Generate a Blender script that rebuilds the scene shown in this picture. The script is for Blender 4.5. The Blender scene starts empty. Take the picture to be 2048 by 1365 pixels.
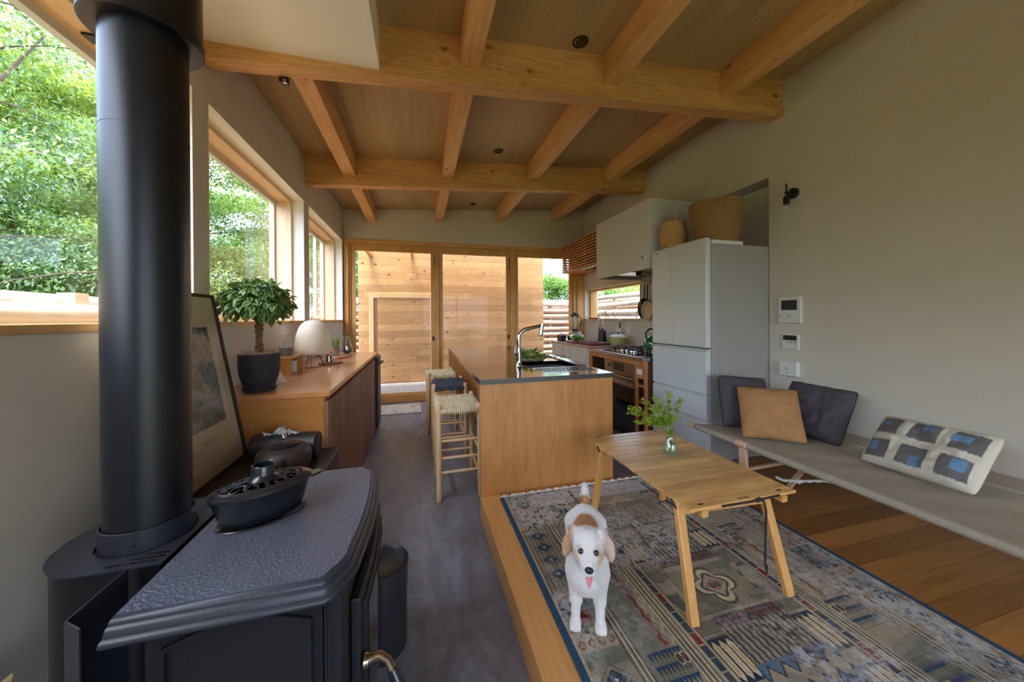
import bpy, bmesh, math, random
import numpy as np
from mathutils import Vector, Matrix, noise
SC = bpy.context.scene
COL = SC.collection
PI = math.pi

# ------------------------------------------------------------------ camera
yaw, pitch, roll = math.radians(15.097), math.radians(-.142), math.radians(-.365)
fw = Vector((math.sin(yaw), math.cos(yaw), 0)); rt = Vector((math.cos(yaw), -math.sin(yaw), 0)); up = Vector((0, 0, 1))
fw2 = fw*math.cos(pitch) + up*math.sin(pitch); up2 = up*math.cos(pitch) - fw*math.sin(pitch)
rt3 = rt*math.cos(roll) + up2*math.sin(roll); up3 = up2*math.cos(roll) - rt*math.sin(roll)
cam_d = bpy.data.cameras.new('camera'); cam = bpy.data.objects.new('camera', cam_d); COL.objects.link(cam)
m = Matrix.Identity(4)
for i in range(3):
    m[i][0] = rt3[i]; m[i][1] = up3[i]; m[i][2] = -fw2[i]
m[2][3] = 1.28
cam.matrix_world = m
cam_d.sensor_width = 36; cam_d.lens = 12.0; cam_d.clip_start = .02; cam_d.clip_end = 300
cam_d.shift_x = .00078; cam_d.shift_y = -.02163
SC.camera = cam

# ------------------------------------------------------------------ light
w = bpy.data.worlds.new('sky'); SC.world = w; w.use_nodes = True
nt = w.node_tree; nt.nodes.clear()
sky = nt.nodes.new('ShaderNodeTexSky'); sky.sky_type = 'NISHITA'; sky.sun_disc = False
sky.sun_elevation = math.radians(52); sky.sun_rotation = math.radians(215); sky.dust_density = 3.0; sky.air_density = 1.0; sky.ozone_density = 1.0
bg = nt.nodes.new('ShaderNodeBackground'); bg.inputs['Strength'].default_value = SKY_STRENGTH = .42
wo = nt.nodes.new('ShaderNodeOutputWorld')
# thin bright cloud over the blue: a pale veil added to the sky colour
mixs = nt.nodes.new('ShaderNodeMix'); mixs.data_type = 'RGBA'; mixs.inputs[0].default_value = .55
mixs.inputs[7].default_value = (4.4, 5.6, 7.7, 1)
nt.links.new(sky.outputs[0], mixs.inputs[6]); nt.links.new(mixs.outputs[2], bg.inputs[0]); nt.links.new(bg.outputs[0], wo.inputs[0])
sun_d = bpy.data.lights.new('sun', 'SUN'); sun_d.energy = 5.0; sun_d.angle = math.radians(25); sun_d.color = (1, .95, .86)
sun = bpy.data.objects.new('sun', sun_d); COL.objects.link(sun)
sun.rotation_euler = Vector((-.12, -.18, .97)).to_track_quat('Z', 'Y').to_euler()

def portal(name, c, size, rot):
    d = bpy.data.lights.new(name, 'AREA'); d.shape = 'RECTANGLE'; d.size, d.size_y = size; d.cycles.is_portal = True
    o = bpy.data.objects.new(name, d); COL.objects.link(o); o.location = c; o.rotation_euler = rot
portal('portal_left', (-1.40, 1.9, 1.85), (7.4, 1.25), (PI/2, 0, -PI/2))
portal('portal_back', (.9, 5.72, 1.2), (3.8, 2.4), (-PI/2, 0, 0))
portal('portal_kitchen', (2.97, 4.7, 1.5), (1.6, .55), (PI/2, 0, PI/2))
portal('portal_garden', (1.35, -2.65, 1.1), (2.9, 2.3), (PI/2, 0, 0))

SC.view_settings.view_transform = 'Standard'; SC.view_settings.look = 'None'
SC.view_settings.gamma = 1; SC.view_settings.use_curve_mapping = False
SC.view_settings.exposure = 1.55
cy = SC.cycles
cy.max_bounces = 10; cy.diffuse_bounces = 5; cy.glossy_bounces = 4; cy.transmission_bounces = 6; cy.transparent_max_bounces = 24
cy.sample_clamp_indirect = 6; cy.caustics_reflective = False; cy.caustics_refractive = False
cy.use_denoising = True

# ------------------------------------------------------------------ mesh helpers
OFF = {}
def root(name, loc, label, cat, group=None, rz=0):
    o = bpy.data.objects.new(name, None); COL.objects.link(o); o.location = loc; o.rotation_euler = (0, 0, rz)
    o['label'] = label; o['category'] = cat
    if group: o['group'] = group
    OFF[o.name] = Vector(loc)
    return o
def tag(o, label, cat, group=None):
    o['label'] = label; o['category'] = cat
    if group: o['group'] = group
    return o

class MB:
    def __init__(s): s.bm = bmesh.new()
    def box(s, x0, x1, y0, y1, z0, z1, rot=None, piv=None):
        v = [s.bm.verts.new((x, y, z)) for z in (z0, z1) for y in (y0, y1) for x in (x0, x1)]
        for f in ((0, 2, 3, 1), (4, 5, 7, 6), (0, 1, 5, 4), (2, 6, 7, 3), (0, 4, 6, 2), (1, 3, 7, 5)):
            s.bm.faces.new([v[i] for i in f])
        if rot is not None:
            p = Vector(piv) if piv is not None else Vector(((x0+x1)/2, (y0+y1)/2, (z0+z1)/2))
            for a in v: a.co = p + rot @ (a.co - p)
        return s
    def hexa(s, pts):                       # 8 points, bottom four then top four, same winding
        v = [s.bm.verts.new(p) for p in pts]
        for f in ((3, 2, 1, 0), (4, 5, 6, 7), (0, 1, 5, 4), (1, 2, 6, 5), (2, 3, 7, 6), (3, 0, 4, 7)):
            s.bm.faces.new([v[i] for i in f])
        return s
    def bar(s, a, b, wx, wy, side=(0, 0, 1)):    # rectangular bar from a to b
        a, b = Vector(a), Vector(b); d = (b-a).normalized(); sd = Vector(side)
        u = d.cross(sd)
        if u.length < 1e-4: u = d.cross(Vector((1, 0, 0)))
        u.normalize(); v = u.cross(d).normalized()
        P = []
        for c in (a, b):
            for i, j in ((-1, -1), (1, -1), (1, 1), (-1, 1)): P.append(c + u*i*wx/2 + v*j*wy/2)
        return s.hexa(P)
    def tube(s, pts, r, n=12, cap=True, closed=False):
        pts = [Vector(p) for p in pts]; N = len(pts)
        rr = r if isinstance(r, (list, tuple)) else [r]*N
        rings = []; prev = None
        for i, p in enumerate(pts):
            if closed: t = (pts[(i+1) % N] - pts[i-1])
            else: t = pts[min(i+1, N-1)] - pts[max(i-1, 0)]
            if t.length < 1e-9: t = Vector((0, 0, 1))
            t.normalize()
            if prev is None:
                u = t.cross(Vector((0, 0, 1)))
                if u.length < 1e-3: u = t.cross(Vector((1, 0, 0)))
            else: u = prev - t*prev.dot(t)
            u.normalize(); prev = u; v = t.cross(u)
            rings.append([s.bm.verts.new(p + (u*math.cos(2*PI*k/n) + v*math.sin(2*PI*k/n))*rr[i]) for k in range(n)])
        for i in range(N if closed else N-1):
            A, B = rings[i], rings[(i+1) % N]
            for k in range(n): s.bm.faces.new((A[k], A[(k+1) % n], B[(k+1) % n], B[k]))
        if cap and not closed:
            s.bm.faces.new(rings[0][::-1]); s.bm.faces.new(rings[-1])
        return s
    def cyl(s, a, b, r, r2=None, n=24): return s.tube([a, b], [r, r if r2 is None else r2], n)
    def lathe(s, prof, c=(0, 0, 0), n=32, sx=1, sy=1, rz=0):    # prof: [(r, z)...]
        c = Vector(c); rings = []
        ca, sa = math.cos(rz), math.sin(rz)
        for r, z in prof:
            if r < 1e-6: rings.append([s.bm.verts.new(c + Vector((0, 0, z)))]); continue
            R = []
            for k in range(n):
                x, y = r*sx*math.cos(2*PI*k/n), r*sy*math.sin(2*PI*k/n)
                R.append(s.bm.verts.new(c + Vector((x*ca - y*sa, x*sa + y*ca, z))))
            rings.append(R)
        for A, B in zip(rings, rings[1:]):
            for k in range(n):
                k2 = (k+1) % n
                if len(A) == 1 and len(B) == 1: continue
                if len(A) == 1: s.bm.faces.new((A[0], B[k], B[k2]))
                elif len(B) == 1: s.bm.faces.new((A[k], B[0], A[k2]))
                else: s.bm.faces.new((A[k], B[k], B[k2], A[k2]))
        return s
    def prism(s, poly, z0, z1):             # polygon in xy extruded in z
        a = [s.bm.verts.new((x, y, z0)) for x, y in poly]; b = [s.bm.verts.new((x, y, z1)) for x, y in poly]
        s.bm.faces.new(a[::-1]); s.bm.faces.new(b); n = len(poly)
        for i in range(n): s.bm.faces.new((a[i], a[(i+1) % n], b[(i+1) % n], b[i]))
        return s
    def loft(s, loops, cap0=True, cap1=True):   # loops of equal length
        R = [[s.bm.verts.new(p) for p in L] for L in loops]; n = len(R[0])
        for A, B in zip(R, R[1:]):
            for k in range(n): s.bm.faces.new((A[k], A[(k+1) % n], B[(k+1) % n], B[k]))
        if cap0: s.bm.faces.new(R[0][::-1])
        if cap1: s.bm.faces.new(R[-1])
        return s
    def ball(s, c, r, n=16, m=10, sx=1, sy=1, sz=1):
        return s.lathe([(r*math.sin(PI*i/m), -r*sz*math.cos(PI*i/m)) for i in range(m+1)], c, n, sx, sy)
    def face(s, pts): s.bm.faces.new([s.bm.verts.new(p) for p in pts]); return s

def link(name, me, mat, parent):
    o = bpy.data.objects.new(name, me); COL.objects.link(o)
    if mat is not None: me.materials.append(mat)
    if parent is not None:
        o.parent = parent
        L = OFF.get(parent.name)
        if L is not None:
            me.transform(Matrix.Translation(-L)); OFF[o.name] = L
    return o
def obj(name, mb, mat, parent=None, smooth=False, bevel=0, kind=None, seg=2, sharp=40):
    bmesh.ops.recalc_face_normals(mb.bm, faces=mb.bm.faces)
    me = bpy.data.meshes.new(name); mb.bm.to_mesh(me); mb.bm.free()
    if smooth:
        me.polygons.foreach_set('use_smooth', [True]*len(me.polygons))
        me.set_sharp_from_angle(angle=math.radians(sharp))
    o = link(name, me, mat, parent)
    if bevel:
        b = o.modifiers.new('b', 'BEVEL'); b.width = bevel; b.segments = seg; b.limit_method = 'ANGLE'; b.angle_limit = .6
    if kind: o['kind'] = kind
    return o
def struct(name, mb, mat, bevel=0, parent=None):
    return obj(name, mb, mat, parent, bevel=bevel, kind=None if parent else 'structure')
def quads(name, V, F, mat, parent=None, smooth=False, cols=None):     # numpy mesh
    me = bpy.data.meshes.new(name); V = np.asarray(V, np.float32); F = np.asarray(F, np.int32); k = F.shape[1]
    me.vertices.add(len(V)); me.vertices.foreach_set('co', V.ravel())
    me.loops.add(F.size); me.loops.foreach_set('vertex_index', F.ravel())
    me.polygons.add(len(F)); me.polygons.foreach_set('loop_start', np.arange(0, F.size, k, dtype=np.int32))
    me.update(calc_edges=True)
    if smooth: me.polygons.foreach_set('use_smooth', np.ones(len(F), bool))
    if cols is not None:
        a = me.color_attributes.new('Col', 'FLOAT_COLOR', 'POINT')
        a.data.foreach_set('color', np.concatenate([cols, np.ones((len(cols), 1))], 1).astype(np.float32).ravel())
    return link(name, me, mat, parent)
def copy_tree(o, parent=None):
    c = o.copy(); COL.objects.link(c); c.parent = parent
    for ch in list(o.children): copy_tree(ch, c)
    return c
def Rz(a): return Matrix.Rotation(a, 3, 'Z')
def Rx(a): return Matrix.Rotation(a, 3, 'X')
def Ry(a): return Matrix.Rotation(a, 3, 'Y')

# ------------------------------------------------------------------ materials
def lin(c): return tuple(((v/255)/12.92 if v <= 10 else (((v/255)+.055)/1.055)**2.4) for v in c)
def c4(c): return (*lin(c), 1)
class NM:
    def __init__(s, name):
        s.m = bpy.data.materials.new(name); s.m.use_nodes = True; s.t = s.m.node_tree
        s.p = s.t.nodes['Principled BSDF']
    def n(s, typ, ins=None, **kw):
        x = s.t.nodes.new(typ)
        for k, v in kw.items(): setattr(x, k, v)
        for k, v in (ins or {}).items():
            if hasattr(v, 'is_output') or isinstance(v, bpy.types.NodeSocket): s.t.links.new(v, x.inputs[k])
            else: x.inputs[k].default_value = v
        return x
    def set(s, **kw):
        for k, v in kw.items():
            i = s.p.inputs[k.replace('_', ' ')]
            if isinstance(v, bpy.types.NodeSocket): s.t.links.new(v, i)
            else: i.default_value = v
        return s
    def co(s, scale=(1, 1, 1), rot=(0, 0, 0), kind='Object'):
        tc = s.n('ShaderNodeTexCoord')
        return s.n('ShaderNodeMapping', {'Vector': tc.outputs[kind], 'Scale': scale, 'Rotation': rot}).outputs[0]
    def noise(s, vec, scale=5, detail=3, rough=.5, dist=0, out=0):
        return s.n('ShaderNodeTexNoise', {'Vector': vec, 'Scale': scale, 'Detail': detail, 'Roughness': rough, 'Distortion': dist}).outputs[out]
    def ramp(s, fac, stops, interp='LINEAR'):
        r = s.n('ShaderNodeValToRGB', {'Fac': fac}); e = r.color_ramp.elements; r.color_ramp.interpolation = interp
        while len(e) < len(stops): e.new(.5)
        for el, (p, c) in zip(e, stops): el.position = p; el.color = c if len(c) == 4 else (*c, 1)
        return r.outputs[0]
    def mix(s, f, a, b, mode='MIX'):
        x = s.n('ShaderNodeMix', data_type='RGBA', blend_type=mode)
        for i, v in ((0, f), (6, a), (7, b)):
            if isinstance(v, bpy.types.NodeSocket): s.t.links.new(v, x.inputs[i])
            else: x.inputs[i].default_value = v
        return x.outputs[2]
    def math(s, op, a, b=0.0):
        x = s.n('ShaderNodeMath', operation=op)
        for i, v in ((0, a), (1, b)):
            if isinstance(v, bpy.types.NodeSocket): s.t.links.new(v, x.inputs[i])
            else: x.inputs[i].default_value = v
        return x.outputs[0]
    def bump(s, h, strength=.2, dist=.01):
        b = s.n('ShaderNodeBump', {'Height': h, 'Strength': strength, 'Distance': dist})
        s.t.links.new(b.outputs[0], s.p.inputs['Normal']); return s

def plain(name, c, rough=.5, metal=0, var=.06, scale=8, bump=0, bscale=60, spec=.5, coat=0):
    k = NM(name); v = k.co()
    n = k.noise(v, scale, 4)
    a = lin(c); lo = tuple(x*(1-var) for x in a); hi = tuple(min(1, x*(1+var)) for x in a)
    k.set(Base_Color=k.ramp(n, [(.3, lo), (.7, hi)]), Roughness=rough, Metallic=metal, Specular_IOR_Level=spec, Coat_Weight=coat)
    if bump: k.bump(k.noise(v, bscale, 4), bump, .01)
    return k.m
def wood(name, c1, c2, axis=0, dens=1.0, rough=.45, knots=0, knotc=(95, 50, 25), coarse=1.0, coat=0, planks=None, blotch=.25, pvar=1.0, rg=.45, orand=0):
    """grain stretched along axis; optional knots and plank cells: planks=(width, length, across_axis)"""
    k = NM(name); tc = k.n('ShaderNodeTexCoord'); v = tc.outputs['Object']
    if orand:
        oi = k.n('ShaderNodeObjectInfo').outputs['Random']
        v = k.n('ShaderNodeVectorMath', {0: v, 1: k.n('ShaderNodeCombineXYZ', {0: k.math('MULTIPLY', oi, 9.0), 1: k.math('MULTIPLY', oi, 5.0), 2: k.math('MULTIPLY', oi, 7.0)}).outputs[0]}, operation='ADD').outputs[0]
    if planks:
        wd, ln, ac = planks
        sp = k.n('ShaderNodeSeparateXYZ', {0: v})
        row = k.math('FLOOR', k.math('DIVIDE', sp.outputs[ac], wd))
        jit = k.n('ShaderNodeTexWhiteNoise', {'W': row}, noise_dimensions='1D').outputs[0]
        cell = k.math('FLOOR', k.math('ADD', k.math('DIVIDE', sp.outputs[axis], ln), k.math('MULTIPLY', jit, 7.3)))
        idv = k.n('ShaderNodeCombineXYZ', {0: k.math('MULTIPLY', row, 3.71), 1: k.math('MULTIPLY', cell, 5.13), 2: 0.0}).outputs[0]
        rnd = k.n('ShaderNodeTexWhiteNoise', {'Vector': idv}, noise_dimensions='3D').outputs[0]
        v = k.n('ShaderNodeVectorMath', {0: v, 1: k.n('ShaderNodeVectorMath', {0: idv, 1: (1.7, 2.3, 1.1)}, operation='MULTIPLY').outputs[0]}, operation='ADD').outputs[0]
    sc = [14*dens]*3; sc[axis] = .9*dens
    g = k.n('ShaderNodeMapping', {'Vector': v, 'Scale': tuple(sc)}).outputs[0]
    sc2 = [1.0]*3; sc2[axis] = .25
    big = k.noise(k.n('ShaderNodeMapping', {'Vector': v, 'Scale': tuple(sc2)}).outputs[0], 5*coarse, 2)
    n1 = k.noise(g, 3.0, 5, .6, .6)
    w1 = k.n('ShaderNodeTexNoise', {'Vector': g, 'Scale': 1.1, 'Detail': 1.5, 'Distortion': 1.4}).outputs[0]
    rings = k.math('FRACT', k.math('MULTIPLY', w1, 7.0))
    f = k.math('ADD', k.math('MULTIPLY', rings, rg), k.math('MULTIPLY', n1, 1.1-rg))
    f = k.math('ADD', f, k.math('MULTIPLY', k.math('SUBTRACT', big, .5), blotch*4))
    col = k.ramp(f, [(.15, lin(c2)), (.85, lin(c1))])
    if orand:
        col = k.mix(1.0, col, k.ramp(oi, [(0, (1-.3*orand,)*3), (.5, (.93, .92, .9)), (1, (1.12, 1.1, 1.06))]), 'MULTIPLY')
    if planks:
        dark = k.ramp(rnd, [(0, tuple(1-(1-q)*pvar for q in (.66, .62, .58))), (.5, (1-.1*pvar,)*3), (1, tuple(1+(q-1)*pvar for q in (1.12, 1.1, 1.08)))])
        col = k.mix(1.0, col, dark, 'MULTIPLY')
        fx = k.math('FRACT', k.math('DIVIDE', sp.outputs[ac], wd))
        e = k.math('LESS_THAN', fx, .02)
        col = k.mix(k.math('MULTIPLY', e, .75), col, (*tuple(x*.28 for x in lin(c2)), 1))
    if knots:
        s3 = [1.0]*3; s3[axis] = .55
        vm = k.n('ShaderNodeMapping', {'Vector': v, 'Scale': tuple(s3)}).outputs[0]
        vo = k.n('ShaderNodeTexVoronoi', {'Vector': vm, 'Scale': knots, 'Randomness': 1.0})
        wn = k.noise(vm, 40, 2)
        sz_ = k.math('ADD', k.math('MULTIPLY', k.n('ShaderNodeSeparateXYZ', {0: vo.outputs['Color']}).outputs[1], 1.6), .75)
        d = k.math('ADD', k.math('MULTIPLY', vo.outputs['Distance'], sz_), k.math('MULTIPLY', k.math('SUBTRACT', wn, .5), .08))
        pick = k.math('GREATER_THAN', k.n('ShaderNodeSeparateXYZ', {0: vo.outputs['Color']}).outputs[0], .30)
        kf = k.math('MULTIPLY', k.ramp(d, [(.09, (1, 1, 1)), (.15, (.35, .35, .35)), (.21, (0, 0, 0))]), pick)
        col = k.mix(kf, col, c4(knotc))
    k.set(Base_Color=col, Roughness=rough, Specular_IOR_Level=.4, Coat_Weight=coat, Coat_Roughness=.15)
    k.bump(f, .08, .004)
    return k.m
def glass_pane(name, tint=(1, 1, 1), ior=1.45, gl=1.0):
    k = NM(name); t = k.t; t.nodes.remove(k.p)
    tr = k.n('ShaderNodeBsdfTransparent', {0: (*tint, 1)}); gs = k.n('ShaderNodeBsdfGlossy', {'Roughness': .0, 'Color': (gl, gl, gl, 1)})
    lw = k.n('ShaderNodeLayerWeight', {'Blend': .5})
    f0 = ((ior-1)/(ior+1))**2
    fr = k.math('ADD', k.math('MULTIPLY', k.math('POWER', lw.outputs['Facing'], 5.0), 1-f0), f0)
    mx = k.n('ShaderNodeMixShader', {0: fr, 1: tr.outputs[0], 2: gs.outputs[0]})
    t.links.new(mx.outputs[0], t.nodes['Material Output'].inputs[0]); return k.m
def vcol(name, rough=.8, bump=0, bscale=300, sheen=0, spec=.3):
    k = NM(name); a = k.n('ShaderNodeVertexColor', layer_name='Col')
    k.set(Base_Color=a.outputs[0], Roughness=rough, Specular_IOR_Level=spec, Sheen_Weight=sheen)
    if bump: k.bump(k.noise(k.co(), bscale, 3), bump, .004)
    return k.m
def leafmat(name, c1, c2, trans=.45, rough=.45):
    k = NM(name); t = k.t; g = k.n('ShaderNodeNewGeometry')
    col = k.ramp(g.outputs['Random Per Island'], [(0, lin(c1)), (1, lin(c2))])
    k.set(Base_Color=col, Roughness=rough, Specular_IOR_Level=.4)
    tl = k.n('ShaderNodeBsdfTranslucent', {0: k.mix(1.0, col, (1.25, 1.3, .6, 1), 'MULTIPLY')})
    mx = k.n('ShaderNodeMixShader', {0: trans, 1: k.p.outputs[0], 2: tl.outputs[0]})
    t.links.new(mx.outputs[0], t.nodes['Material Output'].inputs[0]); return k.m
def metal(name, c, rough=.25, bumps=0, aniso=0):
    k = NM(name); v = k.co((1, 1, 1))
    k.set(Base_Color=c4(c), Metallic=1, Roughness=k.math('ADD', k.math('MULTIPLY', k.noise(v, 6, 3), .12), rough-.05), Anisotropic=aniso)
    if bumps: k.bump(k.noise(v, 120, 2), bumps, .002)
    return k.m

def plaster(name, c, sc=1.0):
    k = NM(name); v = k.co()
    n = k.noise(v, 1.3*sc, 5, .6); n2 = k.noise(v, 9, 4, .7)
    a = lin(c)
    k.set(Base_Color=k.ramp(k.math('ADD', k.math('MULTIPLY', n, .7), k.math('MULTIPLY', n2, .3)), [(.3, tuple(x*.93 for x in a)), (.7, tuple(min(1, x*1.04) for x in a))]), Roughness=.85, Specular_IOR_Level=.25)
    k.bump(k.noise(v, 25, 5, .7), .12, .004); return k.m
def concrete(name, c1, c2, rough=.55, sc=1.0):
    k = NM(name); v = k.co()
    n = k.noise(v, 1.6*sc, 6, .62, .8); n2 = k.noise(k.co((1, .35, 1), (0, 0, .5)), 5*sc, 5, .7, 1.2); n3 = k.noise(v, 45, 3, .7)
    f = k.math('ADD', k.math('ADD', k.math('MULTIPLY', n, .5), k.math('MULTIPLY', n2, .38)), k.math('MULTIPLY', n3, .14))
    k.set(Base_Color=k.ramp(f, [(.36, lin(c2)), (.52, lin(tuple((a+b)/2 for a, b in zip(c1, c2)))), (.68, lin(c1))]), Roughness=k.ramp(n, [(.3, (rough-.12,)*3), (.7, (rough+.1,)*3)]), Specular_IOR_Level=.45)
    k.bump(f, .12, .004); return k.m

M = {}
M['plaster'] = plaster('wall_plaster', (210, 201, 187))
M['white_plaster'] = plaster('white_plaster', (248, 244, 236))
M['ceiling'] = wood('ceiling_plywood', (192, 164, 118), (164, 137, 94), axis=1, dens=.6, rough=.6, blotch=.38, coarse=.45, rg=.08)
M['fir'] = wood('fir_beam', (222, 172, 114), (188, 134, 80), axis=0, rough=.55, knots=6.5, knotc=(146, 88, 46))
M['fir_y'] = wood('fir_joist', (234, 184, 122), (204, 148, 90), axis=1, rough=.55, knots=6.5, knotc=(146, 88, 46))
M['frame_x'] = wood('window_wood_across', (226, 176, 108), (186, 130, 68), axis=0, rough=.5, blotch=.12, rg=.18)
M['frame_y'] = wood('window_wood_along', (226, 178, 112), (186, 132, 72), axis=1, rough=.5, blotch=.12, rg=.18)
M['frame_z'] = wood('window_wood_upright', (220, 170, 100), (180, 126, 66), axis=2, rough=.5, blotch=.12, rg=.18)
M['frame_pale_y'] = wood('pale_window_head', (240, 204, 158), (218, 174, 122), axis=1, rough=.5, blotch=.08, rg=.15)
M['frame_pale'] = wood('pale_window_jamb', (244, 218, 186), (226, 192, 154), axis=2, rough=.5, blotch=.08)
M['pine'] = wood('knotty_pine_boards', (226, 184, 134), (196, 150, 104), axis=0, rough=.6, knots=13, knotc=(100, 56, 28), planks=(.118, 1.9, 2), blotch=.12, pvar=.7)
M['pine_pale'] = wood('pale_pine_frame', (244, 214, 164), (222, 184, 128), axis=2, rough=.6, blotch=.1)
M['floor_oak'] = wood('oak_floor_boards', (184, 130, 70), (134, 88, 44), axis=0, rough=.4, planks=(.11, 1.35, 1), blotch=.2, rg=.2)
M['nosing'] = wood('oak_nosing', (214, 162, 100), (192, 138, 80), axis=1, rough=.42, blotch=.15, dens=1.6, rg=.15)
M['floor'] = concrete('dark_mortar_floor', (164, 169, 184), (84, 83, 88), .42)
M['deck'] = concrete('pale_concrete_step', (196, 194, 192), (166, 164, 162), .7)
M['glass'] = glass_pane('window_glass', (1, 1, 1), 1.17)
M['black'] = plain('black_paint', (30, 30, 34), .45, 0, .1)
M['darkgrey'] = plain('dark_grey_sheet', (44, 45, 52), .5)
M['white'] = plain('white_plastic', (222, 220, 212), .4, 0, .02)
M['steel'] = metal('brushed_steel', (176, 172, 168), .22)
M['chrome'] = metal('chrome', (188, 186, 186), .09)
M['log_pale'] = wood('weathered_log', (204, 196, 190), (150, 138, 132), axis=1, rough=.8, knots=1.5, knotc=(130, 110, 100), dens=.6, blotch=.4)
M['log_pale_x'] = wood('weathered_log_across', (206, 198, 194), (156, 142, 136), axis=0, rough=.8, knots=1.5, knotc=(130, 110, 100), dens=.6, blotch=.4)
M['log_tan'] = wood('tan_log', (230, 200, 168), (190, 152, 120), axis=1, rough=.8, dens=.6, blotch=.4)
M['log_tan_x'] = wood('tan_log_across', (196, 158, 138), (144, 108, 92), axis=0, rough=.8, dens=.6, blotch=.4)  # tan, darkened for the shade in the fence gaps
# ------------------------------------------------------------------ the room
XL, XR, YB, YF = -1.07, 2.81, 5.47, -2.4
def zc(x): return 2.891 + .0695*(x + 1.07)
struct('floor', MB().box(-1.5, 3.4, YF-.4, 5.6, -.2, 0), M['floor'])
# raised platform of oak boards
struct('floor_platform', MB().box(.50, XR+.005, YF, 2.17, 0, .13), M['floor_oak'])
struct('trim_1', MB().box(.37, .50, YF, 2.17, 0, .1305), M['nosing'], bevel=.003)

# left wall with three openings
WIN = [(-1.7, 2.03), (2.16, 3.71), (3.86, 5.41)]; Z0, Z1 = 1.27, 2.43
b = MB()
b.box(-1.352, XL, YF, YB+.13, 0, 1.243).box(-1.352, XL, YF, YB+.13, Z1, 3.0)
ys = [YF] + [y for a in WIN for y in a] + [YB+.13]
for i in range(0, len(ys), 2): b.box(-1.352, XL, ys[i], ys[i+1], 1.243, Z1)
struct('wall_left', b, M['plaster'])
for i, (y0, y1) in enumerate(WIN, 1):
    # wooden casing set back in the plaster reveal
    f = MB(); X0, X1 = -1.352, -1.17
    f.box(X0, X1, y0, y1, Z1-.035, Z1)
    wf = struct('window_%d' % i, f, M['frame_pale_y'])
    for ya in (y0, y1-.03): obj('jamb', MB().box(X0, X1, ya, ya+.03, Z0, Z1-.035), M['frame_pale'], wf)
    g = MB()
    for a in (y0+.03, y1-.05): g.box(-1.325, -1.303, a, a+.02, Z0+.01, Z1-.035)
    g.box(-1.33, -1.295, y0+.03, y1-.03, Z1-.07, Z1-.035).box(-1.325, -1.303, y0+.03, y1-.03, Z0+.005, Z0+.02)
    obj('sash', g, M['white'], wf)
    if i == 3: obj('mullion', MB().box(-1.33, -1.295, 4.98, 5.02, Z0, Z1-.06), M['white'], wf)
    obj('pane', MB().box(-1.315, -1.309, y0+.05, y1-.05, Z0+.02, Z1-.06), M['glass'], wf)
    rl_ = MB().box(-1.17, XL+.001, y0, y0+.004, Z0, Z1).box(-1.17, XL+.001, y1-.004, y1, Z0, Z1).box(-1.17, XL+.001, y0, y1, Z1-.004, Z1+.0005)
    obj('lit_reveal_lining', rl_, M['white_plaster'], wf)  # whiter lining stands in for window light on the reveals
    obj('sill', MB().box(-1.36, XL+.012, y0, y1, 1.243, Z0), M['frame_y'], wf, bevel=.002)

# back wall: timber frame with three sliding glass panels
b = MB().hexa([(-1.42, YB, 2.47), (3.2, YB, 2.47), (3.2, YB+.2, 2.47), (-1.42, YB+.2, 2.47),
               (-1.42, YB, 3.0), (3.2, YB, 3.25), (3.2, YB+.2, 3.25), (-1.42, YB+.2, 3.0)])
struct('wall_back', b, M['plaster'])
tr = struct('trim_2', MB().box(-1.065, XR, YB-.015, YB+.14, 2.41, 2.47), M['frame_x'], bevel=.003)
b = MB().box(-1.06, -1.0, YB-.012, YB+.14, 0, 2.41)
for x0, x1 in ((-1.0, -.975), (.245, .305), (1.47, 1.55), (2.61, 2.68)): b.box(x0, x1, YB+.02, YB+.14, .12, 2.41)
b.box(2.68, XR, YB, YB+.14, 0, 2.41)
struct('trim_3', b, M['frame_z'], bevel=.002)
struct('trim_4', MB().box(-1.0, XR, YB, YB+.16, 0, .12), M['frame_x'], bevel=.003)
for i, (x0, x1) in enumerate(((-.975, .245), (.305, 1.47), (1.55, 2.61))):
    y = YB+.045; st = .062
    f = MB().box(x0, x0+st, y, y+.04, .12, 2.41).box(x1-st, x1, y, y+.04, .12, 2.41).box(x0+st, x1-st, y, y+.04, 2.305, 2.41).box(x0+st, x1-st, y, y+.04, .12, .135)
    d = struct('door_%d' % (i+1), f, M['frame_z'], bevel=.002)
    obj('pane', MB().box(x0+st, x1-st, y+.017, y+.023, .135, 2.305), M['glass'], d)
    if i < 2:
        h = MB().box(x1-.045, x1-.02, y-.012, y, .93, 1.0).box(x1-.05, x1-.015, y-.03, y-.012, .975, .99)
        obj('latch', h, M['black'], d)
        obj('screen_catch', MB().box(x1-.01, x1, y-.012, y, 2.1, 2.28), M['black'], d)

# right wall with the kitchen window and the fridge niche
b = MB()
zt = 3.3
b.box(XR, XR+.25, YF, 2.18, 0, zt).box(XR, XR+.25, 2.855, 3.9, 0, zt)
b.box(XR, XR+.25, 2.18, 2.855, 2.434, zt).box(XR+.19, XR+.25, 2.18, 2.855, 0, 2.434)
b.box(XR, XR+.25, 3.9, YB+.13, 0, 1.235).box(XR, XR+.25, 3.9, YB+.13, 1.757, zt).box(XR, XR+.25, 5.455, YB+.13, 1.235, 1.757)
struct('wall_right', b, M['plaster'])
f = MB().box(XR+.1, XR+.22, 3.9, 3.93, 1.26, 1.757).box(XR+.1, XR+.22, 5.42, 5.455, 1.26, 1.757).box(XR+.1, XR+.22, 3.93, 5.42, 1.735, 1.757)
wf = struct('window_4', f, M['frame_z'])
obj('pane', MB().box(XR+.16, XR+.166, 3.93, 5.42, 1.262, 1.735), M['glass'], wf)
obj('sill', MB().box(XR-.012, XR+.24, 3.9, 5.455, 1.235, 1.262), M['frame_y'], wf, bevel=.002)

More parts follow.
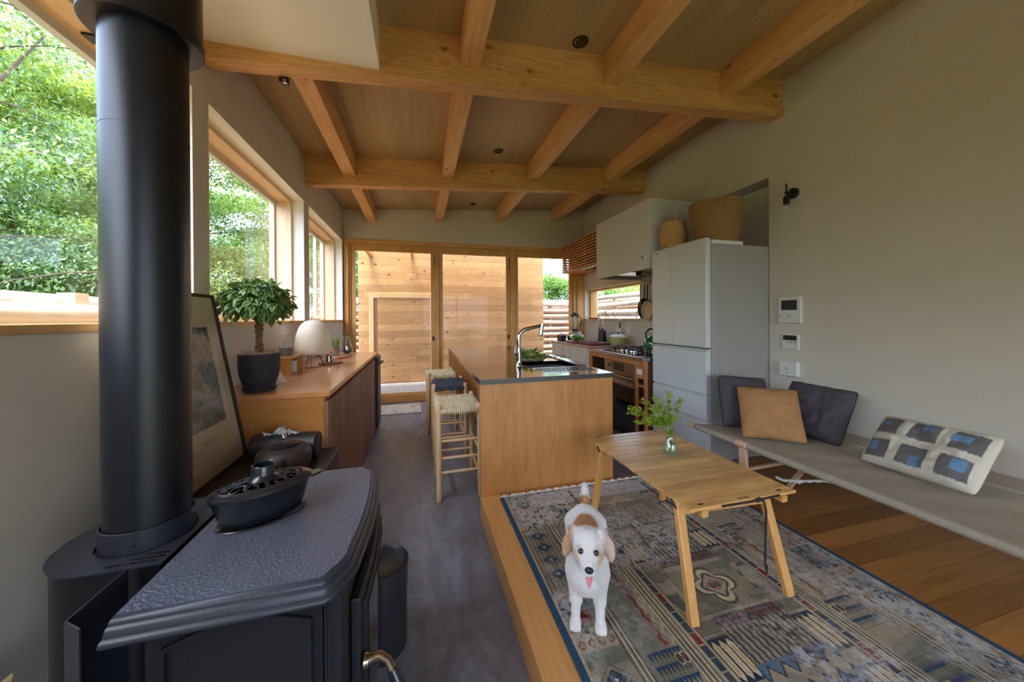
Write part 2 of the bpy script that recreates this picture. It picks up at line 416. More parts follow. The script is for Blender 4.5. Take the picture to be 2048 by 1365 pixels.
# unseen wall behind the photographer: garden opening sized to light the room
b = MB().box(-1.42, -1.0, YF-.2, YF, 0, 3.3).box(2.75, 3.06, YF-.2, YF, 0, 3.4).box(-1.0, 2.75, YF-.2, YF, 2.2, 3.4).box(-1.0, .1, YF-.2, YF, 0, 2.2)
struct('wall_front', b, M['plaster'])
f = MB().box(.1, .16, YF-.16, YF-.04, 0, 2.2).box(2.69, 2.75, YF-.16, YF-.04, 0, 2.2).box(1.4, 1.46, YF-.16, YF-.04, 0, 2.14).box(.16, 2.69, YF-.16, YF-.04, 2.14, 2.2)
d = struct('door_4', f, M['frame_z'])
obj('pane', MB().box(.16, 1.4, YF-.1, YF-.094, 0, 2.14).box(1.46, 2.69, YF-.1, YF-.094, 0, 2.14), M['glass'], d)

# sloping plywood ceiling
def slab(y0, y1, t=.12, x0=-1.42, x1=3.06, dz=0):
    return [(x0, y0, zc(x0)+dz), (x1, y0, zc(x1)+dz), (x1, y1, zc(x1)+dz), (x0, y1, zc(x0)+dz), (x0, y0, zc(x0)+t+dz), (x1, y0, zc(x1)+t+dz), (x1, y1, zc(x1)+t+dz), (x0, y1, zc(x0)+t+dz)]
struct('ceiling', MB().hexa(slab(YF-.2, YB+.2)), M['ceiling'])
# main beams across, sloping with the roof
def beam(y0, y1):
    d = .285
    return MB().hexa([(XL, y0, zc(XL)-d), (XR, y0, zc(XR)-d), (XR, y1, zc(XR)-d), (XL, y1, zc(XL)-d), (XL, y0, zc(XL)+.01), (XR, y0, zc(XR)+.01), (XR, y1, zc(XR)+.01), (XL, y1, zc(XL)+.01)])
for y0, y1 in ((2.065, 2.165), (3.765, 3.862), (-.1, .0), (-1.9, -1.8)):
    struct('ceiling_beam', beam(y0, y1), M['fir'], bevel=.004)
def joist(xc, y0, y1):
    x0, x1 = xc-.057, xc+.057
    return MB().hexa([(x0, y0, zc(x0)-.19), (x1, y0, zc(x1)-.19), (x1, y1, zc(x1)-.19), (x0, y1, zc(x0)-.19), (x0, y0, zc(x0)+.01), (x1, y0, zc(x1)+.01), (x1, y1, zc(x1)+.01), (x0, y1, zc(x0)+.01)])
for xc in (-.667, .31, 1.277, 2.247):
    for y0, y1 in ((0, 2.065), (2.165, 3.765), (3.862, YB)):
        if xc < 0 and y0 == 0: continue
        struct('ceiling_joist', joist(xc, y0, y1), M['fir_y'], bevel=.003)
# white boxed soffit over the stove, left of the beam
struct('ceiling_soffit', MB().box(XL, -.207, 0, 2.065, 2.692, 3.0), M['white_plaster'])

# ------------------------------------------------------------------ outside
struct('ground_outside', MB().box(-30, 30, -30, 40, -.6, -.2), plain('garden_soil', (96, 110, 60), .9, 0, .3, 3))
struct('path_outside', MB().box(-1.4, 3.4, 5.64, 6.75, -.2, .11), M['deck'], bevel=.004)
# shed wall of knotty boards facing the glass
sy = 6.55
shed = MB().box(-1.04, 2.447, sy, sy+.06, .11, 2.62)
wo_ = struct('wall_shed', shed, M['pine'])
fr = MB().box(-.865, -.785, sy-.02, sy+.0, .11, 1.74).box(.2, .235, sy-.02, sy, .11, 1.74).box(-.785, .2, sy-.02, sy, 1.66, 1.74)
obj('door_frame', fr, M['pine_pale'], wo_)
obj('door_leaf', MB().box(-.72, .2, sy-.012, sy, .13, 1.66), M['pine'], wo_)
obj('door_reveal', MB().box(-.785, -.72, sy-.006, sy, .13, 1.66), plain('brown_reveal', (150, 110, 84), .7), wo_)
obj('side_wall', MB().box(-1.04, -.98, sy+.06, 8.2, .11, 2.5).box(2.39, 2.447, sy+.06, 8.2, .11, 2.5), M['pine'], wo_)
struct('roof_bracket_outside', MB().box(-.86, -.80, 6.0, 6.55, 2.40, 2.50).box(-.14, -.10, 6.3, 6.55, 2.44, 2.5), M['fir_y'])
struct('shade_eave_outside', MB().box(-1.5, 3.5, 5.6, 6.22, 2.78, 2.9), M['fir'])  # eave added out of view to shade the shed wall
# ------------------------------------------------------------------ kitchen island
M['island_ply'] = wood('island_maple_plywood', (200, 142, 82), (178, 120, 64), axis=2, dens=1.0, rough=.4, blotch=.32, coarse=2.2, coat=.2)
M['steel_top'] = metal('steel_worktop', (128, 124, 120), .085)
M['dark_steel'] = metal('dark_steel_edge', (84, 84, 84), .4)
isl = root('kitchen_island', (.855, 3.385, 0), 'plywood kitchen island with a polished steel top and sink, standing beside the bar stools', 'kitchen island')
ix0, ix1, iy0, iy1, it = .377, 1.335, 2.172, 4.60, .884
for y0 in (iy0, iy1-.03): obj('end_panel', MB().box(ix0, ix1, y0, y0+.03, 0, it-.032), M['island_ply'], isl, bevel=.0015)
obj('cabinet_body', MB().box(.66, ix1-.02, iy0+.03, iy1-.03, .06, it-.25).box(.66, .68, iy0+.03, iy1-.03, it-.25, it-.032).box(ix1-.04, ix1-.02, iy0+.03, iy1-.03, it-.25, it-.032), M['island_ply'], isl)
obj('plinth', MB().box(.70, ix1-.07, iy0+.03, iy1-.03, 0, .06), M['black'], isl)
for i in range(4):
    y0 = iy0+.035+i*.588
    dd = obj('door', MB().box(ix1-.02, ix1-.002, y0+.003, y0+.585, .07, it-.04), M['island_ply'], isl, bevel=.001)
# steel top as a frame round the sink opening
sx0, sx1, sy0, sy1 = .84, 1.26, 2.55, 2.93
b = MB()
X = [ix0-.004, sx0, sx1, ix1+.004]; Y = [iy0-.006, sy0, sy1, iy1+.004]
for i in range(3):
    for j in range(3):
        if (i, j) != (1, 1): b.box(X[i], X[i+1], Y[j], Y[j+1], it-.032, it)
top = obj('worktop', b, M['steel_top'], isl)
obj('edge_band', MB().box(ix0-.0055, ix1+.0055, iy0-.0075, iy0-.006, it-.032, it-.0008), M['dark_steel'], top)
# sink bowl
b = MB()
t = .006
b.box(sx0-t, sx0, sy0-t, sy1+t, it-.22, it-.001).box(sx1, sx1+t, sy0-t, sy1+t, it-.22, it-.001).box(sx0, sx1, sy0-t, sy0, it-.22, it-.001).box(sx0, sx1, sy1, sy1+t, it-.22, it-.001).box(sx0-t, sx1+t, sy0-t, sy1+t, it-.226, it-.22)
sk = obj('sink_bowl', b, M['steel'], isl)
obj('drain', MB().lathe([(0, it-.219), (.035, it-.219), (.04, it-.217), (.04, it-.2195)], (1.05, 2.75, 0)), M['black'], sk)
# pressed draining area, with rows of raised oblong ribs
b = MB()
for i in range(13):
    for j in range(5):
        x = .875+i*.031+(j % 2)*.010; y = 2.335+j*.041
        b.box(x, x+.021, y, y+.013, it, it+.0022)
obj('draining_pattern', b, M['dark_steel'], top)
b = MB().box(.845, 1.285, 2.30, 2.306, it, it+.003).box(.845, 1.285, 2.541, 2.547, it, it+.003).box(.845, .851, 2.30, 2.547, it, it+.003).box(1.279, 1.285, 2.30, 2.547, it, it+.003)
obj('draining_rim', b, M['steel'], top)
b = MB().box(1.262, 1.34, 2.58, 4.58, it, it+.010)
obj('raised_rim', b, M['steel'], top, bevel=.002)
h = MB().tube([(ix0-.004, 4.42, it-.045), (ix0-.022, 4.42, it-.05), (ix0-.022, 4.38, it-.05), (ix0-.004, 4.38, it-.045)], .004, 6)
obj('bag_hook', h, M['chrome'], isl, smooth=True)

# tap
fx, fy = .795, 2.715
tap = root('kitchen_tap', (fx, fy, it), 'tall chrome tap with a pull-out spray head beside the sink', 'tap')
b = MB().lathe([(0, it), (.030, it), (.030, it+.004), (.025, it+.012), (.024, it+.05), (.0215, it+.10), (.0185, it+.13), (.0165, it+.15), (0, it+.15)], (fx, fy, 0), 24)
obj('tap_base', b, M['chrome'], tap, smooth=True)
pts = [(fx, fy, it+.14), (fx, fy, it+.22)]
for i in range(1, 10):
    a = i/9*PI*.47; pts.append((fx+.085*(1-math.cos(a)), fy+.004*i/9, it+.22+.085*math.sin(a)))
pts += [(fx+.16, fy+.01, it+.322), (fx+.205, fy+.015, it+.330)]
obj('spout', MB().tube(pts, [.0165]*2+[.0155]*9+[.0145]*2, 16), M['chrome'], tap, smooth=True)
sh = obj('spray_head', MB().cyl((fx+.215, fy+.015, it+.347), (fx+.196, fy+.012, it+.247), .0185, .0165, 18), M['chrome'], tap, smooth=True, bevel=.002)
obj('nozzle', MB().cyl((fx+.196, fy+.012, it+.247), (fx+.1945, fy+.0118, it+.240), .014, .013, 18), M['black'], sh)
b = MB().tube([(fx-.018, fy, it+.10), (fx-.036, fy-.002, it+.105)], .011, 12).tube([(fx-.034, fy-.002, it+.105), (fx-.032, fy, it+.165)], [.006, .0045], 10)
obj('lever', b, M['chrome'], tap, smooth=True)

# tray of herbs
class Leaves:
    def __init__(s): s.V = []; s.F = []
    def add(s, c, d, n, L, W, curl=.15):   # rounded leaf with a point, folded on its midrib
        d = d.normalized(); sv = d.cross(n)
        if sv.length < 1e-4: sv = d.cross(Vector((1, .2, .1)))
        sv.normalize(); n = sv.cross(d).normalized(); k = len(s.V)
        P = [c, c+d*L*.26+sv*W*.44+n*W*.14, c+d*L*.58+sv*W*.46+n*(W*.14-L*curl*.3), c+d*L-n*L*curl, c+d*L*.58-sv*W*.46+n*(W*.14-L*curl*.3), c+d*L*.26-sv*W*.44+n*W*.14, c+d*L*.42+n*L*curl*.2]
        s.V += [tuple(p) for p in P]
        s.F += [(k, k+1, k+6), (k+1, k+2, k+6), (k+2, k+3, k+6), (k+3, k+4, k+6), (k+4, k+5, k+6), (k+5, k, k+6)]
    def build(s, name, mat, parent=None): return quads(name, s.V, s.F, mat, parent, smooth=True)
def rv(r, s=1.0): return Vector((r.uniform(-1, 1), r.uniform(-1, 1), r.uniform(-1, 1)))*s
M['herb'] = leafmat('herb_leaf', (140, 184, 66), (58, 112, 32), .35)
M['wicker'] = wood('wicker_cream', (222, 196, 150), (178, 146, 98), axis=0, rough=.7, dens=3)
hx, hy = 1.0, 3.02
hb = root('herb_basket', (hx, hy, it), 'shallow round basket holding fresh green herbs on the steel worktop', 'basket')
obj('tray', MB().lathe([(0, it+.002), (.115, it+.002), (.145, it+.022), (.148, it+.026), (.142, it+.024), (.112, it+.007), (0, it+.006)], (hx, hy, 0), 36), M['wicker'], hb, smooth=True)
R_ = random.Random(5); lv = Leaves(); st = MB()
for i in range(230):
    a = R_.uniform(0, 2*PI); r = .13*math.sqrt(R_.random())
    c = Vector((hx+r*math.cos(a), hy+r*math.sin(a), it+.012+R_.random()*.095*(1-(r/.16)**2)))
    lv.add(c, Vector((math.cos(a), math.sin(a), R_.uniform(-.1, .9))), Vector((R_.uniform(-.6, .6), R_.uniform(-.6, .6), 1)), R_.uniform(.028, .05), R_.uniform(.016, .028))
for i in range(46):
    t = i/45; c = Vector((hx+.12+t*.17, hy-.07-.06*t+R_.uniform(-.03, .03), it+.018+R_.uniform(0, .03)))
    lv.add(c, Vector((R_.uniform(-.2, 1), R_.uniform(-1, 1), R_.uniform(0, .5))), Vector((0, 0, 1)), .03, .02)
lv.build('herb_leaves', M['herb'], hb)
st.tube([(hx, hy, it+.02), (hx+.13, hy-.07, it+.03), (hx+.29, hy-.13, it+.012)], .0018, 5)
obj('herb_stem', st, M['herb'], hb)

# ------------------------------------------------------------------ bar stools
M['beech'] = wood('pale_beech', (224, 190, 144), (196, 158, 112), axis=2, rough=.5, blotch=.12)
M['cord_pale'] = plain('pale_paper_cord', (226, 206, 168), .8, 0, .12, 40, .3, 400)
M['cord_dark'] = plain('slate_paper_cord', (74, 76, 90), .75, 0, .15, 40, .3, 400)
def make_stool(cord, label):
    W, D, Hh = .29, .41, .655; r = .0198
    s = root('bar_stool', (0, 0, 0), label, 'stool', 'bar stools in a row at the kitchen island')
    lx, ly = W/2, D/2
    for ax, ay in ((-1, -1), (1, -1), (1, 1), (-1, 1)):
        obj('leg', MB().tube([(ax*lx*1.02, ay*ly*1.02, 0), (ax*lx*1.01, ay*ly*1.01, .02), (ax*lx, ay*ly, .3), (ax*lx, ay*ly, .64), (ax*lx, ay*ly, .668), (ax*lx, ay*ly, .672)], [.014, .018, r, r, .0185, .015], 14), M['beech'], s, smooth=True)
    for z, along in ((.20, 'x'), (.30, 'x'), (.42, 'x'), (.16, 'y'), (.33, 'y')):
        for sg in (-1, 1):
            if along == 'x':
                if z == .42 and sg == 1: continue
                P = [(-lx, sg*ly, z), (0, sg*ly, z), (lx, sg*ly, z)]
            else: P = [(sg*lx, -ly, z), (sg*lx, 0, z), (sg*lx, ly, z)]
            obj('rung', MB().tube(P, [.008, .0115, .008], 10), M['beech'], s, smooth=True)
    # woven seat: wrapped rolls front and back, warp ribs and a chequer of weft
    zt = .645
    b = MB()
    n = 17
    for i in range(n):            # cords wrapping the short rails, running along y
        x = -lx+.021+i*(W-.042)/(n-1)
        pts = [(x, -ly-.004, zt-.036), (x, -ly-.019, zt-.022), (x, -ly-.014, zt-.004), (x, -ly+.01, zt+.003)]
        m_ = 11
        for j in range(m_):
            y = -ly+.03+(D-.06)*j/(m_-1); pts.append((x, y, zt+.002+(.0042 if (i+j) % 2 else -.004)-.006*math.sin(PI*j/(m_-1))))
        pts += [(x, ly-.01, zt+.003), (x, ly+.014, zt-.004), (x, ly+.019, zt-.022), (x, ly+.004, zt-.036)]
        b.tube(pts, .0066, 6)
    m2 = 19
    for j in range(m2):           # cords running across x, pinched over and under
        y = -ly+.022+(D-.044)*j/(m2-1)
        pts = [(-lx-.003, y, zt-.036), (-lx-.018, y, zt-.022), (-lx-.013, y, zt-.003), (-lx+.006, y, zt+.003)]
        for i in range(n):
            x = -lx+.021+i*(W-.042)/(n-1); pts.append((x, y, zt+.002+(.0062 if (i+j) % 2 == 0 else -.0052)-.006*math.sin(PI*j/(m2-1))))
        pts += [(lx-.006, y, zt+.003), (lx+.013, y, zt-.003), (lx+.018, y, zt-.022), (lx+.003, y, zt-.036)]
        b.tube(pts, .0055, 6)
    b.box(-lx+.01, lx-.01, -ly+.01, ly-.01, zt-.022, zt-.006)
    obj('seat', b, cord, s, smooth=True)
    return s
s1 = make_stool(M['cord_pale'], 'pale wooden bar stool with a cream woven cord seat, nearest to the living platform')
s1.location = (.272, 2.635, 0)
s3 = copy_tree(s1); s3.location = (.243, 4.115, 0); s3['label'] = 'pale wooden bar stool with a cream cord seat behind the dark-seated stool'; s3.rotation_euler.z = .02
s2 = make_stool(M['cord_dark'], 'pale wooden bar stool with a dark slate woven cord seat, middle of the three')
s2.location = (.277, 3.43, 0); s2.rotation_euler.z = -.02

# ------------------------------------------------------------------ long low cabinet under the left windows
M['teak_z'] = wood('brown_slat_door', (150, 104, 76), (92, 58, 40), axis=2, dens=1.4, rough=.5, blotch=.3)
M['teak_y'] = wood('cabinet_top_wood', (206, 144, 88), (176, 112, 62), axis=1, dens=1.0, rough=.28, blotch=.35, coarse=1.5, coat=.35, rg=.25)
M['cab_side'] = wood('cabinet_end_ply', (196, 136, 70), (166, 108, 50), axis=0, dens=.9, rough=.42, blotch=.25, rg=.15)
cb = root('sideboard', (-.78, 3.2, 0), 'long brown wooden sideboard with upright grained doors under the left windows', 'cabinet')
obj('cabinet_body', MB().box(XL+.002, -.505, 2.075, 4.08, 0, .855), M['cab_side'], cb)
obj('top', MB().box(XL+.002, -.478, 2.07, 4.385, .856, .884), M['teak_y'], cb, bevel=.0012)
for y0, y1 in ((2.055, 3.131), (3.137, 4.085)):
    b = MB().box(-.502, -.482, y0, y1, .035, .832)
    k = int((y1-y0)/.028)
    for i in range(k): b.box(-.4825, -.4795, y0+.003+i*.028, y0+.003+i*.028+.0245, .035, .832)
    obj('door', b, M['teak_z'], cb)
# black wine cooler slotted in at the far end
wc = root('wine_cooler', (-.75, 4.23, 0), 'narrow black undercounter cooler with a bar handle at the far end of the sideboard', 'cooler')
obj('cabinet_body', MB().box(-1.05, -.49, 4.09, 4.375, 0, .852), M['black'], wc)
obj('door', MB().box(-.488, -.45, 4.092, 4.373, .05, .85), M['black'], wc, bevel=.004)
b = MB().tube([(-.45, 4.32, .775), (-.415, 4.32, .778), (-.412, 4.30, .778), (-.412, 4.16, .778), (-.415, 4.14, .778), (-.45, 4.14, .775)], .007, 8)
obj('handle', b, M['black'], wc, smooth=True)
# ------------------------------------------------------------------ refrigerator
def fridge_mat(name, c, r):
    k = NM(name); v = k.co((1, .06, 1))
    n = k.noise(v, 40, 3); a = lin(c)
    k.set(Base_Color=k.ramp(n, [(.3, tuple(x*.96 for x in a)), (.7, a)]), Roughness=r, Coat_Weight=.3, Coat_Roughness=.12); return k.m
M['fridge'] = fridge_mat('fridge_glass_front', (206, 212, 212), .22)
M['fridge_side'] = plain('fridge_side_grey', (158, 155, 150), .45, 0, .02)
M['fridge_edge'] = plain('fridge_door_edge', (190, 190, 190), .3, 0, .02)
fr = root('refrigerator', (2.55, 2.5, 0), 'tall pale grey refrigerator with two upper doors and drawers below', 'refrigerator')
obj('body', MB().box(2.225, 2.985, 2.186, 2.822, .02, 1.862), M['fridge_side'], fr, bevel=.004)
FX0, FX1 = 2.171, 2.218
for y0, y1 in ((2.186, 2.557), (2.561, 2.822)):
    d = obj('door', MB().box(FX0, FX1, y0, y1, 1.035, 1.905), M['fridge'], fr, bevel=.003)
    obj('door_edge', MB().box(FX0+.008, FX1, y0+.0005, y0+.006, 1.036, 1.904), M['fridge_edge'], d)
    if y0 > 2.5:
        b = MB(); x = FX0-.0008            # tiny raised maker's plate, illegible bars of grey lettering
        for i in range(8): b.box(x, x+.001, 2.785-i*.008, 2.785-i*.008+.0055, 1.872, 1.8795)
        obj('badge', b, M['darkgrey'], d)
for z0, z1, sp in ((.665, 1.005, None), (.462, .645, 2.557), (.10, .44, None)):
    segs = [(2.186, 2.822)] if sp is None else [(2.186, sp-.002), (sp+.002, 2.822)]
    for y0, y1 in segs:
        d = obj('drawer', MB().box(FX0, FX1, y0, y1, z0, z1), M['fridge'], fr, bevel=.003)
        # recessed grip along the top: a sloping lip
        obj('handle', MB().hexa([(FX0+.006, y0, z1), (FX1, y0, z1), (FX1, y1, z1), (FX0+.006, y1, z1), (FX0+.022, y0, z1+.018), (FX1, y0, z1+.018), (FX1, y1, z1+.018), (FX0+.022, y1, z1+.018)]), M['fridge_edge'], d)
obj('hinge_cover', MB().box(2.235, 2.55, 2.19, 2.30, 1.862, 1.892), M['white'], fr, bevel=.003)
obj('hinge', MB().box(2.18, 2.235, 2.192, 2.24, 1.905, 1.912).box(2.21, 2.24, 2.2, 2.23, 1.862, 1.91), M['darkgrey'], fr)
obj('kick_plate', MB().box(2.19, 2.225, 2.19, 2.82, .02, .09), M['darkgrey'], fr)

# baskets on the fridge
def coil_basket(mb, c, prof, rr=.0075, n=40, ph=0):
    # prof: list of (radius, z) for each coil
    for r, z in prof:
        mb.tube([(c[0]+r*math.cos(2*PI*k/n), c[1]+r*math.sin(2*PI*k/n), z) for k in range(n)], rr, 6, closed=True)
M['rope'] = plain('brown_rope', (164, 126, 78), .85, 0, .18, 60, .4, 500)
M['seagrass'] = plain('seagrass', (206, 164, 104), .85, 0, .22, 50, .5, 380)
zb = 1.893
big = root('rope_basket', (2.50, 2.40, zb), 'large brown coiled rope basket standing on top of the refrigerator', 'basket')
b = MB(); prof = []
nz = 26
for i in range(nz):
    t = i/(nz-1); r = .155+.047*t**.8; prof.append((r, zb+.008+t*.345))
coil_basket(b, (2.475, 2.385), prof, .0074, 44)
b.lathe([(0, zb+.002), (.146, zb+.002), (.150, zb+.01), (.195, zb+.35), (.188, zb+.35), (.144, zb+.012), (0, zb+.012)], (2.475, 2.385, 0), 44)
obj('coiled_wall', b, M['rope'], big, smooth=True)
b = MB()
b.tube([(2.345, 2.235, zb+.345), (2.325, 2.218, zb+.33), (2.335, 2.205, zb+.30), (2.375, 2.20, zb+.305), (2.385, 2.205, zb+.33)], .007, 8)
obj('rope_handle', b, M['rope'], big, smooth=True)
sm = root('belly_basket', (2.285, 2.70, 1.906), 'small seagrass belly basket with rope handles beside the big rope basket', 'basket')
b = MB(); zs = 1.908; cx_, cy_ = 2.31, 2.70; prof = []
for r0, r1, h0, h1, k in ((.088, .118, 0, .115, 9), (.116, .095, .125, .24, 9)):
    for i in range(k): t = i/(k-1); prof.append((r0+(r1-r0)*t, zs+.007+(h0+(h1-h0)*t)))
coil_basket(b, (cx_, cy_), prof, .0085, 36)
b.lathe([(0, zs+.001), (.085, zs+.001), (.115, zs+.12), (.094, zs+.245), (.088, zs+.245), (.108, zs+.12), (.08, zs+.01), (0, zs+.01)], (cx_, cy_, 0), 36)
obj('woven_body', b, M['seagrass'], sm, smooth=True)
for sg, dy in ((-1, .0), (1, .0)):
    b = MB(); P = []
    for i in range(11):
        a = PI*i/10; P.append((cx_+.045*math.cos(a)*1.0, cy_+sg*.082, zs+.235+.12*math.sin(a)))
    b.tube(P, .0048, 7); obj('rope_handle', b, M['seagrass'], sm, smooth=True)

# ------------------------------------------------------------------ range hood
M['hood'] = plain('hood_painted_panel', (208, 204, 196), .6, 0, .03, 2)
hd = root('range_hood', (2.5, 3.37, 1.76), 'large white boxed range hood hanging over the gas hob', 'range hood')
X0, Y0, Y1, ZA, ZB = 2.171, 2.857, 3.888, 1.762, 2.445
b = MB().box(X0, X0+.02, Y0, Y1, ZA, ZB).box(X0+.02, XR-.001, Y0, Y0+.02, ZA, ZB).box(X0+.02, XR-.001, Y1-.02, Y1, ZA, ZB).box(X0+.02, XR-.001, Y0+.02, Y1-.02, ZB-.02, ZB)
obj('casing', b, M['hood'], hd, bevel=.002)
obj('intake_plate', MB().box(X0+.03, XR-.003, Y0+.03, Y1-.03, ZA+.045, ZA+.06), M['darkgrey'], hd)
b = MB()
for y in (3.15, 3.55): b.box(X0+.12, XR-.15, y-.16, y+.16, ZA+.03, ZA+.045)
obj('grease_filter', b, M['steel'], hd)
obj('lamp', MB().cyl((2.45, 3.42, ZA+.045), (2.45, 3.42, ZA-.005), .035, .03, 18), M['black'], hd)
tm = root('kitchen_timer', (X0-.004, 2.95, 1.84), 'small round white kitchen timer stuck on the range hood front', 'timer')
tb = obj('case', MB().cyl((X0-.001, 2.945, 1.872), (X0-.018, 2.945, 1.872), .033, .031, 28), M['white'], tm, smooth=True, bevel=.002)
obj('display', MB().box(X0-.0195, X0-.018, 2.928, 2.962, 1.868, 1.884), M['darkgrey'], tb)
obj('button', MB().cyl((X0-.018, 2.945, 1.856), (X0-.020, 2.945, 1.856), .004, .004, 10), M['darkgrey'], tb)

# ------------------------------------------------------------------ slatted wall shelf
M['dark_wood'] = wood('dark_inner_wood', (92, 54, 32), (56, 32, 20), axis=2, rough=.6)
M['slat_wood'] = wood('reddish_slat_wood', (218, 154, 100), (182, 118, 68), axis=1, rough=.5, blotch=.2)
sl = root('slatted_shelf', (2.58, 4.7, 2.03), 'wooden slatted wall shelf unit hanging between the range hood and the glass wall', 'wall shelf')
SX, SY0, SY1, SZ0, SZ1 = 2.375, 3.92, 5.44, 2.035, 2.495
ns = 11
for i in range(ns):
    z = SZ0+.012+(SZ1-SZ0-.03)*i/(ns-1)
    obj('slat', MB().box(SX, SX+.016, SY0, SY1, z-.011, z+.011), M['slat_wood'], sl, bevel=.001)
    obj('slat', MB().box(SX+.016, XR-.002, SY1-.016, SY1, z-.011, z+.011), M['slat_wood'], sl)
for y in (SY0+.01, 4.65, SY1-.035): obj('upright', MB().box(SX+.016, SX+.034, y, y+.02, SZ0, SZ1), M['slat_wood'], sl)
obj('top_board', MB().box(SX+.034, XR-.002, SY0, SY1-.016, SZ1-.02, SZ1-.005), M['slat_wood'], sl)
obj('bottom_board', MB().box(SX+.034, XR-.002, 4.85, SY1-.016, SZ0, SZ0+.015).box(SX+.30, XR-.002, SY0, 4.85, SZ0, SZ0+.015), M['slat_wood'], sl)
obj('inner_box', MB().box(SX+.14, XR-.01, 3.96, 4.95, SZ0+.05, SZ1-.10), M['dark_wood'], sl)  # dark wood tone stands in for shade in the slat gaps
hl = root('hood_light_bar', (2.45, 4.3, 2.03), 'slim white strip light fixed under the slatted shelf', 'light')
obj('housing', MB().box(2.405, 2.455, 3.95, 4.78, 2.012, 2.033), M['white'], hl, bevel=.003)
obj('switch', MB().cyl((2.47, 4.72, 2.02), (2.47, 4.72, 1.998), .018, .014, 14), M['black'], hl)
hk = MB()
hk.tube([(2.42, 4.02, 2.495), (2.42, 4.02, 2.55), (2.42, 4.035, 2.57), (2.42, 4.05, 2.55), (2.42, 4.05, 2.495)], .004, 6)
tag(obj('wire_hook', hk, M['black'], None, smooth=True), 'small black wire hook standing up from the slatted shelf top', 'hook')
for i, y in enumerate((4.18, 4.24, 4.30)):
    t_ = obj('toy_bird', MB().ball((2.42, y, 2.509), .013, 10, 8, 1, 1.5, 1.0).ball((2.42, y-.016, 2.522), .007, 8, 6), M['black'], None, smooth=True)
    tag(t_, 'tiny dark bird figure in the row on top of the slatted shelf', 'figurine', 'tiny dark figures on the slatted shelf')

# ------------------------------------------------------------------ cooking unit
M['k_wood_z'] = wood('range_unit_wood_upright', (196, 132, 80), (152, 94, 50), axis=2, rough=.5, blotch=.2)
M['k_wood_y'] = wood('range_unit_wood_along', (196, 132, 80), (152, 94, 50), axis=1, rough=.5, blotch=.2)
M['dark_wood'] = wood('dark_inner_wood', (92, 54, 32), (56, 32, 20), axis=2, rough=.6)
M['oven_face'] = metal('bronze_oven_face', (150, 134, 116), .3)
M['black_glass'] = plain('black_glass', (10, 10, 12), .06, 0, 0, coat=.5)
ck = root('range_cabinet', (2.45, 3.4, 0), 'wooden framed kitchen unit with a steel top holding the oven', 'kitchen cabinet')
KX = 2.1; zt = .884
obj('steel_top', MB().box(KX-.022, XR-.002, 2.84, 3.952, zt-.035, zt), M['steel'], ck, bevel=.002)
f = MB().box(KX, KX+.03, 2.84, 3.955, .80, zt-.036)
for y in (3.925, 3.555, 2.983, 2.84): f.box(KX, KX+.03, y, y+.024 if y != 3.925 else 3.955, .06, .80)
obj('face_frame', f, M['k_wood_z'], ck, bevel=.001)
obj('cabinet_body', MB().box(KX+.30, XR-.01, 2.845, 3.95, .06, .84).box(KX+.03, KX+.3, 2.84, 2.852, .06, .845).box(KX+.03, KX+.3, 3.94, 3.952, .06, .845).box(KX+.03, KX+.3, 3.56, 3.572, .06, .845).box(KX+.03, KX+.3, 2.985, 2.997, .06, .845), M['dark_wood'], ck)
obj('plinth', MB().box(KX+.05, XR-.02, 2.85, 3.94, 0, .06), M['black'], ck)
dr = obj('drawer', MB().box(KX-.003, KX+.015, 2.868, 2.980, .675, .796), M['k_wood_y'], ck, bevel=.001)
obj('label', MB().box(KX-.0045, KX-.003, 2.885, 2.965, .715, .765), M['white'], dr)
for z in (.60, .44, .25): obj('shelf', MB().box(KX, KX+.30, 2.864, 2.983, z-.011, z+.011), M['k_wood_y'], ck)
ov = root('oven', (2.25, 3.29, .07), 'built-in oven with a bronze control strip, bar handle and black glass door under the hob', 'oven')
obj('body', MB().box(KX+.04, KX+.29, 3.012, 3.55, .10, .795), M['black'], ov)
p_ = obj('control_panel', MB().box(KX-.006, KX+.02, 3.012, 3.552, .618, .796), M['oven_face'], ov, bevel=.002)
obj('display', MB().box(KX-.0075, KX-.006, 3.19, 3.42, .70, .785), M['black_glass'], p_)
obj('knob', MB().cyl((KX-.006, 3.475, .742), (KX-.02, 3.475, .742), .014, .013, 16), M['black'], p_)
obj('handle', MB().tube([(KX-.006, 3.53, .648), (KX-.036, 3.53, .65), (KX-.036, 3.04, .65), (KX-.006, 3.04, .648)], .009, 8), M['oven_face'], ov, smooth=True)
obj('vent_strip', MB().box(KX-.004, KX+.02, 3.012, 3.552, .555, .612).box(KX-.008, KX-.004, 3.012, 3.552, .575, .582), M['steel'], ov)
d_ = obj('door', MB().box(KX-.004, KX+.02, 3.012, 3.552, .262, .55), M['black_glass'], ov, bevel=.002)
obj('lower_panel', MB().box(KX-.003, KX+.02, 3.012, 3.552, .09, .258), M['darkgrey'], ov)
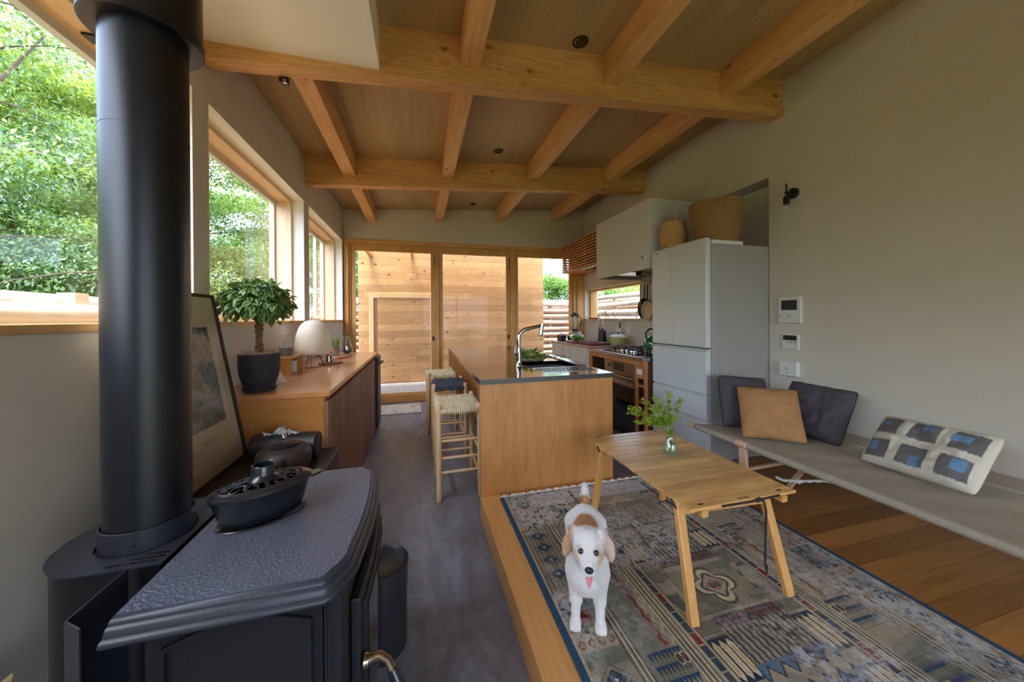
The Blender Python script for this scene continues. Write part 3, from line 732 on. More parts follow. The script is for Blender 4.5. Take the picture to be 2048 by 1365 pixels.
# gas hob
hb_ = root('gas_hob', (2.40, 3.35, zt), 'built-in gas hob with black pan supports and silver knobs', 'hob')
obj('plate', MB().box(2.14, 2.66, 3.05, 3.70, zt, zt+.008), M['black_glass'], hb_, bevel=.003)
for cx0, cy0 in ((2.33, 3.24), (2.33, 3.54), (2.55, 3.24), (2.55, 3.54)):
    bn = obj('burner', MB().lathe([(0, zt+.03), (.032, zt+.03), (.036, zt+.022), (.045, zt+.02), (.048, zt+.008), (0, zt+.008)], (cx0, cy0, 0), 20), M['steel'], hb_, smooth=True)
    b = MB()
    for k in range(4):
        a = PI/4+k*PI/2
        b.bar((cx0+.03*math.cos(a), cy0+.03*math.sin(a), zt+.042), (cx0+.115*math.cos(a), cy0+.115*math.sin(a), zt+.042), .010, .012)
        b.box(cx0+.105*math.cos(a)-.006, cx0+.105*math.cos(a)+.006, cy0+.105*math.sin(a)-.006, cy0+.105*math.sin(a)+.006, zt+.008, zt+.042)
    b.tube([(cx0+.05*math.cos(t), cy0+.05*math.sin(t), zt+.040) for t in [2*PI*q/20 for q in range(20)]], .005, 6, closed=True)
    obj('pan_support', b, M['black'], hb_)
for y in (3.12, 3.17, 3.25, 3.33):
    obj('knob', MB().cyl((2.175, y, zt+.008), (2.17, y, zt+.034), .0155, .013, 16), M['chrome'], hb_, smooth=True)
# pale unit by the back glass
M['limed'] = wood('limed_grey_board', (200, 194, 182), (172, 164, 150), axis=2, dens=.8, rough=.5, blotch=.25)
wu = root('sideboard_unit', (2.45, 4.5, 0), 'pale grey-limed kitchen cupboard with three doors and a steel top against the glass wall', 'kitchen cabinet')
obj('cabinet_body', MB().box(KX+.02, XR-.005, 3.962, 5.225, .06, .872), M['limed'], wu)
for y0, y1 in ((3.968, 4.19), (4.196, 4.765), (4.771, 5.222)):
    obj('door', MB().box(KX, KX+.02, y0, y1, .07, .880), M['limed'], wu, bevel=.0015)
obj('end_strip', MB().box(KX-.002, XR-.005, 3.956, 3.962, .06, .90), M['k_wood_z'], wu)
obj('top', MB().box(KX-.004, XR-.003, 3.962, 5.228, .882, .900), M['k_wood_y'], wu)
obj('steel_sheet', MB().box(KX+.002, XR-.003, 3.963, 5.226, .900, .9035), plain('brushed_grey_sheet', (186, 184, 180), .42, .5), wu)
obj('plinth', MB().box(KX+.05, XR-.02, 3.97, 5.2, 0, .06), M['black'], wu)
# sockets on the splashback and hanging rail
tz = .9035
for y in (4.45, 4.15, 3.35):
    so = obj('wall_socket', MB().box(XR-.007, XR, y-.035, y+.035, 1.03, 1.15).box(XR-.009, XR-.007, y-.012, y+.012, 1.06, 1.12), M['white'], None, bevel=.001)
    tag(so, 'white double socket plate on the kitchen splashback wall', 'socket', 'kitchen sockets')
# ------------------------------------------------------------------ things on the kitchen units
M['clear'] = glass_pane('clear_glass', (.93, .97, .96), 1.5)
M['iron'] = plain('cast_iron', (38, 36, 40), .6, 0, .2, 30, .2, 250)
M['tray_wood'] = wood('red_brown_tray', (150, 82, 54), (104, 52, 32), axis=0, rough=.4)
M['olive'] = plain('pale_olive_enamel', (196, 190, 120), .18, 0, .04, 3, coat=.5)
M['green_en'] = plain('dark_green_enamel', (36, 96, 40), .12, 0, .05, 3, coat=.8)
# jug blender
bx, by = 2.37, 4.93
o = root('blender', (bx, by, tz), 'jug blender with a silver base and black lid on the pale kitchen cupboard', 'blender')
obj('motor_base', MB().loft([[(bx+sx*w_, by+sy_*w_, z) for sx, sy_ in ((-1, -1), (1, -1), (1, 1), (-1, 1))] for w_, z in ((.095, tz), (.092, tz+.06), (.075, tz+.13), (.062, tz+.16))]), M['steel'], o, bevel=.008)
obj('collar', MB().cyl((bx, by, tz+.16), (bx, by, tz+.20), .055, .048, 20), M['black'], o, smooth=True)
obj('jug', MB().lathe([(.044, tz+.20), (.068, tz+.38), (.070, tz+.40), (.066, tz+.40), (.041, tz+.205)], (bx, by, 0), 20), M['clear'], o, smooth=True)
obj('lid', MB().lathe([(0, tz+.455), (.035, tz+.455), (.038, tz+.43), (.073, tz+.425), (.074, tz+.395), (0, tz+.395)], (bx, by, 0), 24), M['black'], o, smooth=True)
obj('jug_handle', MB().tube([(bx+.066, by, tz+.385), (bx+.11, by, tz+.37), (bx+.10, by, tz+.26), (bx+.055, by, tz+.24)], .009, 8), M['black'], o, smooth=True)
obj('dial', MB().cyl((bx-.09, by, tz+.06), (bx-.11, by, tz+.062), .02, .018, 14).cyl((bx-.088, by-.045, tz+.06), (bx-.105, by-.045, tz+.062), .01, .01, 10).cyl((bx-.088, by+.045, tz+.06), (bx-.105, by+.045, tz+.062), .01, .01, 10), M['black'], o)
# small dark toaster-like caddy behind it
c_ = root('spice_caddy', (2.2, 5.1, tz), 'low black spice caddy with pale jar tops beside the blender', 'caddy')
obj('box', MB().box(2.17, 2.26, 5.02, 5.18, tz, tz+.10), M['black'], c_, bevel=.006)
for y in (5.05, 5.10, 5.15): obj('jar_top', MB().cyl((2.215, y, tz+.10), (2.215, y, tz+.125), .018, .016, 12), M['white'], c_, smooth=True)
# wooden board with a lidded glass bowl of greens
bo = root('chopping_board', (2.25, 4.62, tz), 'thick red-brown wooden board under the glass bowl of greens', 'board')
obj('board', MB().box(2.135, 2.36, 4.47, 4.78, tz, tz+.035), M['tray_wood'], bo, bevel=.006)
gb = root('glass_bowl', (2.25, 4.62, tz+.035), 'lidded glass bowl full of green leaves on a wooden board', 'bowl')
z0 = tz+.0355
obj('bowl', MB().lathe([(0, z0), (.05, z0), (.095, z0+.05), (.105, z0+.065), (.101, z0+.065), (.09, z0+.052), (.048, z0+.004), (0, z0+.004)], (2.25, 4.62, 0), 28), M['clear'], gb, smooth=True)
obj('lid', MB().lathe([(.107, z0+.066), (.09, z0+.083), (.05, z0+.095), (.012, z0+.10), (.010, z0+.115), (.018, z0+.128), (0, z0+.134)], (2.25, 4.62, 0), 28), M['clear'], gb, smooth=True)
lv = Leaves()
for i in range(90):
    a = R_.uniform(0, 2*PI); r = .08*math.sqrt(R_.random())
    lv.add(Vector((2.25+r*math.cos(a), 4.62+r*math.sin(a), z0+.012+R_.random()*.05)), rv(R_), rv(R_), .04, .025)
lv.build('leaves', M['herb'], gb)
# shallow red-brown tray in front
tw = root('serving_tray', (2.30, 4.2, tz), 'shallow red-brown wooden tray with flared sides, in front of the black kettle', 'tray')
x0, x1, y0, y1 = 2.19, 2.47, 4.08, 4.40; h = .035
P = lambda e, z: [(x0-e, y0-e, z), (x1+e, y0-e, z), (x1+e, y1+e, z), (x0-e, y1+e, z)]
obj('tray', MB().loft([P(0, tz), P(.022, tz+h), P(.014, tz+h), P(-.004, tz+.008)]), M['tray_wood'], tw, bevel=.001)
# tall polished press stand and black kettle
ts = root('lever_press', (2.68, 4.72, tz), 'tall polished steel column press with a side arm behind the black kettle', 'press')
x, y = 2.66, 4.70
obj('column', MB().cyl((x, y, tz+.01), (x, y, tz+.40), .022, .022, 20), M['chrome'], ts, smooth=True)
obj('foot', MB().box(x-.07, x+.06, y-.07, y+.07, tz, tz+.012), M['steel'], ts, bevel=.003)
obj('arm', MB().tube([(x, y, tz+.365), (x-.17, y+.05, tz+.365)], .008, 8).cyl((x-.17, y+.05, tz+.33), (x-.17, y+.05, tz+.40), .018, .018, 14).cyl((x, y, tz+.40), (x, y, tz+.42), .027, .024, 16), M['chrome'], ts, smooth=True)
obj('thin_hose', MB().tube([(x+.03, y-.03, tz+.36), (x+.05, y-.06, tz+.25), (x+.045, y-.09, tz+.12), (x+.0, y-.12, tz+.02), (x-.06, y-.13, tz+.005)], .005, 6), M['white'], ts, smooth=True)
kt = root('black_kettle', (2.62, 4.45, tz), 'matt black electric kettle standing between the tray and the steel column', 'kettle')
x, y = 2.60, 4.50
obj('body', MB().lathe([(0, tz), (.075, tz), (.078, tz+.01), (.070, tz+.03), (.050, tz+.16), (.046, tz+.185), (.03, tz+.195), (0, tz+.197)], (x, y, 0), 26), M['black'], kt, smooth=True)
obj('handle', MB().tube([(x, y-.045, tz+.185), (x, y-.085, tz+.18), (x, y-.095, tz+.14), (x, y-.07, tz+.06)], .009, 8), M['black'], kt, smooth=True)
obj('lid_knob', MB().cyl((x, y, tz+.195), (x, y, tz+.215), .014, .018, 14), M['black'], kt, smooth=True)
obj('spout', MB().tube([(x, y+.05, tz+.12), (x, y+.08, tz+.17), (x, y+.10, tz+.175)], [.012, .008, .005], 8), M['black'], kt, smooth=True)
cbm = MB()
P = []
for i in range(34): a = i*.55; P.append((2.63+.045*math.cos(a)*(1-.01*i), 4.30+.045*math.sin(a), tz+.006+.0022*i))
obj_ = tag(obj('power_cord', cbm.tube(P, .004, 6), M['black'], None, smooth=True), 'coil of black cord lying beside the black kettle', 'cord')
# oval casserole on a trivet
px_, py_ = 2.56, 4.02
tv = root('trivet', (px_, py_, tz), 'pale olive iron trivet with small feet under the casserole', 'trivet')
zz = tz
b = MB().lathe([(.06, zz+.022), (.105, zz+.022), (.105, zz+.030), (.06, zz+.030), (.06, zz+.022)], (px_, py_, 0), 28)
for k in range(4): a = k*PI/2+.5; b.cyl((px_+.09*math.cos(a), py_+.09*math.sin(a), zz), (px_+.09*math.cos(a), py_+.09*math.sin(a), zz+.022), .008, .012, 8)
obj('ring', b, M['olive'], tv, smooth=True)
cs = root('casserole', (px_, py_, tz+.03), 'pale olive enamel casserole with two handles and a dark knob on its trivet', 'pot')
z0 = tz+.0305
obj('pot', MB().lathe([(0, z0), (.085, z0), (.105, z0+.02), (.115, z0+.085), (.119, z0+.088), (.111, z0+.088), (.10, z0+.02), (0, z0+.006)], (px_, py_, 0), 36), M['olive'], cs, smooth=True)
ld = obj('lid', MB().lathe([(.118, z0+.089), (.116, z0+.097), (.08, z0+.112), (.03, z0+.12), (0, z0+.121)], (px_, py_, 0), 36), M['white'], cs, smooth=True)
obj('knob', MB().lathe([(0, z0+.120), (.008, z0+.120), (.007, z0+.132), (.02, z0+.142), (.018, z0+.148), (0, z0+.15)], (px_, py_, 0), 16), M['black'], ld, smooth=True)
for sg in (-1, 1):
    obj('handle', MB().tube([(px_-.03, py_+sg*.112, z0+.078), (px_-.025, py_+sg*.145, z0+.082), (px_+.025, py_+sg*.145, z0+.082), (px_+.03, py_+sg*.112, z0+.078)], .008, 8), M['olive'], cs, smooth=True)
# kitchen roll holder with a sheep-shaped finial
tx, ty = 2.735, 4.25
rh = root('paper_roll_holder', (tx, ty, tz), 'kitchen roll on a wooden rod topped with a small grey sheep shape', 'roll holder')
obj('base', MB().cyl((tx, ty, tz), (tx, ty, tz+.012), .06, .06, 24), M['wicker'], rh)
obj('paper_roll', MB().lathe([(.02, tz+.013), (.035, tz+.013), (.035, tz+.22), (.02, tz+.22)], (tx, ty, 0), 24), M['white'], rh, smooth=True)
obj('rod', MB().cyl((tx, ty, tz+.012), (tx, ty, tz+.30), .0105, .0105, 12), M['tray_wood'], rh, smooth=True)
b = MB().ball((tx, ty, tz+.33), .03, 14, 10, .6, 1.25, .85).ball((tx, ty+.038, tz+.345), .014, 10, 8)
for k in (-1, 1):
    b.cyl((tx, ty+k*.02, tz+.315), (tx, ty+k*.022, tz+.288), .005, .004, 8)
obj('sheep_finial', b, plain('pale_blue_grey', (168, 186, 188), .6), rh, smooth=True)
# green kettle on the hob
gx, gy, gz = 2.50, 3.24, zt+.049
gk = root('green_kettle', (gx, gy, gz), 'dark green enamel kettle on the hob, partly behind the refrigerator', 'kettle')
obj('body', MB().lathe([(0, gz), (.095, gz), (.102, gz+.012), (.098, gz+.08), (.085, gz+.10), (.055, gz+.118), (.05, gz+.125), (.03, gz+.138), (0, gz+.14)], (gx, gy, 0), 32), M['green_en'], gk, smooth=True)
obj('lid_knob', MB().ball((gx, gy, gz+.15), .013, 12, 8), M['black'], gk, smooth=True)
obj('handle', MB().tube([(gx-.07, gy+.02, gz+.10), (gx-.08, gy+.02, gz+.17), (gx-.045, gy+.01, gz+.215), (gx+.045, gy-.01, gz+.215), (gx+.08, gy-.02, gz+.17), (gx+.07, gy-.02, gz+.10)], .009, 10), M['black'], gk, smooth=True)
obj('spout', MB().tube([(gx+.08, gy-.04, gz+.05), (gx+.115, gy-.065, gz+.09), (gx+.13, gy-.075, gz+.10)], [.02, .014, .011], 10), M['green_en'], gk, smooth=True)
# horse figurine and bent hooks on the kitchen sill
hz = 1.262; hx_, hy_ = 2.87, 4.80
b = MB()
b.tube([(hx_, hy_-.045, hz+.062), (hx_, hy_, hz+.06), (hx_, hy_+.035, hz+.068)], [.017, .019, .017], 10)
b.tube([(hx_, hy_+.03, hz+.07), (hx_, hy_+.052, hz+.10), (hx_, hy_+.055, hz+.115)], [.014, .010, .009], 8)
b.tube([(hx_, hy_+.048, hz+.118), (hx_, hy_+.08, hz+.102)], [.010, .006], 8)
for yy in (-.045, -.035, .028, .038): b.tube([(hx_+(.008 if yy in (-.045, .028) else -.008), hy_+yy, hz+.055), (hx_+(.008 if yy in (-.045, .028) else -.008), hy_+yy, hz)], [.007, .005], 8)
b.tube([(hx_, hy_-.055, hz+.068), (hx_, hy_-.07, hz+.04)], [.006, .002], 6)
tag(obj('horse_figurine', b, M['wicker'], None, smooth=True), 'small cream horse figurine standing on the kitchen window sill', 'figurine')
for y, lab in ((4.60, 'bent grey metal hook on the kitchen sill, next to the horse figurine'), (4.06, 'bent grey metal hook on the kitchen sill, at the hanging pans end')):
    sg = -1 if y > 4.3 else 1
    b = MB().tube([(2.87, y, hz+.001), (2.87, y, hz+.07), (2.87, y-sg*.008, hz+.085), (2.87, y-sg*.03, hz+.095), (2.87, y-sg*.075, hz+.095)], .006, 8)
    tag(obj('metal_hook', b, M['steel'], None, smooth=True), lab, 'hook')
# rail and pans
ry0, ry1, rz_ = 2.95, 3.80, 1.735
rl = root('hanging_rail', (XR, 3.4, rz_), 'steel hanging rail for pans under the range hood', 'rail')
obj('rod', MB().tube([(XR, ry1-.02, rz_), (XR-.06, ry1-.02, rz_), (XR-.06, ry0+.02, rz_), (XR, ry0+.02, rz_)], .006, 8), M['chrome'], rl, smooth=True)
for y in (3.77, 3.70, 3.60, 3.50):
    obj('hook', MB().tube([(XR-.06, y, rz_+.008), (XR-.072, y, rz_+.002), (XR-.06, y+.002, rz_-.03), (XR-.072, y+.002, rz_-.05), (XR-.082, y, rz_-.035)], .0028, 6), M['chrome'], rl, smooth=True)
def pan(y, xw, r, L, rot, mat, label, name='frying_pan'):
    o = root(name, (XR-.075, y, rz_-.045), label, 'pan')
    zc_ = rz_-.055-L-r
    b = MB(); n = 32; loops = []
    for rr, xx in ((r*.78, 0), (r*.8, -.003), (r, -.042), (r-.004, -.044), (r*.78, -.008)):
        loops.append([(xw+xx, y+rr*math.cos(2*PI*k/n), zc_+rr*math.sin(2*PI*k/n)) for k in range(n)])
    b.loft(loops); obj('pan_body', b, mat, o, smooth=True)
    obj('handle', MB().bar((xw-.04, y, zc_+r-.005), (xw-.03, y, rz_-.055), .022, .008, (1, 0, 0)), M['iron'], o, bevel=.003)
    return o
pan(3.70, XR-.045, .13, .16, 0, M['iron'], 'dark iron frying pan hanging deepest on the rail beside the refrigerator')
pan(3.57, XR-.10, .115, .20, 0, M['wicker'], 'frying pan with a tan face hanging in front of the dark iron pan')
b = MB().bar((XR-.085, 3.775, rz_-.05), (XR-.085, 3.775, rz_-.25), .012, .005, (1, 0, 0)).box(XR-.09, XR-.082, 3.755, 3.795, rz_-.33, rz_-.25)
tag(obj('turner', b, M['tray_wood'], None, bevel=.002), 'slim brown turner hanging at the window end of the pan rail', 'utensil')
b = MB().lathe([(0, -.03), (.035, -.03), (.04, 0), (.035, .03), (0, .03)], (0, 0, 0), 20); bmesh.ops.rotate(b.bm, verts=b.bm.verts, matrix=Ry(PI/2)); bmesh.ops.translate(b.bm, verts=b.bm.verts, vec=(2.30, 2.90, 1.70))
b.tube([(2.30, 2.90, 1.70), (2.30, 2.90, 1.78)], .004, 6)
tag(obj('hanging_pot_lid', b, M['darkgrey'], None, smooth=True), 'dark round pot lid hanging under the hood edge by the refrigerator', 'lid')
# ------------------------------------------------------------------ wood stove, flue and hearth things
def cast(name, c, bsc, bst, rough=.45, spec=.5):
    k = NM(name); v = k.co(); a = lin(c)
    k.set(Base_Color=k.ramp(k.noise(v, 6, 3), [(.3, tuple(x*.85 for x in a)), (.7, a)]), Roughness=rough, Specular_IOR_Level=spec, Metallic=.15)
    vo = k.n('ShaderNodeTexVoronoi', {'Vector': k.noise(v, 8, 2, out=1) if False else v, 'Scale': bsc}, feature='SMOOTH_F1')
    k.bump(k.math('ADD', k.math('MULTIPLY', vo.outputs['Distance'], .8), k.math('MULTIPLY', k.noise(v, bsc*.8, 3), .6)), bst, .003)
    return k.m
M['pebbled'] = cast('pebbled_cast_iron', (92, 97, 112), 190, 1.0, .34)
M['cast'] = cast('smooth_cast_iron', (56, 59, 68), 420, .12, .4)
M['flue'] = plain('flue_matt_black', (21, 23, 29), .36, .1, .04, 2, .03, 300)
M['shield'] = plain('flue_shield_grey', (44, 46, 56), .38, .1, .04, 2)
M['enamel'] = plain('black_enamel', (26, 28, 34), .3, 0, 0, coat=.35)
M['brass'] = metal('aged_brass', (168, 152, 134), .28)
M['stone'] = plain('dark_stone', (50, 47, 44), .4, 0, .35, 9, .1, 60)

st_ = root('wood_stove', (-.36, 1.06, 0), 'dark cast iron wood stove with a pebbled top standing beneath the left window', 'stove')
TZ = .745
def outline(e, n=10):       # plan outline grown outward by e (front faces +x, bowed)
    e = e*.85
    P = [(-.537-e*.2, .784-e), (-.204+e*.6, .784-e), (-.196+e*.85, .787-e*.7), (-.190+e*.95, .796-e*.35), (-.184+e, .808-e*.15), (-.174+e, .820), (-.167+e, .835)]
    for i in range(n+1):
        t = i/n; y = .85+t*.42; P.append((-.164+e+.013*math.sin(PI*t), y))
    P += [(-.167+e, 1.285), (-.174+e, 1.297), (-.187+e, 1.308+e*.15), (-.193+e*.95, 1.318+e*.35), (-.199+e*.85, 1.327+e*.7), (-.207+e*.6, 1.331+e), (-.537-e*.2, 1.331+e)]
    return P
prof = [(0, TZ), (.004, TZ-.0005), (.010, TZ-.004), (.0125, TZ-.009), (.0125, TZ-.011), (.0175, TZ-.012), (.020, TZ-.016), (.0235, TZ-.024), (.0235, TZ-.026), (.026, TZ-.0265), (.030, TZ-.028), (.033, TZ-.033), (.032, TZ-.038), (.026, TZ-.042), (.0, TZ-.043)]
b = MB(); b.loft([[(x, y, z) for x, y in outline(e)] for e, z in prof[::-1]], True, False)
obj('top_moulding', b, M['cast'], st_, smooth=True, sharp=50)
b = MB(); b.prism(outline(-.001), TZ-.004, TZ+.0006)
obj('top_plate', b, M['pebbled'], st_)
# body with raised side panel
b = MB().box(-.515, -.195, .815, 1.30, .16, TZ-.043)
M['cast_body'] = cast('shaded_cast_iron', (34, 35, 40), 420, .12, .45)  # dark iron, deepened for shade on the side away from windows
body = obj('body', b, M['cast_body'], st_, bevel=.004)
def arch_frame(x0, x1, z0, z1, y0, y1, w_, rise=.03, n=12):
    out, inn = [(x0, z0)], [(x0+w_, z0+w_)]
    for i in range(n+1):
        t = i/n; x = x0+(x1-x0)*t; out.append((x, z1+rise*math.sin(PI*t)-rise*.3))
        xx = x0+w_+(x1-x0-2*w_)*t; inn.append((xx, z1-w_+rise*math.sin(PI*t)-rise*.3))
    out.append((x1, z0)); inn.append((x1-w_, z0+w_))
    m_ = MB(); N = len(out)
    A = [m_.bm.verts.new((x, y0, z)) for x, z in out]; B = [m_.bm.verts.new((x, y0, z)) for x, z in inn]
    C_ = [m_.bm.verts.new((x, y1, z)) for x, z in out]; D = [m_.bm.verts.new((x, y1, z)) for x, z in inn]
    for i in range(N):
        j = (i+1) % N
        for q in ((A[i], A[j], B[j], B[i]), (A[i], C_[i], C_[j], A[j]), (B[i], B[j], D[j], D[i])): m_.bm.faces.new(q)
    return m_
obj('side_panel', arch_frame(-.485, -.225, .22, .655, .806, .816, .007), M['cast_body'], st_)
b = MB()
for i in range(3): b.box(-.207+i*.008, -.203+i*.008, .804, .816, .18, TZ-.062)
obj('side_flute', b, M['cast_body'], st_, bevel=.001)
obj('front_frame', MB().prism([(-.197, .806), (-.168, .806), (-.158, .83), (-.152, 1.06), (-.158, 1.285), (-.168, 1.31), (-.197, 1.31)], .16, TZ-.043), M['cast_body'], st_, bevel=.003)
# door in the bowed front, with glass
def bow(y): return -.155+.012*math.sin(PI*max(0, min(1, (y-.83)/.46)))
def bowed(y0, y1, z0, z1, t0, t1, n=8):
    m_ = MB(); L = []
    for i in range(n+1):
        y = y0+(y1-y0)*i/n; x = bow(y)
        L.append([(x+t0, y, z0), (x+t1, y, z0), (x+t1, y, z1), (x+t0, y, z1)])
    return m_.loft(L)
dr_ = obj('door', bowed(.845, 1.27, .24, .64, -.002, .018), M['cast_body'], st_, bevel=.004)
obj('door_frame', bowed(.875, 1.24, .27, .61, .016, .024), M['cast_body'], dr_, bevel=.003)
obj('glass', bowed(.90, 1.215, .295, .585, .022, .026), M['black_glass'], dr_)
hd_ = obj('handle', MB().tube([(-.128, .862, .478), (-.112, .862, .480), (-.095, .862, .482), (-.078, .855, .474), (-.066, .845, .458)], [.012, .009, .010, .009, .010], 12).cyl((-.13, .862, .478), (-.12, .862, .478), .016, .014, 14), M['brass'], dr_, smooth=True)
obj('grip', MB().tube([(-.066, .845, .458), (-.045, .828, .42), (-.035, .82, .39)], [.012, .013, .010], 12), M['enamel'], hd_, smooth=True)
for x, y in ((-.49, .84), (-.22, .84), (-.22, 1.275), (-.49, 1.275)):
    obj('leg', MB().lathe([(.016, 0), (.022, .02), (.016, .06), (.028, .14), (.034, .165), (0, .165)], (x, y, 0), 14), M['cast'], st_, smooth=True)
obj('trivet_ring', MB().lathe([(0, TZ+.0008), (.101, TZ+.0008), (.103, TZ+.0035), (.1015, TZ+.005), (.098, TZ+.003), (0, TZ+.003)], (-.413, 1.075, 0), 48, 1, .62, math.radians(30)), M['enamel'], st_, smooth=True)

# rear heat shield sheet
sh_ = root('heat_shield', (-.60, .95, 0), 'thin folded dark steel sheet standing behind the stove as a heat shield', 'heat shield')
obj('sheet', MB().box(-.611, -.6085, .789, .924, .12, TZ+.001), M['shield'], sh_)
b = MB().hexa([(-.611, .789, .12), (-.571, .763, .12), (-.570, .7655, .12), (-.6085, .7915, .12), (-.611, .789, TZ+.001), (-.571, .763, TZ+.001), (-.570, .7655, TZ+.001), (-.6085, .7915, TZ+.001)])
obj('front_lip', b, M['shield'], sh_)
obj('foot', MB().box(-.63, -.60, .80, .83, 0, .12).box(-.63, -.60, .88, .91, 0, .12), M['shield'], sh_)
# flue with lower casing
fl = root('stove_flue', (-.66, 1.07, 0), 'wide black stove pipe rising to the white soffit with a bigger sleeve at the top', 'stove pipe')
FX, FY, FR = -.66, 1.07, .080
obj('pipe', MB().cyl((FX, FY, .70), (FX, FY, 2.02), FR, FR, 64), M['flue'], fl, smooth=True)
obj('seam', MB().cyl((FX, FY, 1.742), (FX, FY, 1.7435), FR+.0006, FR+.0006, 64), M['shield'], fl)
cl = obj('collar', MB().lathe([(FR+.001, .775), (FR+.003, .790), (FR+.006, .789), (FR+.006, .735), (FR, .735)], (FX, FY, 0), 64), M['shield'], fl, smooth=True)
b = MB()
for a in (-1.35, .8): b.ball((FX+(FR+.0065)*math.cos(a), FY+(FR+.0065)*math.sin(a), .763), .004, 10, 8)
obj('screw', b, M['black'], cl, smooth=True)
slv = obj('sleeve', MB().lathe([(FR, 1.985), (.108, 1.985), (.1115, 1.989), (.1115, 2.012), (.108, 2.016), (.108, 2.70)], (FX, FY, 0), 64), M['flue'], fl, smooth=True)
obj('ceiling_plate', MB().lathe([(.10, 2.683), (.16, 2.683), (.16, 2.691), (.10, 2.691)], (FX, FY, 0), 48), M['flue'], fl)
# D-shaped casing round the flue foot
def dshape(e=0):
    P = [(-.555+e, .932-e), (-.60, .932-e)]
    cx0, cy0, rx, ry = -.690, 1.085, .140+e, .155+e
    for i in range(19):
        a = -PI/2-.12 - (PI-.24)*i/18; P.append((cx0+rx*math.cos(a), cy0+ry*math.sin(a)))
    P += [(-.60, 1.245+e), (-.555+e, 1.245+e)]
    return P
cs_ = obj('casing', MB().prism(dshape(-.006), .02, .734), M['flue'], fl, smooth=True)
b = MB()
P = dshape(0); n = len(P)                     # top sheet with the hole for the collar
hole = [(FX+(FR+.0115)*math.cos(2*PI*k/40), FY+(FR+.0115)*math.sin(2*PI*k/40)) for k in range(40)]
bm = b.bm
for z, flip in ((.7375, 0),):
    vo_ = [bm.verts.new((x, y, z)) for x, y in P]; vi = [bm.verts.new((x, y, z)) for x, y in hole]
    eo = [bm.edges.new((vo_[i], vo_[(i+1) % n])) for i in range(n)]; ei = [bm.edges.new((vi[i], vi[(i+1) % 40])) for i in range(40)]
    bmesh.ops.triangle_fill(bm, use_beauty=True, edges=eo+ei)
r_ = bmesh.ops.extrude_face_region(bm, geom=bm.faces[:]); bmesh.ops.translate(bm, verts=[v for v in r_['geom'] if isinstance(v, bmesh.types.BMVert)], vec=(0, 0, .0035))
tp_ = obj('top_sheet', b, M['shield'], fl)
for i, (x0, x1, y) in enumerate(((-.66, -.575, .948), (-.625, -.567, .962), (-.60, -.565, .976))):
    m_ = MB(); m_.prism([(x0+.003*math.cos(a)-.003 if c < 0 else x1+.003*math.cos(a), y+.003*math.sin(a)) for c, a in [(-1, PI/2+PI*k/6) for k in range(7)]+[(1, -PI/2+PI*k/6) for k in range(7)]], .7411, .7416)
    obj('vent_slot', m_, M['black_glass'], tp_)

# lidded steamer pot on the stove top
sp_ = root('steamer_pot', (-.412, 1.075, TZ+.006), 'black oval cast iron steamer pot with a scrolled openwork lid, on the stove top', 'pot')
ang = math.radians(32); ca, sa = math.cos(ang), math.sin(ang); pc = (-.413, 1.075)
def ov_(a, b_, z, n=48): return [(pc[0]+a*math.cos(t)*ca-b_*math.sin(t)*sa, pc[1]+a*math.cos(t)*sa+b_*math.sin(t)*ca, z) for t in [2*PI*k/n for k in range(n)]]
z0 = TZ+.0062
b = MB().loft([ov_(.088, .05, z0), ov_(.093, .054, z0+.004), ov_(.103, .06, z0+.04), ov_(.112, .067, z0+.072), ov_(.116, .070, z0+.076), ov_(.112, .067, z0+.076), ov_(.09, .052, z0+.01)], True, True)
obj('pot', b, M['enamel'], sp_, smooth=True)
# lid: solid rim, domed web with scroll holes cut as openings between ribs
lid = MB()
def dome(u, v):             # u,v in unit disc -> point
    r2 = min(1, u*u+v*v); z = z0+.078+.030*(1-r2)**.75
    x, y = .113*u, .068*v
    return Vector((pc[0]+x*ca-y*sa, pc[1]+x*sa+y*ca, z))
lid.loft([ov_(.117, .071, z0+.0765), ov_(.117, .071, z0+.083), ov_(.108, .064, z0+.088), ov_(.095, .053, z0+.091), ov_(.095, .053, z0+.085), ov_(.106, .062, z0+.0775)], False, False)
STR = []                                   # strokes of metal left between the pierced scrolls
for s_ in (1, -1):
    for t_ in (1, -1):
        for cx0, cy0, R0, tu, a0 in ((.56, .36, .20, 1.05, 2.2), (.25, .60, .18, 1.0, 4.2), (.80, .10, .13, .9, 1.0)):
            STR.append(([(s_*(cx0+R0*(1-.62*f)*math.cos(f*tu*2*PI+a0)), t_*(cy0+R0*(1-.62*f)*math.sin(f*tu*2*PI+a0))) for f in [i/18 for i in range(19)]], .034))
        STR.append(([(s_*.18, t_*.28), (s_*.38, t_*.34), (s_*.40, t_*.62), (s_*.46, t_*.80)], .045))
        STR.append(([(s_*.30, t_*.06), (s_*.52, t_*.14), (s_*.68, t_*.30), (s_*.80, t_*.36)], .04))
    STR.append(([(s_*.25, 0), (s_*.95, 0)], .045)); STR.append(([(0, s_*.3), (0, s_*.9)], .06))
n = 150; g = np.linspace(-1, 1, n); U, W_ = np.meshgrid(g, g, indexing='ij'); rr = np.hypot(U, W_)
keep = ((rr < .335) & (rr > .19)) | (rr > .845); dmin = np.full(U.shape, 9.0)
for pth, wd in STR:
    for (x0, y0), (x1, y1) in zip(pth, pth[1:]):
        dx, dy = x1-x0, y1-y0; t = np.clip(((U-x0)*dx+(W_-y0)*dy)/(dx*dx+dy*dy+1e-9), 0, 1); dmin = np.minimum(dmin, np.hypot(U-x0-t*dx, W_-y0-t*dy)-wd)
keep |= (dmin < 0); keep &= rr < .955
zz_ = z0+.079+.024*np.clip(1-rr**2, 0, 1)**.8+.0015*np.clip(-dmin*20, 0, 1)
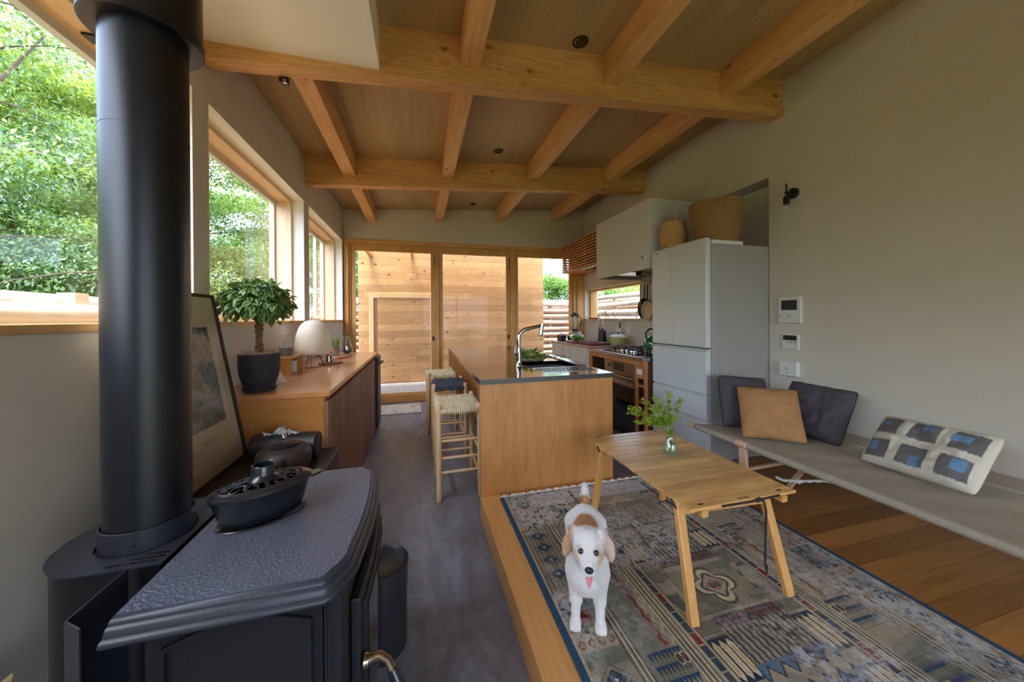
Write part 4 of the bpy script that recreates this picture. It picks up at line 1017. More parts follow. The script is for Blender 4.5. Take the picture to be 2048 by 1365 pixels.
Xl = .113*U; Yl = .068*W_; Vd = np.stack([pc[0]+Xl*ca-Yl*sa, pc[1]+Xl*sa+Yl*ca, zz_], -1).reshape(-1, 3); ix = np.arange(n*n).reshape(n, n)
kq = keep[:-1, :-1] & keep[1:, :-1] & keep[1:, 1:] & keep[:-1, 1:]
Fd_ = np.stack([ix[:-1, :-1][kq], ix[1:, :-1][kq], ix[1:, 1:][kq], ix[:-1, 1:][kq]], 1)
us = np.unique(Fd_); rm = -np.ones(n*n, int); rm[us] = np.arange(len(us))
pw = quads('pierced_dome', Vd[us], rm[Fd_], M['enamel'], sp_, smooth=True)
q_ = pw.modifiers.new('sm', 'SMOOTH'); q_.iterations = 3; q_ = pw.modifiers.new('s', 'SOLIDIFY'); q_.thickness = .0045; q_.offset = -1
obj('lid_rim', lid, M['enamel'], sp_, smooth=True)
ck_ = (pc[0], pc[1], 0)
obj('lid_chimney', MB().lathe([(.038, z0+.099), (.030, z0+.106), (.0265, z0+.116), (.0275, z0+.134), (.026, z0+.136), (.0225, z0+.134), (.0215, z0+.104), (.03, z0+.096)], ck_, 28), M['enamel'], sp_, smooth=True)
for s_ in (-1, 1):
    e = [pc[0]+s_*.112*ca, pc[1]+s_*.112*sa]
    P = [(e[0]+.022*sa, e[1]-.022*ca), (e[0]+s_*.030*ca+.012*sa, e[1]+s_*.030*sa-.012*ca), (e[0]+s_*.034*ca, e[1]+s_*.034*sa), (e[0]+s_*.030*ca-.012*sa, e[1]+s_*.030*sa+.012*ca), (e[0]-.022*sa, e[1]+.022*ca)]
    obj('handle', MB().prism(P, z0+.066, z0+.073), M['enamel'], sp_, bevel=.002)
tr_ = MB().tube([(-.562+.030*math.cos(t), 1.062+.016*math.sin(t), TZ+.045) for t in [2*PI*k/20 for k in range(20)]], .0035, 6, closed=True)
# dark bucket on the floor at the stove's far corner
bu = root('ash_bucket', (-.158, 1.40, 0), 'dark grey lidded metal ash bucket on the floor beside the stove', 'bucket')
M['bucket'] = plain('bucket_grey', (50, 50, 54), .4, .3, .06, 4)
bc = (-.152, 1.425, 0)
obj('drum', MB().lathe([(0, 0), (.094, 0), (.097, .004), (.099, .24), (0, .24)], bc, 44), M['bucket'], bu, smooth=True)
obj('skirt', MB().lathe([(.0985, .238), (.101, .238), (.101, .318), (.0985, .318)], bc, 44), M['bucket'], bu, smooth=True)
obj('lid', MB().lathe([(.101, .315), (.105, .319), (.104, .328), (.099, .331), (.094, .327), (.088, .322), (0, .321)], bc, 44), M['bucket'], bu, smooth=True)
# stone bench with a kettle, tissue roll box
struct('wall_bench', MB().box(XL, -.435, 1.42, 2.068, 0, .553), M['stone'])
sb = tag(obj('stone_slab', MB().box(XL+.001, -.425, 1.40, 2.068, .553, .578), M['stone'], None, bevel=.002), 'dark stone slab topping the low bench between stove and sideboard', 'slab')
M['tetsu'] = cast('iron_kettle_brown', (60, 52, 52), 500, .25, .5)
ik = root('iron_kettle', (-.585, 1.80, .578), 'round dark brown cast iron kettle with a shiny lid on the stone slab', 'kettle')
kx, ky, kz = -.612, 1.81, .5785; ksc = 1.0
obj('body', MB().lathe([(r*ksc, kz+z*1.25) for r, z in [(0, 0), (.085, 0), (.108, .01), (.113, .04), (.112, .06), (.106, .075), (.09, .085), (.055, .093), (.045, .094), (0, .094)]], (kx, ky, 0), 48), M['tetsu'], ik, smooth=True)
ld_ = obj('lid', MB().lathe([(r*ksc, kz+z*1.25) for r, z in [(.058, .093), (.060, .097), (.045, .103), (.02, .106), (0, .1065)]], (kx, ky, 0), 40), M['enamel'], ik, smooth=True)
obj('lid_knob', MB().lathe([(r, kz+z*1.18+.002) for r, z in [(0, .112), (.007, .112), (.006, .119), (.012, .127), (.010, .136), (.004, .142), (0, .143)]], (kx, ky, 0), 16), M['chrome'], ld_, smooth=True)
obj('lug', MB().tube([(kx+.03, ky-.105, kz+.062), (kx+.03, ky-.118, kz+.07), (kx+.03, ky-.122, kz+.085), (kx+.03, ky-.108, kz+.088)], .008, 8).ball((kx-.005, ky-.117, kz+.062), .013, 10, 8), M['tetsu'], ik, smooth=True)
tb_ = root('tissue_case', (-.66, 1.97, .578), 'dark round-barrelled tissue case lying on the slab with white paper pulled out', 'tissue box')
obj('barrel', MB().cyl((-.80, 1.975, .578+.062), (-.505, 1.955, .578+.062), .062, .062, 40), M['black'], tb_, smooth=True, bevel=.004)
obj('end_disc', MB().cyl((-.506, 1.955, .64), (-.5035, 1.955, .64), .053, .052, 36), M['flue'], tb_, smooth=True)
R2 = random.Random(8)
def crumple(c, sx, sy, sz, sd, n=9):
    rr = random.Random(sd); V = []; F = []
    for i in range(n):
        for j in range(5):
            u, v = i/(n-1), j/4
            V.append((c[0]+(u-.5)*sx, c[1]+(rr.random()-.5)*sy*(.3+v), c[2]+v*sz*(.55+.45*math.sin(u*6+sd))*(.8+rr.random()*.4)))
    for i in range(n-1):
        for j in range(4): F.append((i*5+j, i*5+j+1, (i+1)*5+j+1, (i+1)*5+j))
    return V, F
V, F = crumple((-.70, 1.96, .700), .10, .05, .045, 3); quads('tissue', V, F, M['white'], tb_, smooth=True)
V, F = crumple((-.615, 1.955, .700), .055, .04, .032, 7); quads('tissue', V, F, M['white'], tb_, smooth=True)

# framed picture leaning on the wall behind
M['mat_board'] = plain('picture_mount', (206, 192, 166), .6, 0, .03)
M['frame_dark'] = wood('dark_picture_frame', (70, 60, 46), (44, 38, 30), axis=2, rough=.5)
def flower_picture():
    k = NM('reflection_greyed_picture'); v = k.co((1, 1, 1))
    n1 = k.noise(v, 9, 5, .7, .6); n2 = k.noise(v, 34, 4, .75, .4)
    base = k.ramp(n1, [(.3, lin((52, 62, 58))), (.45, lin((96, 106, 100))), (.58, lin((142, 144, 140))), (.72, lin((70, 84, 66)))])  # palette greyed to hold the window reflection in the glazing
    vo = k.n('ShaderNodeTexVoronoi', {'Vector': v, 'Scale': 42})
    f = k.math('MULTIPLY', k.math('LESS_THAN', vo.outputs['Distance'], .30), k.math('GREATER_THAN', n2, .52))
    fc = k.ramp(k.n('ShaderNodeSeparateXYZ', {0: vo.outputs['Color']}).outputs[0], [(0, lin((170, 90, 96))), (.4, lin((190, 150, 70))), (.7, lin((120, 90, 130))), (1, lin((176, 170, 150)))])
    k.set(Base_Color=k.mix(k.math('MULTIPLY', f, .7), base, fc), Roughness=.7); return k.m
pt = root('framed_picture', (-.90, 1.76, .578), 'large dark-framed floral picture with a cream mount leaning on the wall under the window', 'picture')
# local frame: width along y, height leaning toward the wall
PA = Vector((-.862, 2.066, .5785)); PB = Vector((-.862, 1.44, .5785)); top_ = Vector((-1.005, 0, 1.405))
hv = Vector((top_.x-PA.x, 0, top_.z-PA.z)); Hh = hv.length; hv.normalize(); wv = (PB-PA); Ww = wv.length; wv.normalize(); nv = Vector((hv.z, 0, -hv.x))
def PQ(u, v, d): return PA+wv*u+hv*v+nv*(d-.022)
def rectp(mb, u0, u1, v0, v1, d0, d1): mb.hexa([PQ(u0, v0, d0), PQ(u1, v0, d0), PQ(u1, v1, d0), PQ(u0, v1, d0), PQ(u0, v0, d1), PQ(u1, v0, d1), PQ(u1, v1, d1), PQ(u0, v1, d1)])
b = MB(); fwid = .014
for a in ((0, Ww, 0, fwid), (0, Ww, Hh-fwid, Hh), (0, fwid, fwid, Hh-fwid), (Ww-fwid, Ww, fwid, Hh-fwid)): rectp(b, *a, 0, .022)
obj('frame', b, M['frame_dark'], pt)
b = MB(); rectp(b, fwid, Ww-fwid, fwid, Hh-fwid, .002, .012); obj('mount', b, M['mat_board'], pt)
b = MB()
for a in ((.07, Ww-.07, .115, .1165), (.07, .0715, .1165, Hh-.05), (Ww-.0715, Ww-.07, .1165, Hh-.05)): rectp(b, *a, .012, .0128)
obj('mount_line', b, M['white'], pt)
b = MB(); rectp(b, .10, Ww-.10, .225, Hh-.16, .012, .0127); obj('print', b, flower_picture(), pt)
b = MB(); sc_ = []
for i in range(30): sc_.append(PQ(.20+i*.0035, .165+.0035*math.sin(i*1.7)+.003*math.sin(i*.6), .0125))
b.tube(sc_, .0007, 4); obj('signature', b, M['darkgrey'], pt)
k = glass_pane('picture_glass', (1, 1, 1), 1.5)
b = MB(); b.face([PQ(fwid, fwid, .0165), PQ(Ww-fwid, fwid, .0165), PQ(Ww-fwid, Hh-fwid, .0165), PQ(fwid, Hh-fwid, .0165)]); obj('glazing', b, k, pt)
# ------------------------------------------------------------------ things on the sideboard
CZ = .8845
M['pot_black'] = plain('rough_black_pot', (44, 44, 50), .75, 0, .15, 40, .35, 160)
M['ficus'] = leafmat('ficus_leaf', (84, 130, 66), (36, 82, 40), .3, .3)
M['ficus_edge'] = leafmat('ficus_edge_leaf', (172, 186, 128), (100, 140, 70), .3, .35)
M['bark'] = plain('braided_bark', (128, 98, 66), .85, 0, .25, 30, .5, 120)
M['coir'] = plain('coir_fibre', (188, 158, 124), .9, 0, .25, 60)
px, py = -.862, 2.205
pl = root('ficus_plant', (px, py, CZ), 'potted ficus with a braided trunk and variegated crown in a black pot on the sideboard', 'plant')
obj('saucer', MB().lathe([(0, CZ), (.073, CZ), (.080, CZ+.018), (.075, CZ+.018), (0, CZ+.012)], (px, py, 0), 40), M['pot_black'], pl, smooth=True)
obj('pot', MB().lathe([(0, CZ+.0125), (.062, CZ+.0125), (.074, CZ+.03), (.092, CZ+.09), (.098, CZ+.15), (.097, CZ+.205), (.090, CZ+.207), (.088, CZ+.17), (0, CZ+.17)], (px, py, 0), 44), M['pot_black'], pl, smooth=True)
R3 = random.Random(11); b = MB()
b.lathe([(0, CZ+.208), (.05, CZ+.204), (.088, CZ+.192), (.088, CZ+.18), (0, CZ+.18)], (px, py, 0), 20)
for i in range(420):
    a = R3.uniform(0, 2*PI); r = .09*math.sqrt(R3.random()); c = Vector((px+r*math.cos(a), py+r*math.sin(a), CZ+.202+R3.uniform(-.004, .01)))
    d = rv(R3, .022); d.z = abs(d.z)*.8
    b.tube([c-d*.5, c+Vector((0, 0, .006)), c+d], .0007, 3, cap=False)
obj('coir_mulch', b, M['coir'], pl)
b = MB()
for k in range(3):
    P = []
    for i in range(26):
        t = i/25; a = t*PI*4.2+k*2*PI/3; rr = .0115*(1+.25*math.sin(t*9)); P.append((px+rr*math.cos(a), py+rr*math.sin(a), CZ+.19+.185*t))
    b.tube(P, .0085, 8)
for k in range(9):
    a = k*2*PI/9+.3; P = [(px, py, CZ+.37), (px+.05*math.cos(a), py+.05*math.sin(a), CZ+.43), (px+.12*math.cos(a+.2), py+.12*math.sin(a+.2), CZ+.47+.03*math.sin(k))]
    b.tube(P, [.006, .004, .002], 6)
obj('braided_trunk', b, M['bark'], pl, smooth=True)
l1, l2 = Leaves(), Leaves()
for i in range(1350):
    # shell of a flattened dome
    a = R3.uniform(0, 2*PI); e = R3.uniform(-.55, 1.35); rr = R3.uniform(.55, 1.0)
    cc = Vector((px-.012+.172*rr*math.cos(a)*math.cos(e), py+.165*rr*math.sin(a)*math.cos(e), CZ+.492+.118*rr*math.sin(e)))
    if R3.random() < .12: cc.z -= R3.uniform(.02, .06)
    out = (cc-Vector((px, py, CZ+.44))).normalized()
    d = out*.8+Vector((0, 0, -.75))+rv(R3, .5); nrm = out+rv(R3, .5)+Vector((0, 0, .6))
    L = R3.uniform(.032, .050); W = L*.52
    if (nrm.cross(d)).length < .05: continue
    l2.add(cc-nrm.normalized()*.0007-d.normalized()*L*.03, d, nrm, L*1.08, W*1.25, .2); l1.add(cc+nrm.normalized()*.0006, d, nrm, L*.93, W*.66, .2)
l2.build('leaf_margins', M['ficus_edge'], pl); l1.build('leaves', M['ficus'], pl)
# driftwood on the second window sill
b = MB()
rr = random.Random(4)
for i in range(9):
    a = rr.uniform(0, 2*PI); P = [(-1.20+rr.uniform(-.02, .02), 3.10+rr.uniform(-.07, .07), Z0+.012)]
    for j in range(3): P.append((P[-1][0]+rr.uniform(-.025, .03), P[-1][1]+.045*math.cos(a)+rr.uniform(-.01, .01), min(max(Z0+.01, P[-1][2]+rr.uniform(-.01, .04)), Z0+.09)))
    b.tube(P, [.016, .013, .009, .003], 7)
tag(obj('driftwood', b, plain('dark_driftwood', (96, 66, 48), .8, 0, .3, 20, .5, 90), None, smooth=True), 'dark gnarled piece of driftwood on the sill of the middle window', 'driftwood')
# little wooden stand with a cylinder lamp
sn = root('wooden_stand', (-.95, 2.87, CZ), 'small upturned U-shaped wooden stand between the plant and the paper lantern', 'stand')
sx_0, sx_1, sy_0, sy_1, hz_ = -1.04, -.868, 2.70, 2.965, .112
obj('top', MB().box(sx_0, sx_1, sy_0, sy_1, CZ+hz_, CZ+hz_+.016), M['cab_side'], sn, bevel=.0015)
for y in (sy_0, sy_1-.016): obj('side', MB().box(sx_0, sx_1, y, y+.016, CZ, CZ+hz_), M['cab_side'], sn)
nb = tag(obj('booklet', MB().box(-1.0, -.90, 2.90, 2.94, CZ, CZ+.085), M['white'], None), 'white booklet standing inside the little wooden stand', 'booklet')
lz = CZ+hz_+.0165
gl = root('bulb_lamp', (-.945, 2.85, lz), 'grey cylinder table lamp with a clear bulb standing on the little wooden stand', 'lamp')
obj('base', MB().cyl((-.945, 2.85, lz), (-.945, 2.85, lz+.062), .044, .044, 36), plain('grey_concrete_cylinder', (112, 106, 102), .7), gl, smooth=True, bevel=.001)
obj('bulb', MB().lathe([(.012, lz+.062), (.016, lz+.072), (.033, lz+.092), (.034, lz+.104), (.022, lz+.122), (.018, lz+.135), (.024, lz+.150), (.020, lz+.164), (0, lz+.169)], (-.945, 2.85, 0), 24), M['clear'], gl, smooth=True)
obj('filament', MB().tube([(-.945, 2.85, lz+.062), (-.945, 2.85, lz+.12), (-.938, 2.85, lz+.145), (-.945, 2.85, lz+.155), (-.952, 2.85, lz+.145)], .0014, 5), M['brass'], gl)
b = MB().tube([(XL+.004, 2.70, 1.03), (XL+.03, 2.70, 1.05), (-1.02, 2.72, 1.045), (-1.0, 2.78, 1.0), (-.99, 2.81, lz+.005), (-.97, 2.84, lz+.004)], .0035, 6)
b.tube([(XL+.004, 2.66, 1.065), (XL+.05, 2.66, 1.075), (-1.0, 2.70, 1.06), (-.98, 2.76, 1.02)], .0045, 6)
tag(obj('power_cord', b, M['black'], None, smooth=True), 'black cords plugged into the wall behind the little grey lamp', 'cord')
tag(obj('wall_socket', MB().box(XL, XL+.008, 2.60, 2.74, 1.02, 1.09), M['white'], None, bevel=.001), 'white wall socket plate low under the middle window, behind the ficus pot', 'socket')
jr = tag(obj('glass_jar', MB().lathe([(0, CZ), (.04, CZ), (.043, CZ+.01), (.043, CZ+.20), (.040, CZ+.20), (.039, CZ+.01), (0, CZ+.006)], (-1.01, 2.60, 0), 24), M['clear'], None, smooth=True), 'clear straight glass jar on the sideboard behind the ficus', 'jar')
cd = obj('paper_card', MB().hexa([(-.905, 2.40, CZ), (-.80, 2.44, CZ), (-.80, 2.443, CZ), (-.905, 2.403, CZ), (-.905, 2.44, CZ+.085), (-.86, 2.458, CZ+.085), (-.86, 2.461, CZ+.085), (-.905, 2.443, CZ+.085)]), M['mat_board'], None)
tag(cd, 'folded cream card leaning beside the ficus pot on the sideboard', 'card')
# paper lantern lamp
lx_, ly_ = -.845, 3.15
ll = root('paper_lantern', (lx_, ly_, CZ), 'white ribbed egg-shaped paper lantern lamp on thin black wire legs', 'lamp')
def paper():
    k = NM('washi_paper'); sp = k.n('ShaderNodeSeparateXYZ', {0: k.co((1, 1, 1))})
    t = k.t
    k.set(Base_Color=c4((236, 230, 216)), Roughness=.8, Specular_IOR_Level=.2)
    tl = k.n('ShaderNodeBsdfTranslucent', {0: c4((240, 226, 200))}); mx = k.n('ShaderNodeMixShader', {0: .35, 1: k.p.outputs[0], 2: tl.outputs[0]})
    t.links.new(mx.outputs[0], t.nodes['Material Output'].inputs[0]); return k.m
prof = []
pts = [(.026, .388), (.058, .379), (.086, .355), (.107, .318), (.122, .272), (.130, .225), (.1345, .182), (.134, .150), (.128, .125), (.117, .110)]
sm_ = 46
for i in range(sm_+1):
    f = i/sm_*(len(pts)-1); k0 = min(int(f), len(pts)-2); t = f-k0; p0, p1 = pts[k0], pts[k0+1]
    prof.append((p0[0]+(p1[0]-p0[0])*t+(.0016 if i % 2 else 0)+random.Random(i).uniform(-.0006, .0006), CZ+p0[1]+(p1[1]-p0[1])*t))
obj('paper_shade', MB().lathe(prof, (lx_, ly_, 0), 44), paper(), ll, smooth=True, sharp=80)
b = MB()
for k in range(3):
    a = k*2*PI/3+.5
    b.tube([(lx_+.075*math.cos(a), ly_+.075*math.sin(a), CZ+.002), (lx_+.045*math.cos(a), ly_+.045*math.sin(a), CZ+.115), (lx_+.02*math.cos(a), ly_+.02*math.sin(a), CZ+.36)], .0022, 6)
    obj('wire_leg', b, M['black'], ll); b = MB()
b.bm.free()
obj('wire_ring', MB().tube([(lx_+.052*math.cos(t), ly_+.052*math.sin(t), CZ+.09) for t in [2*PI*k/20 for k in range(20)]], .0016, 5, closed=True), M['black'], ll)
obj('top_hook', MB().tube([(lx_-.01, ly_, CZ+.385), (lx_-.01, ly_, CZ+.418), (lx_, ly_, CZ+.432), (lx_+.01, ly_, CZ+.418), (lx_+.01, ly_, CZ+.385)], .0022, 6), M['black'], ll, smooth=True)
obj('bulb', MB().ball((lx_, ly_, CZ+.22), .03, 14, 10), M['white'], ll, smooth=True)
b = MB().tube([(lx_+.02, ly_-.01, CZ+.11), (lx_+.07, ly_-.02, CZ+.06), (lx_+.09, ly_-.02, CZ+.01), (lx_+.03, ly_-.08, CZ+.004), (lx_-.05, ly_-.07, CZ+.004), (-1.0, 3.12, CZ+.004)], .0028, 6)
obj('power_cord', b, M['black'], ll, smooth=True)
# tree slice coaster with a little steel creamer
dc = (-.765, 3.37)
ds = tag(obj('tree_slice', MB().lathe([(0, CZ), (.096, CZ), (.100, CZ+.006), (.097, CZ+.012), (0, CZ+.012)], (*dc, 0), 32), plain('bark_edged_slice', (150, 104, 70), .7, 0, .3, 30), None, smooth=True), 'round bark-edged tree slice lying flat beside the paper lantern', 'coaster')
cr_ = root('steel_creamer', (dc[0]-.01, dc[1], CZ+.0125), 'small polished steel creamer standing on the round tree slice', 'creamer')
c0 = (dc[0]-.015, dc[1]-.005, 0); z = CZ+.0125
obj('body', MB().lathe([(0, z), (.030, z), (.031, z+.01), (.022, z+.055), (.025, z+.068), (.022, z+.067), (.018, z+.05), (0, z+.01)], c0, 24), M['chrome'], cr_, smooth=True)
obj('handle', MB().tube([(c0[0]+.022, c0[1]-.01, z+.06), (c0[0]+.042, c0[1]-.012, z+.05), (c0[0]+.04, c0[1]-.012, z+.02), (c0[0]+.028, c0[1]-.008, z+.012)], .003, 6), M['chrome'], cr_, smooth=True)
# wooden slab with birch cup and glass vase
sl_ = obj('wooden_slab', MB().prism([(-.80+.19*math.cos(t)*1.0*(1+.08*math.sin(3*t))*.55, 3.90+.24*math.sin(t)*(1+.06*math.cos(5*t))) for t in [2*PI*k/28 for k in range(28)]], CZ, CZ+.024), wood('pale_slab_wood', (204, 152, 108), (150, 98, 62), axis=1, rough=.5), None, bevel=.004)
tag(sl_, 'live-edge wooden slab near the glass wall end of the sideboard', 'serving board')
zz = CZ+.0245
bc_ = root('birch_cup', (-.84, 3.82, zz), 'birch bark cup with small green succulents on the live-edge slab', 'planter')
c0 = (-.835, 3.81, 0)
obj('cup', MB().lathe([(0, zz), (.052, zz), (.054, zz+.085), (.048, zz+.085), (.046, zz+.02), (0, zz+.02)], c0, 28), plain('birch_bark', (150, 126, 112), .8, 0, .45, 25, .4, 60), bc_, smooth=True)
lv = Leaves()
for i in range(90):
    a = R3.uniform(0, 2*PI); h = R3.random(); c = Vector((c0[0]+.03*math.cos(a), c0[1]+.03*math.sin(a), zz+.07+.10*h))
    lv.add(c, Vector((math.cos(a), math.sin(a), R3.uniform(-.2, 1.2))), Vector((-math.sin(a), math.cos(a), 1.2)), .03, .016)
lv.build('leaves', M['herb'], bc_)
obj('stem', MB().tube([(c0[0], c0[1], zz+.03), (c0[0]+.01, c0[1]+.02, zz+.16), (c0[0]+.03, c0[1]+.04, zz+.215)], .003, 6), M['herb'], bc_)
gv = root('glass_vase', (-.735, 3.97, zz), 'smoky clear glass vase holding a stone on the live-edge slab', 'vase')
c0 = (-.742, 3.955, 0)
obj('glass_body', MB().lathe([(0, zz), (.050, zz), (.060, zz+.02), (.062, zz+.045), (.042, zz+.12), (.030, zz+.16), (.038, zz+.185), (.035, zz+.185), (.027, zz+.16), (.038, zz+.12), (.057, zz+.045), (.048, zz+.006), (0, zz+.006)], c0, 28), M['clear'], gv, smooth=True)
obj('stone', MB().ball((c0[0], c0[1], zz+.032), .034, 12, 8, 1.2, 1, .7), M['stone'], gv, smooth=True)
obj('fitting', MB().cyl((c0[0]-.005, c0[1]-.01, zz+.05), (c0[0]-.005, c0[1]-.01, zz+.085), .02, .018, 12), M['chrome'], gv)
# small alarm sensor on the back wall corner and camera-like bracket on the beam
sn_ = root('alarm_sensor', (-1.04, YB, 2.55), 'small pale alarm sensor box high in the far left corner', 'sensor')
obj('case', MB().box(-1.062, -1.018, YB-.03, YB, 2.50, 2.615), M['fridge_edge'], sn_, bevel=.004)
obj('lens', MB().box(-1.05, -1.03, YB-.033, YB-.03, 2.54, 2.59), M['white'], sn_, bevel=.002)
sp2 = root('spotlight_clip', (-.72, 2.17, 2.60), 'tiny black spotlight clip hanging under the front ceiling beam', 'light')
obj('clip', MB().box(-.745, -.70, 2.168, 2.20, 2.605, 2.66), M['black'], sp2, bevel=.003)
obj('catch', MB().box(-.72, -.705, 2.16, 2.172, 2.598, 2.62), M['steel'], sp2)
for (x, y), nm in (((.806, 3.46), 'in the middle ceiling bay'), ((.80, 5.17), 'in the last ceiling bay by the glass wall'), ((1.0, 1.98), 'in the nearest ceiling bay')):
    z = zc(x)
    dl = root('downlight', (x, y, z), 'small round black recessed downlight ' + nm, 'light')
    b = MB().lathe([(.052, 0), (.05, -.005), (.038, -.005), (.034, .0)], (x, y, z-.001), 28); obj('rim', b, M['black'], dl, smooth=True)
    obj('bulb', MB().lathe([(0, -.0035), (.02, -.003), (.035, -.0008), (0, -.0008)], (x, y, z), 20), M['black_glass'], dl, smooth=True)
# window stay hardware by the flue
hw = root('window_latch', (-1.28, 1.70, 2.38), 'black metal window latch under the head of the nearest left window', 'latch')
obj('plate', MB().box(-1.25, -1.19, 1.70, 1.75, 2.384, 2.394), M['black'], hw)
obj('arm', MB().box(-1.21, -1.195, 1.76, 1.80, 2.33, 2.394), M['black'], hw, bevel=.002)
# ------------------------------------------------------------------ patterned rug
rng = np.random.default_rng(7)
def vnoise(x, y, seed, octv=4):           # smooth value noise on arrays
    out = 0; amp = 1; tot = 0; r = np.random.default_rng(seed)
    for o in range(octv):
        tab = r.random((64, 64)); xi, yi = np.floor(x).astype(int), np.floor(y).astype(int); fx, fy = x-xi, y-yi
        fx, fy = fx*fx*(3-2*fx), fy*fy*(3-2*fy)
        g = lambda a, b_: tab[a % 64, b_ % 64]
        out = out+amp*((g(xi, yi)*(1-fx)+g(xi+1, yi)*fx)*(1-fy)+(g(xi, yi+1)*(1-fx)+g(xi+1, yi+1)*fx)*fy)
        tot += amp; amp *= .55; x, y = x*2.03+11, y*2.03+5
    return out/tot
L_ = lambda *c: np.array(lin(c))
RX0, RX1, RYB, RYF = .487, 1.918, 2.10, -.75
def rug_color(X, Y):
    xc = 1.2025; a = np.abs(X-xc); s = np.sign(X-xc)
    col = np.tile(L_(148, 138, 118), X.shape+(1,))
    Y0 = Y; Y = np.where(Y < .80, 1.60-Y, Y)
    big = vnoise(X*3.1, Y0*3.1, 1, 3); mid = vnoise(X*9, Y0*9, 2, 4); fine = vnoise(X*60, Y0*60, 3, 2)
    navy, blue, teal = L_(22, 46, 70), L_(58, 108, 144), L_(34, 74, 92)
    red, rust, brown = L_(140, 44, 44), L_(170, 96, 66), L_(82, 62, 52)
    cream, beige, olive, sage = L_(226, 206, 160), L_(180, 162, 134), L_(104, 94, 58), L_(108, 110, 94)
    def put(m, c, al=1.0):
        m = m.astype(float)[..., None]*al; col[:] = col*(1-m)+c*m
    def tri(v, p): return np.abs(((v/p) % 1)-.5)*2
    fr = lambda v, p: (v/p) % 1
    # field tones
    put(big > .53, sage, .6); put(big < .47, beige, .75)
    # border with upright lines and lozenges
    brd = (a > .530) & (a < .690)
    put(brd, beige, .55); put(brd & (big > .5), sage, .45)
    put(brd & (fr(a, .0205) < .20) & (Y < 1.91) & (Y > 1.29), brown, .85)
    put((a > .682) & (a < .690), beige); put((a > .526) & (a < .534), brown, .8)
    for yc in list(np.arange(1.77, 1.36, -.0905))+list(np.arange(.945, .2, -.092)):
        d = np.abs(a-.612)/.050+np.abs(Y-yc)/.044
        put((d < 1.22) & (d > 1.08), olive); put(d < .80, navy, .92); put((d < .55) & (fr(X+Y, .016) < .5) & (fr(X-Y, .016) < .5), blue, .9); put(d < .16, cream, .8)
    ob = (a > .534) & (a < .682)
    for y0, y1 in ((1.905, 1.94), (1.26, 1.30), (1.05, 1.10), (.30, .34)):
        band = ob & (Y > y0) & (Y < y1); put(band, beige, .85)
        n_ = 4; cx0 = .553+np.round((a-.553)/.037).clip(0, 3)*.037; ycm = (y0+y1)/2; rr = np.hypot((a-cx0)/1, (Y-ycm)*.85)
        put(band & (rr < .0165), rust, .55); put(band & (rr < .0125), brown, .85); put(band & (rr < .0075), beige, .8); put(band & (rr < .0035), red, .8)
    m_ = ob & (Y > 1.11) & (Y < 1.255); put(m_, teal, .85)
    rr = np.hypot(a-.606, Y-1.18); th = np.arctan2(Y-1.18, a-.606); put(m_ & (rr < .030+.012*np.cos(6*th)), rust, .9); put(m_ & (rr < .014), red)
    put(m_ & (mid > .60), beige, .8); put(m_ & (mid < .36), navy, .8)
    m_ = ob & (Y > 1.10) & (Y < 1.122); put(m_ & (np.abs(tri(a, .05)*.02+1.101-Y) < .003), beige)
    m_ = ob & (Y > .99) & (Y < 1.045); put(m_, sage, .9)
    # corner and top band
    cs = (Y > 1.945) & (Y < 2.075)
    m_ = cs & (a > .56) & (a < .672); put(m_, teal, .75); q = np.maximum(np.abs(a-.616)/.05, np.abs(Y-2.01)/.05)
    put(m_ & (q < .8) & (q > .62), beige, .8); put(m_ & (q < .5) & (fr(X, .02) < .5), sage, .9); put(np.hypot(a-.616, Y-2.01) < .009, red)
    tb = cs & (a < .53); put(tb, L_(196, 192, 186), .8); put(tb & (fr(Y, .017) < .22), L_(120, 118, 112), .5)
    for k in range(-5, 6):
        c0 = xc+k*.095; d = np.abs(X-c0)/.030+np.abs(Y-2.0)/.032; put(cs & (d < 1.15) & (d > .98) & (a < .5), L_(176, 170, 120), .8); put(cs & (d < .7) & (a < .5), L_(120, 154, 176) if k % 2 else L_(176, 128, 116), .7)
    # lattice and little houses
    m_ = (a > .43) & (a < .508) & (Y > 1.72) & (Y < 1.94); put(m_, beige, .6); put(m_ & ((np.abs(fr(a+Y*.8, .028)-.5) < .12) | (np.abs(fr(a-Y*.8, .028)-.5) < .12)), navy, .9)
    m_ = (a < .43) & (a > .17) & (Y > 1.90) & (Y < 1.94); put(m_ & (np.hypot((fr(a, .034)-.5)*.034, Y-1.92) < .013), navy, .9)
    for c0 in (.405, .375):
        t = (Y-1.84)/.06; put((np.abs(a-c0) < .013*(1-t)) & (t > 0) & (t < 1), navy)
    # comb motifs on the inner border
    for y0 in (1.50, 1.455, .99, .945, .90, .42, .37):
        for w0, w1 in ((.345, .475),):
            m_ = (a > w0) & (a < w1) & (Y < y0) & (Y > y0-.036)
            tt = (y0-Y)/.036; put(m_ & (tt < .32), blue if y0 < 1.2 else navy, .9); put(m_ & (tri(a, .0155) > tt*.95), navy if fine.mean() < 2 else navy, .85)
        m_ = (a > .345) & (a < .475) & (np.abs(Y-(y0-.041)) < .003); put(m_ & (fr(a, .0155) < .5), olive)
    # red waving line and zigzags
    for y0, y1 in ((1.0, 1.37), (.2, .75)):
        m_ = (Y > y0) & (Y < y1); ln = .383+.004*np.sin(Y*130); put(m_ & (np.abs(a-ln) < .0065+.003*(fine-.5)), red, .92)
        z = .352+.018*(tri(Y, .055)-.5); put(m_ & (np.abs(a-z) < .0022), cream, .7); put(m_ & (np.abs(a-z-.007) < .0016), cream, .5)
